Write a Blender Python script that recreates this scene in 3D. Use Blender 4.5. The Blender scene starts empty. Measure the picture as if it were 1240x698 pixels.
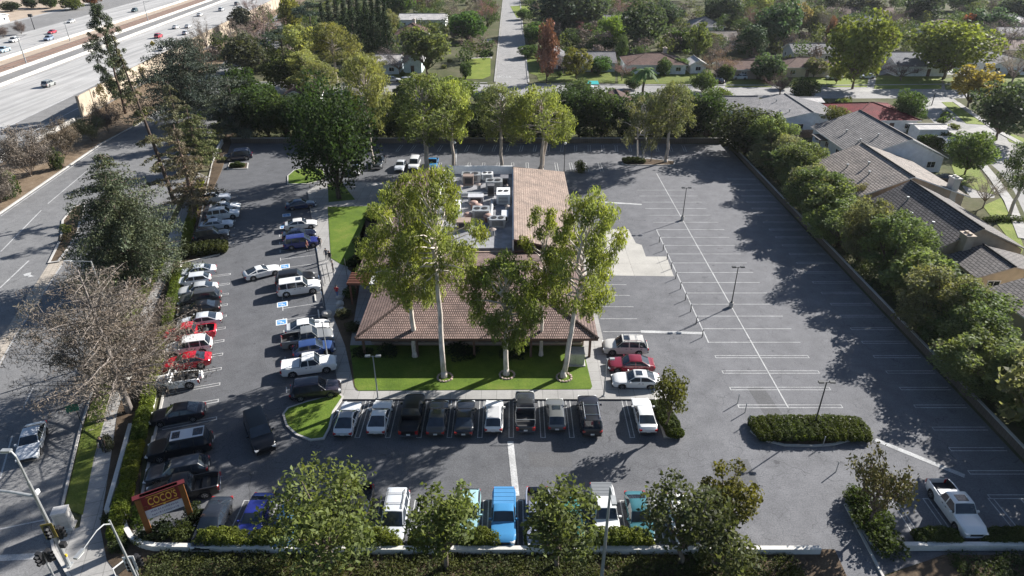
import bpy, bmesh, math, random
import numpy as np
from mathutils import Vector, Matrix
R = math.radians
sc = bpy.context.scene
col = sc.collection
# ---------------------------------------------------------------- camera frame (41 m drone, looking north)
F, CX, CY, HC = 805.0, 620.0, 349.0, 41.0
TP = 450.0 / F
PT = math.atan(TP); CP, SP = math.cos(PT), math.sin(PT)
def G(px, py, z=0.0):
    """ground position (X, Y) seen at photograph pixel (px, py), at height z"""
    v = (py - CY) / F; u = (px - CX) / F
    t = (HC - z) / (SP + v * CP)
    return (u * t, (CP - v * SP) * t)
def height_at(px, pyb, pyt):
    X, Y = G(px, pyb); k = (pyt - CY) / F
    return HC - Y * (SP + k * CP) / (CP - k * SP)
def ppm(Y, z=0.0):          # pixels per metre there
    return F / (Y * CP + (HC - z) * SP)

# ---------------------------------------------------------------- object helpers
def tag(o, label=None, cat=None, group=None, kind=None):
    if label: o['label'] = label
    if cat: o['category'] = cat
    if group: o['group'] = group
    if kind: o['kind'] = kind
    return o
def empty(name, loc=(0, 0, 0), rz=0.0, label=None, cat=None, group=None):
    o = bpy.data.objects.new(name, None)
    o.empty_display_size = 0.3
    col.objects.link(o); o.location = loc; o.rotation_euler = (0, 0, rz)
    return tag(o, label, cat, group)
KIDS = {}
def link(name, me, parent=None, color=None):
    o = bpy.data.objects.new(name, me); col.objects.link(o)
    if parent is not None:
        o.parent = parent; KIDS.setdefault(parent.name, []).append(o)
    if color: o.color = (*color, 1)
    return o
def copy_tree(o, parent=None):
    c = o.copy(); col.objects.link(c)
    if parent is not None:
        c.parent = parent; KIDS.setdefault(parent.name, []).append(c)
    for ch in list(KIDS.get(o.name, [])):
        copy_tree(ch, c)
    return c
def descend(o):
    for ch in KIDS.get(o.name, []):
        yield ch
        yield from descend(ch)

class MB:
    def __init__(s): s.v = []; s.f = []; s.m = []
    def add(s, vs, fs, mi=0):
        n = len(s.v); s.v += [tuple(v) for v in vs]
        for f in fs: s.f.append(tuple(n + i for i in f)); s.m.append(mi)
        return s
    def box(s, c, d, rz=0.0, mi=0, taper=1.0):
        cx, cy, cz = c; dx, dy, dz = d[0] / 2, d[1] / 2, d[2] / 2
        co, si = math.cos(rz), math.sin(rz); vs = []
        for sz in (-1, 1):
            t = taper if sz > 0 else 1.0
            for sx, sy in ((-1, -1), (1, -1), (1, 1), (-1, 1)):
                x, y = sx * dx * t, sy * dy * t
                vs.append((cx + x * co - y * si, cy + x * si + y * co, cz + sz * dz))
        return s.add(vs, [(3, 2, 1, 0), (4, 5, 6, 7), (0, 1, 5, 4), (1, 2, 6, 5), (2, 3, 7, 6), (3, 0, 4, 7)], mi)
    def prism(s, pts, z0, z1, mi=0, inset=0.0):
        n = len(pts)
        a = sum(pts[i][0] * pts[(i + 1) % n][1] - pts[(i + 1) % n][0] * pts[i][1] for i in range(n))
        if a < 0: pts = pts[::-1]
        vs = [(x, y, z0) for x, y in pts] + [(x, y, z1) for x, y in pts]
        fs = [tuple(range(2 * n - 1, n - 1, -1))[::-1]]
        fs += [(i, (i + 1) % n, n + (i + 1) % n, n + i) for i in range(n)]
        return s.add(vs, fs, mi)
    def tube(s, path, radii, n=8, mi=0, cap=True):
        path = [Vector(p) for p in path]
        if not isinstance(radii, (list, tuple)): radii = [radii] * len(path)
        b = len(s.v); up = None
        for i, p in enumerate(path):
            d = (path[min(i + 1, len(path) - 1)] - path[max(i - 1, 0)])
            d = d.normalized() if d.length > 1e-9 else Vector((0, 0, 1))
            if up is None: up = Vector((1, 0, 0)) if abs(d.x) < .9 else Vector((0, 1, 0))
            a = (up - d * up.dot(d)).normalized(); up = a; c = d.cross(a)
            for k in range(n):
                t = 2 * math.pi * k / n
                s.v.append(tuple(p + (a * math.cos(t) + c * math.sin(t)) * radii[i]))
        for i in range(len(path) - 1):
            for k in range(n):
                k2 = (k + 1) % n
                s.f.append((b + i * n + k, b + i * n + k2, b + (i + 1) * n + k2, b + (i + 1) * n + k)); s.m.append(mi)
        if cap:
            s.f.append(tuple(b + k for k in range(n))[::-1]); s.m.append(mi)
            e = b + (len(path) - 1) * n
            s.f.append(tuple(e + k for k in range(n))); s.m.append(mi)
        return s
    def quad(s, a, b, c, d, mi=0): return s.add([a, b, c, d], [(0, 1, 2, 3)], mi)
    def mesh(s, name, mats, smooth=False, angle=None):
        me = bpy.data.meshes.new(name)
        me.from_pydata(s.v, [], s.f)
        for m in (mats if isinstance(mats, (list, tuple)) else [mats]): me.materials.append(m)
        me.polygons.foreach_set('material_index', s.m)
        if smooth or angle:
            me.polygons.foreach_set('use_smooth', [True] * len(me.polygons))
            if angle: me.set_sharp_from_angle(angle=R(angle))
        me.update()
        return me
    def build(s, name, mats, parent=None, smooth=False, angle=None, color=None):
        return link(name, s.mesh(name, mats, smooth, angle), parent, color)

# ---------------------------------------------------------------- materials
def newmat(name):
    m = bpy.data.materials.new(name); m.use_nodes = True
    nt = m.node_tree; nt.nodes.clear()
    out = nt.nodes.new('ShaderNodeOutputMaterial')
    return m, nt, out
def N(nt, t, **kw):
    n = nt.nodes.new(t)
    for k, v in kw.items():
        if k in n.inputs.keys(): n.inputs[k].default_value = v
        else: setattr(n, k, v)
    return n
def mixc(nt, fac, a, b, mode='MIX'):
    n = nt.nodes.new('ShaderNodeMix'); n.data_type = 'RGBA'; n.blend_type = mode
    for i, x in ((0, fac), (6, a), (7, b)):
        if hasattr(x, 'links'): nt.links.new(x, n.inputs[i])
        elif isinstance(x, (int, float)): n.inputs[i].default_value = x
        else: n.inputs[i].default_value = (*x, 1) if len(x) == 3 else x
    return n.outputs[2]
def noise(nt, scale, detail=4, rough=.6, coord=None, dims='3D'):
    n = N(nt, 'ShaderNodeTexNoise'); n.inputs['Scale'].default_value = scale
    n.inputs['Detail'].default_value = detail; n.inputs['Roughness'].default_value = rough
    if coord is not None: nt.links.new(coord, n.inputs['Vector'])
    return n.outputs['Fac']
def ramp(nt, fac, stops):
    n = N(nt, 'ShaderNodeValToRGB'); el = n.color_ramp.elements
    while len(el) < len(stops): el.new(.5)
    for e, (p, c) in zip(el, stops):
        e.position = p; e.color = (*c, 1) if len(c) == 3 else c
    nt.links.new(fac, n.inputs['Fac']); return n.outputs['Color']
def principled(nt, out, base, rough=.8, metallic=0., coat=0., spec=.5, bump=None, bstr=.3, bdist=.05):
    p = N(nt, 'ShaderNodeBsdfPrincipled')
    if hasattr(base, 'links'): nt.links.new(base, p.inputs['Base Color'])
    else: p.inputs['Base Color'].default_value = (*base, 1)
    p.inputs['Roughness'].default_value = rough; p.inputs['Metallic'].default_value = metallic
    p.inputs['Coat Weight'].default_value = coat; p.inputs['Specular IOR Level'].default_value = spec
    p.inputs['Coat Roughness'].default_value = .04
    if bump is not None:
        b = N(nt, 'ShaderNodeBump'); b.inputs['Strength'].default_value = bstr; b.inputs['Distance'].default_value = bdist
        nt.links.new(bump, b.inputs['Height']); nt.links.new(b.outputs[0], p.inputs['Normal'])
    nt.links.new(p.outputs[0], out.inputs['Surface']); return p
def geopos(nt): return N(nt, 'ShaderNodeNewGeometry').outputs['Position']
def objco(nt): return N(nt, 'ShaderNodeTexCoord').outputs['Object']

def mat_flat(name, c, rough=.7, metallic=0., var=.12, scale=3., coat=0., spec=.5):
    """plain surface with slight mottling"""
    m, nt, out = newmat(name)
    f = noise(nt, scale, 4, .6, objco(nt))
    a = tuple(x * (1 - var) for x in c); b = tuple(min(1, x * (1 + var)) for x in c)
    principled(nt, out, ramp(nt, f, [(.3, a), (.7, b)]), rough, metallic, coat, spec); return m
def mat_color(name, rough=.7, metallic=0., var=.15, scale=2., coat=0.):
    """takes the colour of the object that carries it"""
    m, nt, out = newmat(name)
    oi = N(nt, 'ShaderNodeObjectInfo')
    f = noise(nt, scale, 4, .6, objco(nt))
    k = ramp(nt, f, [(.3, (1 - var,) * 3), (.7, (1 + var,) * 3)])
    principled(nt, out, mixc(nt, 1., oi.outputs['Color'], k, 'MULTIPLY'), rough, metallic, coat); return m

def mat_asphalt(name, c, dark, crackw=.0, stain=.35, rough=.9, older=None):
    m, nt, out = newmat(name); p = geopos(nt)
    big = noise(nt, .07, 5, .62, p); mid = noise(nt, .55, 5, .65, p); fine = noise(nt, 9., 3, .7, p)
    colr = ramp(nt, big, [(.32, dark), (.68, c)])
    colr = mixc(nt, stain, colr, ramp(nt, mid, [(.3, tuple(x * .72 for x in dark)), (.72, tuple(x * 1.22 for x in c))]))
    colr = mixc(nt, .75, colr, ramp(nt, fine, [(.25, (.5,) * 3), (.75, (1.5,) * 3)]), 'MULTIPLY')
    if older:   # the older, paler paving of the east half of the lot
        sx = N(nt, 'ShaderNodeSeparateXYZ'); nt.links.new(p, sx.inputs[0])
        wv = N(nt, 'ShaderNodeMath', operation='MULTIPLY_ADD'); nt.links.new(mid, wv.inputs[0]); wv.inputs[1].default_value = 9.; nt.links.new(sx.outputs['X'], wv.inputs[2])
        mr = N(nt, 'ShaderNodeMapRange'); nt.links.new(wv.outputs[0], mr.inputs[0]); mr.inputs[1].default_value = older[0]; mr.inputs[2].default_value = older[1]
        colr = mixc(nt, mr.outputs[0], colr, mixc(nt, 1., colr, older[2], 'MULTIPLY'))
    for sc_, rad, amt in ((.2, .10, .6), (.47, .12, .4)):     # drips and stains where cars stand
        vo = N(nt, 'ShaderNodeTexVoronoi'); vo.inputs['Scale'].default_value = sc_; nt.links.new(p, vo.inputs['Vector'])
        ad = N(nt, 'ShaderNodeMath', operation='MULTIPLY_ADD'); nt.links.new(fine, ad.inputs[0]); ad.inputs[1].default_value = .12; nt.links.new(vo.outputs['Distance'], ad.inputs[2])
        colr = mixc(nt, ramp(nt, ad.outputs[0], [(.05, (amt,) * 3), (.05 + rad, (0, 0, 0))]), colr, tuple(x * .5 for x in dark))
    # oil spots
    sp = noise(nt, .9, 2, .5, p)
    colr = mixc(nt, ramp(nt, sp, [(.68, (0, 0, 0)), (.76, (.55,) * 3)]), colr, tuple(x * .45 for x in dark))
    if crackw:
        w = N(nt, 'ShaderNodeMapping'); nt.links.new(p, w.inputs['Vector'])
        nd = N(nt, 'ShaderNodeTexNoise'); nd.inputs['Scale'].default_value = .5; nt.links.new(p, nd.inputs['Vector'])
        wm = N(nt, 'ShaderNodeVectorMath', operation='MULTIPLY_ADD')
        nt.links.new(nd.outputs['Color'], wm.inputs[0]); wm.inputs[1].default_value = (3, 3, 0); nt.links.new(p, wm.inputs[2])
        for sc_, wd in ((.16, crackw), (.42, crackw * .6)):
            vo = N(nt, 'ShaderNodeTexVoronoi', feature='DISTANCE_TO_EDGE'); vo.inputs['Scale'].default_value = sc_
            nt.links.new(wm.outputs[0], vo.inputs['Vector'])
            colr = mixc(nt, ramp(nt, vo.outputs['Distance'], [(0, (.6,) * 3), (wd * sc_, (0, 0, 0))]), colr, tuple(x * .4 for x in dark))
    principled(nt, out, colr, rough, spec=.3, bump=fine, bstr=.25, bdist=.02); return m

def mat_concrete(name, c, joint=0., var=.16, rough=.85, ang=0.0):
    m, nt, out = newmat(name); p = geopos(nt)
    big = noise(nt, .25, 5, .65, p); fine = noise(nt, 6., 3, .7, p)
    colr = ramp(nt, big, [(.3, tuple(x * (1 - var) for x in c)), (.7, tuple(min(1, x * (1 + var)) for x in c))])
    colr = mixc(nt, .35, colr, ramp(nt, fine, [(.3, (.7,) * 3), (.7, (1.25,) * 3)]), 'MULTIPLY')
    if joint:
        mp = N(nt, 'ShaderNodeMapping'); mp.inputs['Rotation'].default_value = (0, 0, ang); nt.links.new(p, mp.inputs['Vector'])
        br = N(nt, 'ShaderNodeTexBrick', offset=0.0); br.inputs['Scale'].default_value = 1.0
        br.inputs['Brick Width'].default_value = joint; br.inputs['Row Height'].default_value = joint
        br.inputs['Mortar Size'].default_value = .025
        br.inputs['Color1'].default_value = (1, 1, 1, 1); br.inputs['Color2'].default_value = (.9, .9, .9, 1); br.inputs['Mortar'].default_value = (.55, .55, .55, 1)
        nt.links.new(mp.outputs[0], br.inputs['Vector'])
        colr = mixc(nt, 1., colr, br.outputs['Color'], 'MULTIPLY')
    principled(nt, out, colr, rough, spec=.3); return m

def mat_lanes(name):
    """worn concrete with dark tyre tracks running along the carriageway"""
    m, nt, out = newmat(name); p = geopos(nt)
    mp = N(nt, 'ShaderNodeMapping'); mp.inputs['Rotation'].default_value = (0, 0, R(-5)); mp.inputs['Scale'].default_value = (.55, .012, 1); nt.links.new(p, mp.inputs['Vector'])
    st = noise(nt, 1., 4, .6, mp.outputs[0]); b = noise(nt, .08, 4, .6, p)
    colr = ramp(nt, st, [(.3, (.27, .265, .26)), (.55, (.41, .40, .385)), (.75, (.50, .485, .47))])
    colr = mixc(nt, .6, colr, ramp(nt, b, [(.3, (.8,) * 3), (.7, (1.15,) * 3)]), 'MULTIPLY')
    principled(nt, out, colr, .85, spec=.25); return m
def mat_soil(name, stops, scale=.4, rough=1.):
    m, nt, out = newmat(name); p = geopos(nt)
    a = noise(nt, scale, 6, .68, p); b = noise(nt, scale * 12, 4, .7, p)
    colr = ramp(nt, a, stops)
    colr = mixc(nt, .55, colr, ramp(nt, b, [(.25, (.5,) * 3), (.75, (1.5,) * 3)]), 'MULTIPLY')
    principled(nt, out, colr, rough, spec=.1, bump=b, bstr=.5, bdist=.08); return m

def mat_tile(name, c1, c2, mortar, bw=.34, rh=.36, rough=.75):
    """roof tiles laid in courses along the eave (UV in metres)"""
    m, nt, out = newmat(name)
    uv = N(nt, 'ShaderNodeTexCoord').outputs['UV']
    br = N(nt, 'ShaderNodeTexBrick'); br.inputs['Scale'].default_value = 1.0
    br.inputs['Brick Width'].default_value = bw; br.inputs['Row Height'].default_value = rh
    br.inputs['Mortar Size'].default_value = .05; br.inputs['Bias'].default_value = 0.
    br.inputs['Color1'].default_value = (*c1, 1); br.inputs['Color2'].default_value = (*c2, 1); br.inputs['Mortar'].default_value = (*mortar, 1)
    nt.links.new(uv, br.inputs['Vector'])
    n1 = noise(nt, .5, 5, .65, uv); n2 = noise(nt, 4., 3, .7, uv)
    colr = mixc(nt, .9, br.outputs['Color'], ramp(nt, n1, [(.28, (.62, .64, .66)), (.72, (1.32, 1.28, 1.25))]), 'MULTIPLY')
    colr = mixc(nt, .5, colr, ramp(nt, n2, [(.3, (.6,) * 3), (.7, (1.4,) * 3)]), 'MULTIPLY')
    sx = N(nt, 'ShaderNodeSeparateXYZ'); nt.links.new(uv, sx.inputs[0])
    md = N(nt, 'ShaderNodeMath', operation='FLOORED_MODULO'); nt.links.new(sx.outputs['Y'], md.inputs[0]); md.inputs[1].default_value = rh
    md2 = N(nt, 'ShaderNodeMath', operation='DIVIDE'); nt.links.new(md.outputs[0], md2.inputs[0]); md2.inputs[1].default_value = -rh
    principled(nt, out, colr, rough, spec=.1, bump=md2.outputs[0], bstr=1.0, bdist=.05); return m

def mat_foliage(name, trans=.42, rough=.65, spread=.42, warm=(1.18, 1.08, .7)):
    m, nt, out = newmat(name)
    oi = N(nt, 'ShaderNodeObjectInfo')
    at = N(nt, 'ShaderNodeAttribute', attribute_name='lv')
    k = ramp(nt, at.outputs['Fac'], [(0, (1 - spread,) * 3), (1, (1 + spread,) * 3)])
    base = mixc(nt, 1., oi.outputs['Color'], k, 'MULTIPLY')
    cl = noise(nt, .55, 2, .5, objco(nt))
    wm = mixc(nt, 1., base, warm, 'MULTIPLY')
    base = mixc(nt, ramp(nt, cl, [(.42, (0, 0, 0)), (.68, (1, 1, 1))]), base, wm)
    rnd = N(nt, 'ShaderNodeMath', operation='MULTIPLY_ADD'); nt.links.new(oi.outputs['Random'], rnd.inputs[0]); rnd.inputs[1].default_value = .3; rnd.inputs[2].default_value = .85
    base = mixc(nt, 1., base, rnd.outputs[0], 'MULTIPLY')
    p = N(nt, 'ShaderNodeBsdfPrincipled'); nt.links.new(base, p.inputs['Base Color'])
    p.inputs['Roughness'].default_value = rough; p.inputs['Specular IOR Level'].default_value = .15
    tr = N(nt, 'ShaderNodeBsdfTranslucent')
    tc = mixc(nt, 1., base, (1.25, 1.3, .75), 'MULTIPLY'); nt.links.new(tc, tr.inputs['Color'])
    mx = N(nt, 'ShaderNodeMixShader'); mx.inputs[0].default_value = trans
    nt.links.new(p.outputs[0], mx.inputs[1]); nt.links.new(tr.outputs[0], mx.inputs[2])
    nt.links.new(mx.outputs[0], out.inputs['Surface']); return m
def mat_lawn(name, a, b, c):
    m, nt, out = newmat(name); p = geopos(nt)
    n1 = noise(nt, .30, 6, .7, p); n2 = noise(nt, 9, 4, .8, p)
    colr = ramp(nt, n1, [(.3, a), (.55, b), (.75, c)])
    colr = mixc(nt, .7, colr, ramp(nt, n2, [(.25, (.45,) * 3), (.75, (1.55,) * 3)]), 'MULTIPLY')
    principled(nt, out, colr, .9, spec=.15, bump=n2, bstr=.8, bdist=.06); return m
def mat_glass(name, c=(.015, .02, .025), rough=.05):
    m, nt, out = newmat(name)
    f = noise(nt, 1.5, 3, .5, objco(nt))
    principled(nt, out, ramp(nt, f, [(.3, tuple(x * .7 for x in c)), (.7, tuple(x * 1.4 for x in c))]), rough, spec=.8); return m
def mat_bark(name):
    m, nt, out = newmat(name)
    oi = N(nt, 'ShaderNodeObjectInfo'); co = objco(nt)
    mp = N(nt, 'ShaderNodeMapping'); mp.inputs['Scale'].default_value = (3, 3, .7); nt.links.new(co, mp.inputs['Vector'])
    f = noise(nt, 1.3, 5, .7, mp.outputs[0])
    base = mixc(nt, 1., oi.outputs['Color'], ramp(nt, f, [(.3, (.5,) * 3), (.65, (1.3,) * 3)]), 'MULTIPLY')
    principled(nt, out, base, .9, spec=.2, bump=f, bstr=.5, bdist=.05); return m

M = {}
M['lot'] = mat_asphalt('asphalt_lot', (.122, .124, .131), (.092, .094, .101), .022, .45, older=(10, 26, (1.36, 1.34, 1.33)))
M['patch'] = mat_asphalt('asphalt_patch', (.115, .115, .118), (.09, .09, .094), 0, .4)
M['road'] = mat_asphalt('asphalt_road', (.205, .203, .202), (.155, .155, .158), .035, .45)
M['street'] = mat_asphalt('asphalt_street', (.31, .30, .29), (.24, .235, .23), .05, .45)
M['fwy_conc'] = mat_lanes('freeway_concrete')
M['fwy_grey'] = mat_asphalt('freeway_shoulder', (.24, .235, .23), (.17, .165, .16), 0, .4)
M['ballast'] = mat_soil('rail_ballast', [(.3, (.16, .12, .10)), (.7, (.26, .21, .18))], .3)
M['fwy_tan'] = mat_soil('tan_verge', [(.3, (.33, .26, .20)), (.7, (.47, .39, .31))], .25)
M['walk'] = mat_concrete('walk_concrete', (.335, .325, .31), 1.5, .2)
M['walk2'] = mat_concrete('walk_concrete_turned', (.335, .325, .31), 1.5, .2, ang=R(-18))
M['pad'] = mat_concrete('pad_concrete', (.43, .41, .37), 4.0, .16)
M['kerb'] = mat_concrete('kerb_concrete', (.46, .44, .41), 0, .2)
M['paver'] = mat_concrete('median_paving', (.42, .37, .31), .6, .15, ang=R(-19))
M['ground'] = mat_soil('dry_ground', [(.25, (.055, .07, .026)), (.5, (.09, .092, .048)), (.75, (.14, .122, .085))], .09)
M['soil'] = mat_soil('bed_soil', [(.3, (.06, .045, .032)), (.7, (.13, .095, .065))], .5)
M['leaflitter'] = mat_soil('leaf_litter', [(.25, (.10, .075, .05)), (.5, (.19, .14, .095)), (.75, (.28, .22, .16))], .5)
M['lawn'] = mat_lawn('lawn_green', (.065, .11, .016), (.11, .165, .024), (.18, .20, .045))
M['lawn_far'] = mat_lawn('lawn_bright', (.11, .15, .022), (.17, .21, .035), (.25, .25, .07))
M['lawn_dry'] = mat_lawn('lawn_dry', (.07, .105, .02), (.13, .155, .03), (.20, .19, .06))
M['paint'] = mat_asphalt('paint_white', (.56, .56, .55), (.30, .30, .30), 0, .5)
M['paint_blue'] = mat_flat('paint_blue', (.08, .26, .55), .7, var=.25)
M['leaf'] = mat_foliage('leaf_broad')
M['needle'] = mat_foliage('leaf_needle', .12, .7, .45, (1.15, 1.05, .8))
M['twig'] = mat_foliage('twig_fine', .05, .9, .35, (1.1, 1.0, .9))
M['bark'] = mat_bark('bark')
M['glass'] = mat_glass('window_glass')
M['car_glass'] = mat_glass('car_glass', (.022, .030, .042), .05)
M['tyre'] = mat_flat('tyre_rubber', (.018, .018, .019), .85)
M['rim'] = mat_flat('rim_alloy', (.42, .42, .44), .3, .8)
M['black'] = mat_flat('black_plastic', (.02, .02, .022), .6)
M['lamp_glass'] = mat_flat('lamp_lens', (.78, .78, .76), .15, 0, .05, coat=1.)
M['red_lens'] = mat_flat('red_lens', (.42, .02, .02), .2, 0, .1, coat=1.)
M['chrome'] = mat_flat('chrome', (.7, .7, .72), .15, 1., .05)
M['plate'] = mat_flat('plate_white', (.7, .7, .68), .5)
M['paintcar'] = mat_color('car_paint', .22, .0, .03, 1., .6)
M['paintdark'] = mat_color('car_paint_black', .3, .0, .03, 1., .15)
M['color'] = mat_color('plain_colour', .7, 0, .12, 2.)
M['stucco'] = mat_color('stucco', .9, 0, .12, 1.2)
M['steel'] = mat_flat('galvanised_steel', (.42, .43, .43), .45, .5, .15)
M['pole'] = mat_flat('pole_grey', (.33, .34, .34), .55, .2, .15)
M['dark_pole'] = mat_flat('pole_dark', (.035, .037, .038), .5, .2, .15)
M['white'] = mat_flat('white_paint', (.76, .76, .74), .6, 0, .08)
M['wood_red'] = mat_flat('redwood_beam', (.15, .06, .038), .75, 0, .25, 2.)
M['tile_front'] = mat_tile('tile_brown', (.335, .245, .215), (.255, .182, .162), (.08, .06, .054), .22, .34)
M['tile_grey'] = mat_tile('tile_grey', (.25, .238, .232), (.185, .177, .173), (.035, .033, .034), .7, .42)
M['tile_tan'] = mat_tile('tile_tan', (.33, .29, .26), (.25, .22, .195), (.06, .052, .048), .7, .42)
M['tile_dark'] = mat_tile('tile_dark', (.175, .160, .154), (.13, .119, .115), (.03, .028, .028), .7, .42)
M['tile_red'] = mat_tile('tile_red', (.20, .022, .026), (.15, .016, .02), (.07, .01, .012), .5, .3)
M['shingle'] = mat_tile('shingle_grey', (.27, .265, .27), (.21, .205, .21), (.13, .128, .13), .5, .25)
M['shingle_brown'] = mat_tile('shingle_brown', (.19, .125, .105), (.14, .09, .077), (.08, .053, .046), .5, .25)
M['shingle_pale'] = mat_tile('shingle_pale', (.55, .53, .52), (.48, .465, .455), (.34, .33, .32), .5, .25)
M['shingle_blue'] = mat_tile('shingle_blue', (.20, .21, .235), (.16, .17, .19), (.10, .105, .12), .5, .25)
# ================================================================ GROUND AND ROADS
def clean(pts): return [(float(a), float(b)) for a, b in pts]
def P(l, z=0.0): return [G(x, y, z) for x, y in l]
def poly_mesh(pts, z, top=None):
    """flat n-gon; with top given it is a raised slab from z to top"""
    bm = bmesh.new()
    if top is None:
        vs = [bm.verts.new((x, y, z)) for x, y in pts]
        f = bm.faces.new(vs)
    else:
        n = len(pts)
        a = [bm.verts.new((x, y, z)) for x, y in pts]; b = [bm.verts.new((x, y, top)) for x, y in pts]
        bm.faces.new(b)
        for i in range(n): bm.faces.new((a[i], a[(i + 1) % n], b[(i + 1) % n], b[i]))
    bmesh.ops.recalc_face_normals(bm, faces=bm.faces)
    if top is None and bm.faces[:][0].normal.z < 0: bmesh.ops.reverse_faces(bm, faces=bm.faces)
    bmesh.ops.triangulate(bm, faces=[f for f in bm.faces if len(f.verts) > 4])
    me = bpy.data.meshes.new('m'); bm.to_mesh(me); bm.free(); return me
def sheet(name, pts, z, mat, top=None, kind='structure'):
    me = poly_mesh(pts, z, top); me.name = name; me.materials.append(mat)
    return tag(link(name, me), kind=kind)
def offset_poly(pts, d):
    n = len(pts); a = sum(pts[i][0] * pts[(i + 1) % n][1] - pts[(i + 1) % n][0] * pts[i][1] for i in range(n))
    s = 1 if a > 0 else -1; out = []
    for i in range(n):
        p0, p1, p2 = Vector(pts[i - 1]), Vector(pts[i]), Vector(pts[(i + 1) % n])
        e1 = (p1 - p0).normalized(); e2 = (p2 - p1).normalized()
        n1 = Vector((e1.y, -e1.x)) * s; n2 = Vector((e2.y, -e2.x)) * s
        b = (n1 + n2); b = b / max(b.length, .3); k = d / max(b.dot(n1), .4)
        out.append(tuple(p1 + b * k))
    return out
def kerb_ring(name, pts, w=.16, z0=0.0, h=.15):
    """kerb standing round a bed; pts is its outer edge"""
    inn = offset_poly(pts, -w); n = len(pts); mb = MB()
    vs = [(x, y, z0) for x, y in pts] + [(x, y, z0 + h) for x, y in pts] + [(x, y, z0 + h) for x, y in inn] + [(x, y, z0) for x, y in inn]
    for i in range(n):
        j = (i + 1) % n
        mb.add([vs[i], vs[j], vs[n + j], vs[n + i]], [(0, 1, 2, 3)]); mb.add([vs[n + i], vs[n + j], vs[2 * n + j], vs[2 * n + i]], [(0, 1, 2, 3)])
        mb.add([vs[2 * n + i], vs[2 * n + j], vs[3 * n + j], vs[3 * n + i]], [(0, 1, 2, 3)])
    return tag(mb.build(name, M['kerb']), kind='structure')
def strip(name, path, w, z0, h, mat, kind='structure'):
    """a kerb or low wall following an open path"""
    mb = MB(); path = [Vector(p) for p in path]; L_, R_ = [], []
    for i, p in enumerate(path):
        d = (path[min(i + 1, len(path) - 1)] - path[max(i - 1, 0)]).normalized(); nrm = Vector((-d.y, d.x))
        L_.append(p + nrm * w / 2); R_.append(p - nrm * w / 2)
    for i in range(len(path) - 1):
        a, b, c, d = L_[i], L_[i + 1], R_[i + 1], R_[i]
        mb.add([(a.x, a.y, z0 + h), (d.x, d.y, z0 + h), (c.x, c.y, z0 + h), (b.x, b.y, z0 + h)], [(0, 1, 2, 3)])
        mb.add([(a.x, a.y, z0), (a.x, a.y, z0 + h), (b.x, b.y, z0 + h), (b.x, b.y, z0)], [(0, 1, 2, 3)])
        mb.add([(d.x, d.y, z0), (c.x, c.y, z0), (c.x, c.y, z0 + h), (d.x, d.y, z0 + h)], [(0, 1, 2, 3)])
    for i in (0, -1):
        a, d = L_[i], R_[i]
        mb.add([(a.x, a.y, z0), (d.x, d.y, z0), (d.x, d.y, z0 + h), (a.x, a.y, z0 + h)], [(0, 1, 2, 3)])
    o = mb.build(name, mat)
    return tag(o, kind=kind) if kind else o
# frame of the tilted left lot: u runs across the aisle (18 deg), v up along the road (108 deg)
TO = Vector((-30.2, 38.9)); TU = Vector((math.cos(R(18)), math.sin(R(18)))); TV = Vector((math.cos(R(108)), math.sin(R(108))))
def T(u, v): p = TO + TU * u + TV * v; return (p.x, p.y)

def grid_ground():
    """one sheet to the horizon"""
    mb = MB(); mb.quad((-2500, -400, 0), (2500, -400, 0), (2500, 4000, 0), (-2500, 4000, 0))
    return tag(mb.build('ground', M['ground']), kind='structure')
grid_ground()
# ---- freeway: bands running at 95 degrees
def fx(x200, Y): return x200 - .0875 * (Y - 200)
def band(name, xa, xb, z, mat, y0=60, y1=620):
    return sheet(name, [(fx(xa, y0), y0), (fx(xb, y0), y0), (fx(xb, y1), y1), (fx(xa, y1), y1)], z, mat)
band('verge', -98, -104, .006, M['leaflitter'])
band('freeway_shoulder', -104, -117, .008, M['fwy_grey'])
band('freeway', -117, -141.5, .008, M['fwy_conc'])
band('freeway_median', -141.5, -151, .008, M['fwy_grey'])
band('railway_bed', -151, -159.5, .010, M['ballast'])
band('verge', -159.5, -165, .008, M['fwy_tan'])
band('freeway', -165, -190, .008, M['fwy_conc'])
band('freeway_shoulder', -190, -211, .008, M['fwy_grey'])
band('kerb_band', -211, -214, .010, M['fwy_conc'])
band('embankment', -214, -270, .006, M['fwy_tan'])
mb = MB()
def fwline(x, y0, y1, w=.35, dash=None, z=.014):
    y = y0
    while y < y1:
        ye = min(y1, y + (dash[0] if dash else y1 - y0))
        mb.quad((fx(x, y) - w / 2, y, z), (fx(x, y) + w / 2, y, z), (fx(x, ye) + w / 2, ye, z), (fx(x, ye) - w / 2, ye, z))
        y = ye + (dash[1] if dash else 1e9)
for x in (-120.8, -124.6, -128.4, -132.2, -168.8, -172.6, -176.4, -180.2): fwline(x, 100, 520, .3, (5, 9))
fwline(-117.3, 100, 520); fwline(-109.5, 100, 520, .3); fwline(-139.5, 100, 520); fwline(-166.2, 100, 520); fwline(-188, 100, 520)
tag(mb.build('lane_paint', M['paint']), kind='structure')
mb = MB()
for x in (-152.6, -154.1, -156.2, -157.7):
    for y in range(80, 520, 40):
        mb.add([(fx(x, y + a) + d, y + a, z) for a in (0, 40) for d, z in ((-.09, .01), (-.09, .16), (.09, .16), (.09, .01))], [(0, 4, 5, 1), (1, 5, 6, 2), (2, 6, 7, 3)])
tag(mb.build('rail_track', mat_flat('rail_steel', (.20, .12, .09), .6, .3)), kind='structure')
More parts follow.
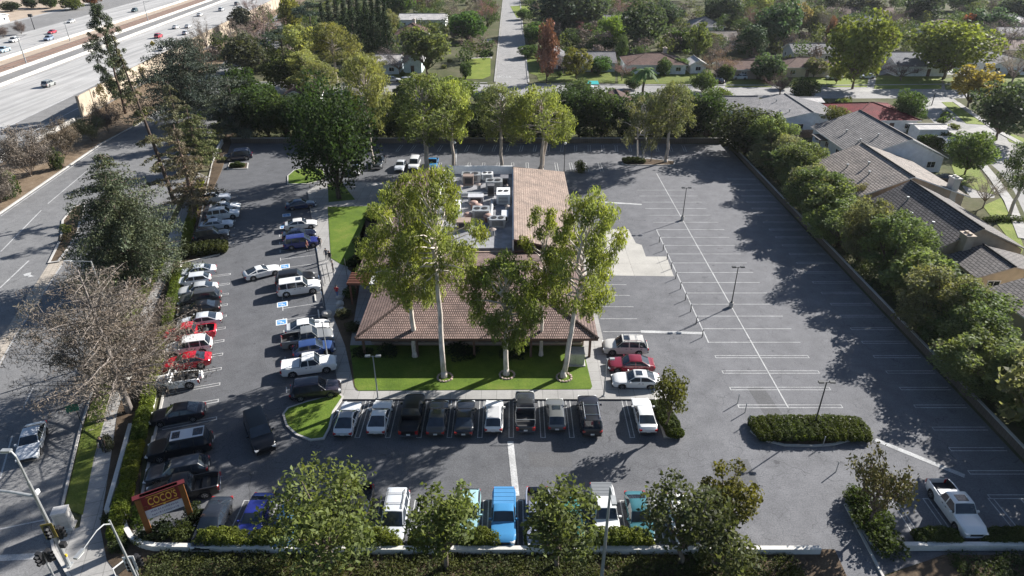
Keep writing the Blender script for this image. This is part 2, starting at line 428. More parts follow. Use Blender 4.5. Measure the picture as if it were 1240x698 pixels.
for x, lab in ((-142.2, 'long low concrete barrier between the near freeway lanes and grey shoulder'), (-150.4, 'long low concrete barrier on the near side of the rail tracks'), (-164.5, 'long low concrete barrier on the far side of the rail tracks')):
    mb = MB()
    mb.add([(fx(x, y) + d, y, z) for y in (60, 600) for d, z in ((-.3, .01), (-.12, .85), (.12, .85), (.3, .01))], [(0, 1, 5, 4), (1, 2, 6, 5), (2, 3, 7, 6)])
    tag(mb.build('concrete_barrier', M['kerb']), lab, 'barrier')

# ---- frontage road on the left
road_px = [(-420, 640), (-200, 395), (0, 259), (122, 175), (165, 152), (205, 126), (262, 84), (300, 48), (345, 10), (372, 10), (345, 50), (310, 85), (282, 120), (262, 150), (240, 195),
           (215, 245), (190, 300), (135, 400), (97, 523), (75, 618), (60, 642), (66, 668), (85, 700), (120, 760), (-400, 780)]
sheet('road', P(road_px), .010, M['road'])
sheet('verge', P([(-200, 395), (0, 259), (122, 175), (165, 152), (205, 126), (262, 84), (300, 48), (345, 10), (320, 10), (270, 50), (235, 76), (150, 124), (108, 148), (60, 175), (0, 200), (-200, 300)]), .012, M['leaflitter'])
strip('kerb', P([(-200, 395), (0, 259), (122, 175), (165, 152), (205, 126), (262, 84)]), .35, 0, .16, M['kerb'])
strip('kerb', P([(240, 195), (215, 245), (190, 300), (135, 400), (97, 523), (75, 618), (60, 642), (66, 668), (85, 700), (110, 740)]), .2, 0, .16, M['kerb'])
sheet('median', P([(58, 320), (73, 290), (75, 268), (88, 252), (106, 245), (100, 262), (96, 282), (84, 302), (72, 318)]), .0, M['soil'], top=.14)
kerb_ring('kerb', P([(58, 320), (73, 290), (75, 268), (88, 252), (106, 245), (100, 262), (96, 282), (84, 302), (72, 318)]), .3, 0, .17)
sheet('median', P([(62, 315), (84, 301), (76, 318), (20, 405), (0, 444), (-40, 520), (-60, 520), (0, 411)]), .016, M['paver'])
# walk, grass strip and planting along the left road
sheet('sidewalk', P([(136, 548), (143, 500), (168, 425), (200, 345), (225, 285), (252, 215), (240, 210), (212, 270), (185, 330), (150, 420), (120, 510), (97, 640), (66, 648), (68, 668), (88, 700), (118, 745), (180, 745), (130, 680), (122, 640), (128, 600)]), .0, M['walk2'], top=.13)
sheet('verge_grass', P([(79, 616), (101, 520), (140, 405), (192, 302), (206, 306), (152, 420), (114, 557), (101, 625)]), .0, M['lawn_dry'], top=.145)
sheet('planting_bed', P([(122, 640), (128, 600), (136, 548), (143, 500), (168, 425), (200, 345), (225, 285), (252, 215), (266, 180), (281, 150), (287, 152), (268, 208), (240, 270), (218, 322), (198, 400), (180, 480), (174, 540), (167, 612), (163, 660), (178, 668), (600, 667), (1010, 667), (1025, 700), (1040, 740), (180, 745), (130, 680)]), .0, M['soil'], top=.16)

# ---- the parking lot
lot = [G(281, 168), (43.9, 134.0), (43.9, 33.3), (60, 33.3), (60, 33.0), (31.5, 33.0), G(1066, 698), (29.5, 20), (20, 20), G(902, 698), (23.0, 33.2), (-27, 33.2), T(.2, -5.5), T(.2, 0), T(.2, 28), T(.2, 42.5), T(.2, 60), T(.2, 92)]
sheet('parking_lot', lot, .012, M['lot'])
for px in ([(860, 560), (905, 556), (918, 585), (868, 590)], [(640, 548), (690, 548), (694, 566), (642, 566)], [(905, 470), (925, 470), (960, 520), (938, 522)]): sheet('asphalt_patch', P(px), .016, M['patch'])
sheet('concrete_apron', P([(740, 278), (761, 278), (770, 295), (777, 297), (782, 311), (807, 311), (816, 335), (747, 334), (708, 334), (703, 278)]), .020, M['pad'])
# sidewalk slab round the restaurant and the beds on it
sheet('sidewalk', [T(16.6, 7.9), T(16.6, 60), T(16.6, 66), T(19.0, 70), (-17, 111), (9.6, 111), (10.1, 60), (9.9, 51.0), (16.4, 51.0), (16.2, 53.3), (10.6, 53.3), (10.4, 51.2)][:8] + [(-16.9, 51.0)], .012, M['walk'], top=.15)
sheet('sidewalk', [(9.9, 51.0), (16.3, 51.0), (16.1, 52.9), (9.95, 52.9)], .013, M['walk'], top=.146)
sheet('lawn', P([(424, 420), (704, 416), (717, 470), (715, 473), (434, 475), (430, 470)]), .14, M['lawn'], top=.19)
sheet('planting_bed', P([(404, 385), (418, 360), (447, 300), (465, 255), (445, 250), (428, 300), (421, 327), (437, 340), (424, 420), (432, 475), (429, 470), (418, 420)]), .14, M['soil'], top=.172)
sheet('lawn', P([(397, 252), (449, 251), (436, 285), (424, 325), (414, 322), (401, 314)]), .14, M['lawn'], top=.19)
sheet('lawn', P([(397, 224), (412, 220), (430, 243), (398, 246)]), .14, M['lawn'], top=.19)
for px in ([(348, 224), (348, 214), (356, 207), (372, 203), (392, 206), (396, 218), (372, 224)],
           [(342, 503), (348, 495), (372, 487), (412, 477), (417, 482), (405, 500), (400, 520), (393, 533), (376, 535), (358, 528), (346, 517)]):
    w = P(px); kerb_ring('kerb', w, .2, .01, .15); sheet('lawn', offset_poly(w, -.2), .01, M['lawn'], top=.17)
for px in ([(908, 523), (915, 516), (930, 510), (955, 506), (1000, 506), (1030, 509), (1046, 516), (1048, 524), (1040, 532), (1010, 540), (985, 542), (950, 541), (922, 534)],
           [(790, 468), (803, 468), (812, 498), (819, 522), (816, 531), (804, 531), (797, 510)],
           [(752, 199), (764, 194), (785, 193), (818, 196), (816, 201), (790, 201), (760, 201)],
           [(217, 321), (266, 309), (271, 285), (232, 290)],
           [(275, 206), (300, 205), (301, 198), (278, 198)],
           [(1023, 612), (1030, 600), (1046, 606), (1080, 655), (1092, 667), (1064, 672), (1050, 655)]):
    w = P(px); kerb_ring('kerb', w, .18, .012, .15); sheet('planting_bed', offset_poly(w, -.18), .012, M['soil'], top=.13)
strip('kerb', [T(.2, v) for v in (-5.0, 0, 14, 28, 42)], .2, .01, .16, M['kerb'])
strip('kerb', [T(.2, v) for v in (48, 60, 75, 92)], .2, .01, .16, M['kerb'])
# kerbs at the driveway mouth
strip('kerb', P([(884, 640), (893, 668), (902, 698), (912, 740)]), .18, .01, .15, M['kerb'])
strip('kerb', P([(1023, 612), (1046, 655), (1064, 690), (1090, 740)]), .18, .01, .15, M['kerb'])
sheet('planting_bed', [(31.6, 33.0), (60, 33.0), (60, 20), (30.0, 20), G(1070, 700)], .0, M['soil'], top=.15)
# ---- bay lines, stop bars and symbols
mb = MB()
def line(a, b, w=.09, z=.026):
    a = Vector(a); b = Vector(b); d = (b - a).normalized(); n = Vector((-d.y, d.x)) * w / 2
    mb.quad((*(a - n), z), (*(b - n), z), (*(b + n), z), (*(a + n), z))
def hairpin(a, b, side, gap=.42, close='b', w=.085):
    """two parallel lines closed at one end"""
    a = Vector(a); b = Vector(b); s = Vector(side).normalized() * gap / 2
    line(a - s, b - s, w); line(a + s, b + s, w)
    e = b if close == 'b' else a
    line(e - s * 1.22, e + s * 1.22, w, .0275)
YR = [G(895, 492.5)[1] + 2.745 * k for k in range(24)]
for k, y in enumerate(YR):
    if k < 4: hairpin((26.3, y), (21.7, y), (0, 1)); hairpin((26.5, y), (31.6, y), (0, 1))
    elif k < 17: line((21.7, y), (31.8, y), .1)
    elif k < 22: line((21.4, y), (31.2, y), .1)
    if k < 24: hairpin((43.5, y), (38.6, y), (0, 1), .4)
for y in YR[:]: pass
line((26.4, YR[0] - .3), (26.4, YR[0] + 66), .13, .0285)
line((21.65, YR[4] - .1), (21.65, YR[15]), .14, .0285)
for y in (46.9, 44.2, 41.4, 38.7): hairpin((43.5, y), (38.6, y), (0, 1), .4)
for k in range(6): line((10.3, 63.2 + 2.745 * k), (14.6, 63.2 + 2.745 * k))
for k in range(-2, 1): hairpin((10.3, 60.7 + 2.745 * k), (14.6, 60.7 + 2.745 * k), (0, 1), .4)
for x in (-13.95, -11.2, -8.4, -5.65, -2.9, -.07, 2.8, 5.4, 10.85): hairpin((x, 50.95), (x, 45.7), (1, 0), .4)
line((-16.0, 50.9), (-17.1, 46.6), .1)
for k in range(14): hairpin((-21.3 + 2.745 * k, 34.0), (-21.3 + 2.745 * k, 38.3), (1, 0), .42)
for x in (30.7, 33.35, 38.6, 41.2): hairpin((x, 34.2), (x, 38.5), (1, 0), .42)
for k in range(-1, 13):
    v = 8.2 + 2.745 * k
    if v < 41: hairpin(T(.7, v), T(5.35, v), TV, .4)
for k in range(9): hairpin(T(.7, 48.5 + 2.745 * k), T(5.35, 48.5 + 2.745 * k), TV, .4)
for k in range(15):
    v = 10.6 + 2.745 * k
    line(T(11.7, v), T(16.3, v)); line(T(11.7, v - .5), T(11.7, v + .5), .1, .0275)
for k in range(12): hairpin((-20.6 + 2.745 * k + 7, 117.2), (-20.6 + 2.745 * k + 7, 122.2), (1, 0), .45)
for k in range(22): hairpin((-22.6 + 2.745 * k, 133.4), (-22.6 + 2.745 * k - .4, 129.2), (1, 0), .45)
# broad stop bars
for a, b, w in (((618, 535), (625, 601), .55), ((776, 402), (851, 404), .5), ((720, 244.5), (777, 248), .5), ((1060, 533), (1168, 577), .5), ((551, 181), (550, 197), .8), ((858, 326), (893, 328), .0)):
    if w: line(G(*a), G(*b), w, .030)
tag(mb.build('bay_paint', M['paint']), kind='structure')
# blue accessible-bay panels: white frame, blue field
mw, mbl = MB(), MB()
for px, py in ((345, 323), (342, 369), (341, 390.5), (347, 261), (344, 275)):
    X, Y = G(px, py)
    for m_, s_, z_ in ((mw, 1.25, .032), (mbl, .98, .036)):
        c = [Vector((X, Y)) + TU * a * s_ / 2 + TV * b * s_ / 2 for a, b in ((-1, -1), (1, -1), (1, 1), (-1, 1))]
        m_.quad(*[(p.x, p.y, z_) for p in c])
    # wheelchair figure in white strokes
    def st(pts, w=.1):
        for (a, b), (c2, d) in zip(pts, pts[1:]):
            A = Vector((X, Y)) + TU * a + TV * b; B = Vector((X, Y)) + TU * c2 + TV * d
            e = (B - A).normalized(); n_ = Vector((-e.y, e.x)) * w / 2
            mw.quad((*(A - n_), .040), (*(B - n_), .040), (*(B + n_), .040), (*(A + n_), .040))
    st([(-.28, .12), (.0, .12)]); st([(0, .115), (0, -.12)]); st([(0.02, -.13), (.2, -.13)]); st([(.21, -.1), (.21, -.32)]); st([(-.3, .05), (-.36, .17)], .12)
    st([(-.02, -.30), (-.14, -.22)], .06); st([(-.15, -.2), (-.15, -.02)], .06)
tag(mw.build('bay_symbol_paint', M['white']), kind='structure'); tag(mbl.build('bay_symbol_field', M['paint_blue']), kind='structure')
# road markings on the left road
mb = MB()
for a, b, w in (((1, 305), (50, 255), .16), ((58, 247), (108, 205), .16), ((0, 349), (35, 316), .18), ((-3, 352), (33, 319), .0), ((28, 495), (40, 470), .14), ((70, 376), (77, 362), .14), ((0, 580), (15, 528), .14), ((120, 318), (128, 345), .14),
                ((86, 313), (96, 313), .3), ((77, 318), (20, 405), .16), ((20, 405), (-2, 444), .16), ((0, 641), (58, 629), .14), ((0, 676), (62, 673), .55), ((-60, 650), (0, 641), .14), ((-60, 680), (0, 676), .55),
                ((1, 262), (122, 178), .13), ((38, 352), (47, 351), .12)):
    if w: line(G(*a), G(*b), w, .020)
arrow = [G(*p) for p in ((28, 333), (33, 331), (38, 330), (37, 333), (41, 335), (34, 336), (35, 334), (30, 335))]
mb.add([(*p, .021) for p in arrow], [tuple(range(len(arrow)))])
tag(mb.build('lane_paint', M['paint']), kind='structure')

# ---- streets and lots of the neighbourhood
sheet('street', [(-4.6, 170), (4.4, 170), (4.2, 620), (-4.8, 620)], .010, M['street'])
sheet('street', [(-75, 178), (-4, 177.5), (4, 177.5), (70, 174), (84, 173.5), (132, 174), (150, 168), (180, 140), (190, 150), (165, 185), (140, 190), (84, 187.5), (20, 189), (-20, 190.5), (-75, 192)], .014, M['street'])
sheet('street', P([(1100, 120), (1112, 130), (1130, 148), (1170, 178), (1195, 195), (1210, 208), (1228, 232), (1240, 258), (1262, 330), (1330, 330), (1300, 200), (1240, 178), (1205, 158), (1176, 138), (1158, 122), (1150, 116)]), .018, M['street'])
strip('kerb', [(-4.9, 193), (-5.0, 300), (-5.0, 500)], .5, 0, .15, M['walk'])
strip('kerb', [(4.7, 192), (4.5, 300), (4.5, 500)], .5, 0, .15, M['walk'])
strip('kerb', [(6, 190.2), (20, 189.6), (84, 188.2), (138, 190.6)], .7, 0, .15, M['walk'])
strip('kerb', [(-7, 191.6), (-20, 191.4), (-75, 192.6)], .7, 0, .15, M['walk'])
strip('sidewalk', P([(1143, 150), (1172, 178), (1186, 196), (1204, 218), (1222, 245), (1240, 290)]), 1.5, 0, .13, M['walk'])
strip('sidewalk', P([(1157, 124), (1180, 140), (1210, 160), (1250, 182)]), 1.4, 0, .13, M['walk'])
lawns = [([(565, 72), (594, 70), (594, 92), (584, 96), (560, 96)], 0), ([(635, 66), (655, 66), (664, 90), (650, 92), (638, 88)], 1), ([(650, 92), (700, 82), (745, 84), (745, 101), (652, 98)], 1), ([(748, 86), (850, 80), (858, 102), (748, 102)], 1),
         ([(618, 8), (640, 6), (648, 22), (626, 22)], 0), ([(880, 97), (925, 96), (935, 106), (878, 106)], 1), ([(960, 94), (1002, 93), (1000, 105), (956, 106)], 0), ([(1000, 95), (1052, 92), (1050, 106), (1002, 106)], 0),
         ([(1062, 92), (1140, 92), (1140, 108), (1058, 108)], 0), ([(1142, 96), (1170, 92), (1180, 108), (1145, 109)], 1), ([(1172, 78), (1240, 84), (1240, 106), (1190, 96)], 1), ([(1140, 124), (1160, 124), (1196, 152), (1170, 150)], 0),
         ([(1152, 200), (1175, 192), (1190, 212), (1205, 236), (1185, 232), (1160, 222)], 0), ([(1190, 250), (1212, 240), (1232, 280), (1240, 300), (1236, 308)], 0), ([(1213, 158), (1240, 168), (1240, 178), (1222, 172)], 0), ([(936, 157), (975, 156), (985, 166), (938, 170)], 1), ([(952, 176), (975, 175), (980, 184), (955, 186)], 1),
         ([(462, 92), (500, 87), (505, 93), (470, 97)], 1), ([(0, 212), (8, 206), (20, 214), (10, 226)], 0)]
for px, dry in lawns: sheet('lawn', P(px), .004 + .0, M['lawn_dry' if dry else 'lawn_far'], top=.06)
for px in ([(868, 118), (880, 96), (915, 93), (920, 97), (893, 101), (880, 112), (880, 120)], [(1040, 112), (1046, 98), (1030, 90), (1046, 88), (1066, 98), (1058, 112)], [(1108, 122), (1150, 122), (1160, 129), (1128, 134)],
           [(1165, 226), (1185, 222), (1206, 226), (1204, 240), (1176, 240)], [(1170, 158), (1200, 150), (1203, 160), (1182, 170)], [(586, 48), (596, 47), (596, 52), (580, 53)], [(570, 70), (596, 69), (596, 71), (572, 73)], [(1060, 60), (1080, 88), (1064, 92)], [(1140, 90), (1165, 66), (1185, 72), (1176, 92)]):
    sheet('driveway', P(px), .0222, M['walk'])
# STOP at the mouth of the street (faces the street, so it is upside down from here)
def text_mesh(txt, size, ext, font_scale_x=1.0):
    cu = bpy.data.curves.new('txt', 'FONT'); cu.body = txt; cu.size = size; cu.extrude = ext; cu.align_x = 'CENTER'; cu.align_y = 'CENTER'; cu.resolution_u = 3
    o = bpy.data.objects.new('txt', cu); col.objects.link(o); dg = bpy.context.evaluated_depsgraph_get(); dg.update()
    me = bpy.data.meshes.new_from_object(o.evaluated_get(dg)); bpy.data.objects.remove(o); bpy.data.curves.remove(cu); return me
me = text_mesh('STOP', 3.2, .0); me.materials.clear(); me.materials.append(M['paint'])
o = tag(link('stop_paint', me), kind='structure'); o.location = (-2.3, 200.5, .022); o.rotation_euler = (0, 0, math.pi); o.scale = (.55, 1.2, 1)
# ================================================================ TREES AND PLANTS
def leaf_mesh(name, cl, size, rng, aspect=.6, droop=0.0, mat='leaf', shell=.55, flat=.0, outward=.35):
    """cl: list of (centre, (rx,ry,rz), count).  Leaf sprays as small folded quads filling every clump"""
    V = []; LV = []
    for c, r, n in cl:
        n = max(3, int(n))
        d = rng.normal(size=(n, 3)); d /= np.linalg.norm(d, axis=1)[:, None] + 1e-9
        rad = shell + (1 - shell) * rng.random(n) ** .6
        rad *= np.where(rng.random(n) < .12, rng.uniform(.9, 1.25, n), 1)
        p = np.array(c) + d * rad[:, None] * np.array(r)
        nor = rng.normal(size=(n, 3)); nor /= np.linalg.norm(nor, axis=1)[:, None]
        nor = nor * (1 - outward) + d * outward + np.array([0, 0, flat]); nor /= np.linalg.norm(nor, axis=1)[:, None] + 1e-9
        ax = rng.normal(size=(n, 3)) + np.array([0, 0, -droop * 2]); ax -= nor * (ax * nor).sum(1)[:, None]; ax /= np.linalg.norm(ax, axis=1)[:, None] + 1e-9
        bx = np.cross(nor, ax)
        s = size * rng.uniform(.6, 1.35, n)
        L_ = (ax * s[:, None]); W = bx * (s * aspect)[:, None] * .5
        q = np.stack([p - L_ * .5, p + W - L_ * .05 + nor * (s * .12)[:, None], p + L_ * .5, p - W - L_ * .05 + nor * (s * .12)[:, None]], 1)
        V.append(q.reshape(-1, 3)); base = rng.uniform(.25, .75)
        LV.append(np.clip(base + rng.normal(0, .22, n), 0, 1))
    V = np.concatenate(V).astype(np.float32); LV = np.concatenate(LV).astype(np.float32); nq = len(LV)
    me = bpy.data.meshes.new(name)
    me.vertices.add(len(V)); me.vertices.foreach_set('co', V.ravel())
    me.loops.add(nq * 4); me.loops.foreach_set('vertex_index', np.arange(nq * 4, dtype=np.int32))
    me.polygons.add(nq); me.polygons.foreach_set('loop_start', np.arange(0, nq * 4, 4, dtype=np.int32))
    me.attributes.new('lv', 'FLOAT', 'FACE').data.foreach_set('value', LV)
    me.materials.append(M[mat]); me.update(calc_edges=True); me.validate()
    return me
def bez(a, b, sag=.0, n=5, rng=None, wob=.0):
    a = Vector(a); b = Vector(b); out = []
    for i in range(n + 1):
        t = i / n; p = a.lerp(b, t); p.z += sag * 4 * t * (1 - t)
        if rng is not None and 0 < i < n: p += Vector(rng.normal(0, wob, 3))
        out.append(p)
    return out
class Proto:
    def __init__(s, crown, trunk, h, w): s.crown, s.trunk, s.h, s.w = crown, trunk, h, w
PR = {}
def lerp(a, b, t): return a + (b - a) * t
def limb(mb, a, b, r0, r1, rng, sag=.3, wob=.12, n=5, k=6): mb.tube(bez(a, b, sag, n, rng, wob), [lerp(r0, r1, i / n) for i in range(n + 1)], k)

def p_euc(seed, h=16., w=7., base=.42, trunks=1, leaf=.42, nleaf=5200, lean=(0, 0), nc=26, r0=.28, clump=(.9, 1.7)):
    """lemon gum: pale bare trunk, forked limbs, loose hanging clumps"""
    rng = np.random.default_rng(seed); mb = MB(); cl = []; tops = []
    for t in range(trunks):
        a0 = rng.uniform(0, 6.28); off = (0 if trunks == 1 else .55) 
        b = Vector((math.cos(a0 + t * 3.1) * off, math.sin(a0 + t * 3.1) * off, 0))
        fork = Vector((lean[0] * .5 + math.cos(a0 + t * 3.1) * off * 2.2, lean[1] * .5 + math.sin(a0 + t * 3.1) * off * 2.2, h * base))
        limb(mb, b + Vector((0, 0, -.1)), fork, r0, r0 * .72, rng, 0, .05, 5, 9)
        mb.tube([b + Vector((0, 0, -.1)), b + Vector((0, 0, .25)), b + Vector((0, 0, .7))], [r0 * 1.45, r0 * 1.2, r0 * .98], 9)
        top = Vector((lean[0], lean[1], h * .86)); tops.append((fork, top))
        limb(mb, fork, top, r0 * .7, .06, rng, .2, .3, 6, 7)
    for i in range(nc):
        f, top = tops[i % len(tops)]
        z = base * .92 + (1 - base * .92) * (i + .5) / nc
        prof = math.sin(math.pi * min(1, max(0, (z - base * .8) / (1.06 - base * .8))) ** .8) ** .75
        a = i * 2.399 + rng.uniform(-.5, .5); rr = w / 2 * prof * rng.uniform(.45, 1.05)
        ctr = f.lerp(top, max(0, (z - base) / (.86 - base)) if z < .86 else 1)
        c = Vector((ctr.x + math.cos(a) * rr, ctr.y + math.sin(a) * rr, z * h * .96))
        s = rng.uniform(*clump) * (.75 + .4 * prof) * .72
        cl.append((c, (s, s, s * rng.uniform(.8, 1.15)), 0))
        cl.append((c + Vector((rng.normal(0, .4), rng.normal(0, .4), -s * .9)), (s * .5, s * .5, s * .8), 0))
        st = f.lerp(top, max(0, (z - base) / (.86 - base)) * .6) if z > base else f
        limb(mb, st, c, .11 * (1.3 - z) + .03, .02, rng, .25, .12, 4, 5)
        for q in range(2):
            limb(mb, c, c + Vector(rng.normal(0, s * .55, 3)), .025, .01, rng, 0, .05, 2, 4)
    vol = sum(r[0] * r[1] for _, r, _ in cl)
    cl = [(c, r, nleaf * r[0] * r[1] / vol) for c, r, _ in cl]
    return Proto(leaf_mesh('crown', cl, leaf * 1.3, rng, .26, 1.8, 'leaf', .2), mb.mesh('trunk', M['bark'], True), h, w)
def p_broad(seed, h=8., w=8., base=.28, leaf=.36, nleaf=5200, nc=30, fill=1., squash=1., mat='leaf', trunk=True, r0=.24, bumpy=.24, aspect=.7, shell=.5, cone=0., droop=.2):
    """round dense crown made of many clumps"""
    rng = np.random.default_rng(seed); mb = MB(); cl = []; cz = h * (base + (1 - base) * .5); rz = h * (1 - base) * .5; rx = w / 2
    for i in range(nc):
        z = 1 - 2 * (i + .5) / nc; a = i * 2.399963 + rng.uniform(-.3, .3); q = math.sqrt(1 - z * z)
        k = rng.uniform(.55, .8) if i % 4 else rng.uniform(.1, .4)
        wid = 1. if not cone else (1 - cone * (z * .5 + .5))
        c = Vector((math.cos(a) * q * rx * k * wid, math.sin(a) * q * rx * k * wid, cz + z * rz * k * 1.02))
        s = rx * rng.uniform(bumpy * .85, bumpy * 1.65); cl.append((c, (s, s, s * .85 * min(1.2, rz / rx + .15)), 0))
        if trunk and i % 2: limb(mb, (0, 0, h * base * .75), c, .09, .02, rng, .2, .1, 4, 5)
    if trunk: limb(mb, (0, 0, -.1), (rng.normal(0, .1), rng.normal(0, .1), h * base + rz * .6), r0, r0 * .35, rng, 0, .08, 5, 8)
    vol = sum(r[0] * r[1] for _, r, _ in cl); cl = [(c, r, nleaf * r[0] * r[1] / vol) for c, r, _ in cl]
    return Proto(leaf_mesh('crown', cl, leaf, rng, aspect, droop, mat, shell), mb.mesh('trunk', M['bark'], True) if trunk else None, h * .97, w * (.84 if trunk else 1))
def p_bushrow(seed, l=6., w=1.4, h=1., nleaf=2600, leaf=.16, round_=.5):
    """clipped hedge: a block of foliage with a lumpy face"""
    rng = np.random.default_rng(seed); cl = []; n = max(3, int(l / .7))
    for i in range(n):
        for j in (-1, 0, 1):
            e = 1 - round_ * (abs(i - (n - 1) / 2) / ((n - 1) / 2)) ** 4 * .5
            c = ((i + .5) / n * l - l / 2 + rng.normal(0, .06), j * w * .28, h * .5 * e + rng.normal(0, .03))
            cl.append((c, (l / n * .75, w * .27 * (1 if j else 1.3), h * .52 * e * (1 if j == 0 else .92)), nleaf / n / 3))
    return Proto(leaf_mesh('hedge', cl, leaf, rng, .7, 0, 'leaf', .72, .3, .4), None, h, l)
def p_cedar(seed, h=17., w=11., base=.10, layers=13, nleaf=9000, leaf=.42, top=.05, power=.8, droop=.6, gaps=.15, r0=.4, lean=(0, 0), per=7, rise=.05, thick=.28, mat='needle', aspect=.35):
    """deodar: tiers of long drooping branches, each a spray of needles"""
    rng = np.random.default_rng(seed); mb = MB(); cl = []
    trunk = [Vector((lean[0] * t ** 1.2, lean[1] * t ** 1.2, h * t - (.1 if t == 0 else 0))) for t in np.linspace(0, 1, 9)]
    mb.tube(trunk, [lerp(r0, .05, t) for t in np.linspace(0, 1, 9)], 8)
    for i in range(layers):
        t = base + (1 - base) * (i + rng.uniform(.1, .9)) / layers
        rad = w / 2 * ((1 - t) / (1 - base)) ** power + w * top
        for k in range(per):
            if rng.random() < gaps: continue
            a = k * 6.283 / per + i * 1.1 + rng.uniform(-.35, .35); L_ = rad * rng.uniform(.55, 1.12)
            s = Vector((lean[0] * t ** 1.2, lean[1] * t ** 1.2, h * t)); e = s + Vector((math.cos(a) * L_, math.sin(a) * L_, L_ * rise - droop * rng.uniform(.5, 1.4)))
            limb(mb, s, e, .09 * (1 - t) + .03, .015, rng, droop * .35, .06, 4, 4)
            m = 4
            for q in range(m):
                f = (q + 1.2) / (m + .4); p = s.lerp(e, min(1, f)); p.z += droop * .35 * 4 * f * (1 - f) * .6
                z = max(.35, L_ * .23 * (1.15 - .5 * f)); cl.append((p + Vector((0, 0, -.1)), (z, z, z * thick + .12), 0))
    vol = sum(r[0] * r[1] for _, r, _ in cl); cl = [(c, r, nleaf * r[0] * r[1] / vol) for c, r, _ in cl]
    return Proto(leaf_mesh('crown', cl, leaf, rng, aspect, .55, mat, .2, .35, .1), mb.mesh('trunk', M['bark'], True), h, w)
def p_bare(seed, h=9., w=9., base=.2, nb=9, nleaf=1800, leaf=.3, r0=.22, twig=1., aspect=.12, spread=1., lean=(0, 0)):
    """leafless or nearly leafless crown: three orders of branches and fine twigs"""
    rng = np.random.default_rng(seed); mb = MB(); cl = []
    fork = Vector((lean[0] * .3, lean[1] * .3, h * base)); mb.tube(bez((0, 0, -.1), fork, 0, 4, rng, .06), [r0, r0 * .95, r0 * .85, r0 * .8, r0 * .75], 8)
    for i in range(nb):
        a = i * 2.399; el = rng.uniform(.15, 1.); rr = w / 2 * math.sqrt(1 - (el * .95) ** 2) * spread
        e = Vector((lean[0] + math.cos(a) * rr, lean[1] + math.sin(a) * rr, h * (base + (1 - base) * (.25 + .72 * el))))
        limb(mb, fork, e, r0 * .5, .03, rng, .35, .2, 5, 6)
        for j in range(6):
            s = fork.lerp(e, rng.uniform(.35, 1.)); s.z += .3
            e2 = s + Vector((rng.normal(math.cos(a) * .5, .7), rng.normal(math.sin(a) * .5, .7), rng.uniform(.1, 1.1))) * w * .13
            limb(mb, s, e2, .04, .012, rng, .1, .08, 3, 4)
            r = w * .09 * rng.uniform(.7, 1.4) * twig; cl.append((e2, (r, r, r * .8), 0)); cl.append((s.lerp(e2, .4), (r * .7, r * .7, r * .6), 0))
    vol = sum(r[0] * r[1] for _, r, _ in cl); cl = [(c, r, nleaf * r[0] * r[1] / vol) for c, r, _ in cl]
    return Proto(leaf_mesh('twigs', cl, leaf, rng, aspect, -.35, 'twig', .1, 0, .0), mb.mesh('trunk', M['bark'], True), h, w)
def p_pine(seed, h=24., w=8.5, nleaf=8000, leaf=.5, nc=46):
    rng = np.random.default_rng(seed); mb = MB(); cl = []
    mb.tube(bez((0, 0, -.1), (.4, 0, h * .98), 0, 8, rng, .1), [lerp(.36, .05, i / 8) for i in range(9)], 8)
    for i in range(nc):
        t = .16 + .84 * (i + .5) / nc; a = i * 2.399 + rng.uniform(-.5, .5); rad = w / 2 * (.25 + .75 * math.sin(math.pi * min(1, (1.06 - t) * .62)) ) * rng.uniform(.35, 1.1) * (1 if t < .9 else .5)
        e = Vector((math.cos(a) * rad, math.sin(a) * rad, h * t + rad * .12)); s = Vector((0, 0, h * t - rad * .25)); limb(mb, s, e, .06, .02, rng, -.1, .05, 3, 4)
        r = rng.uniform(.75, 1.35) * (1.15 - .4 * t); cl.append((e, (r, r, r * .9), r * r)); cl.append((s.lerp(e, .6), (r * .7, r * .7, r * .6), r * r * .5))
    tot = sum(n for *_, n in cl); cl = [(c, r, nleaf * n / tot) for c, r, n in cl]
    return Proto(leaf_mesh('crown', cl, leaf, rng, .3, -.5, 'needle', .2, .2, .3), mb.mesh('trunk', M['bark'], True), h, w)
def p_column(seed, h=20., w=3., nleaf=2600, leaf=.55, tipped=.8, base=.02):
    rng = np.random.default_rng(seed); cl = []; mb = MB(); mb.tube([(0, 0, -.1), (0, 0, h * .5)], [.22, .1], 6)
    n = 22
    for i in range(n):
        t = base + (1 - base) * (i + .5) / n; r = w / 2 * (1 - tipped * max(0, t - .35) / .65) * min(1, .6 + t * 4)
        for k in range(2): cl.append(((rng.normal(0, r * .28), rng.normal(0, r * .28), h * t), (r * .8, r * .8, h / n * 1.3), r))
    tot = sum(n_ for *_, n_ in cl); cl = [(c, r, nleaf * q / tot) for c, r, q in cl]
    return Proto(leaf_mesh('crown', cl, leaf, rng, .4, -.9, 'needle', .55, 0, .5), mb.mesh('trunk', M['bark'], True), h, w)
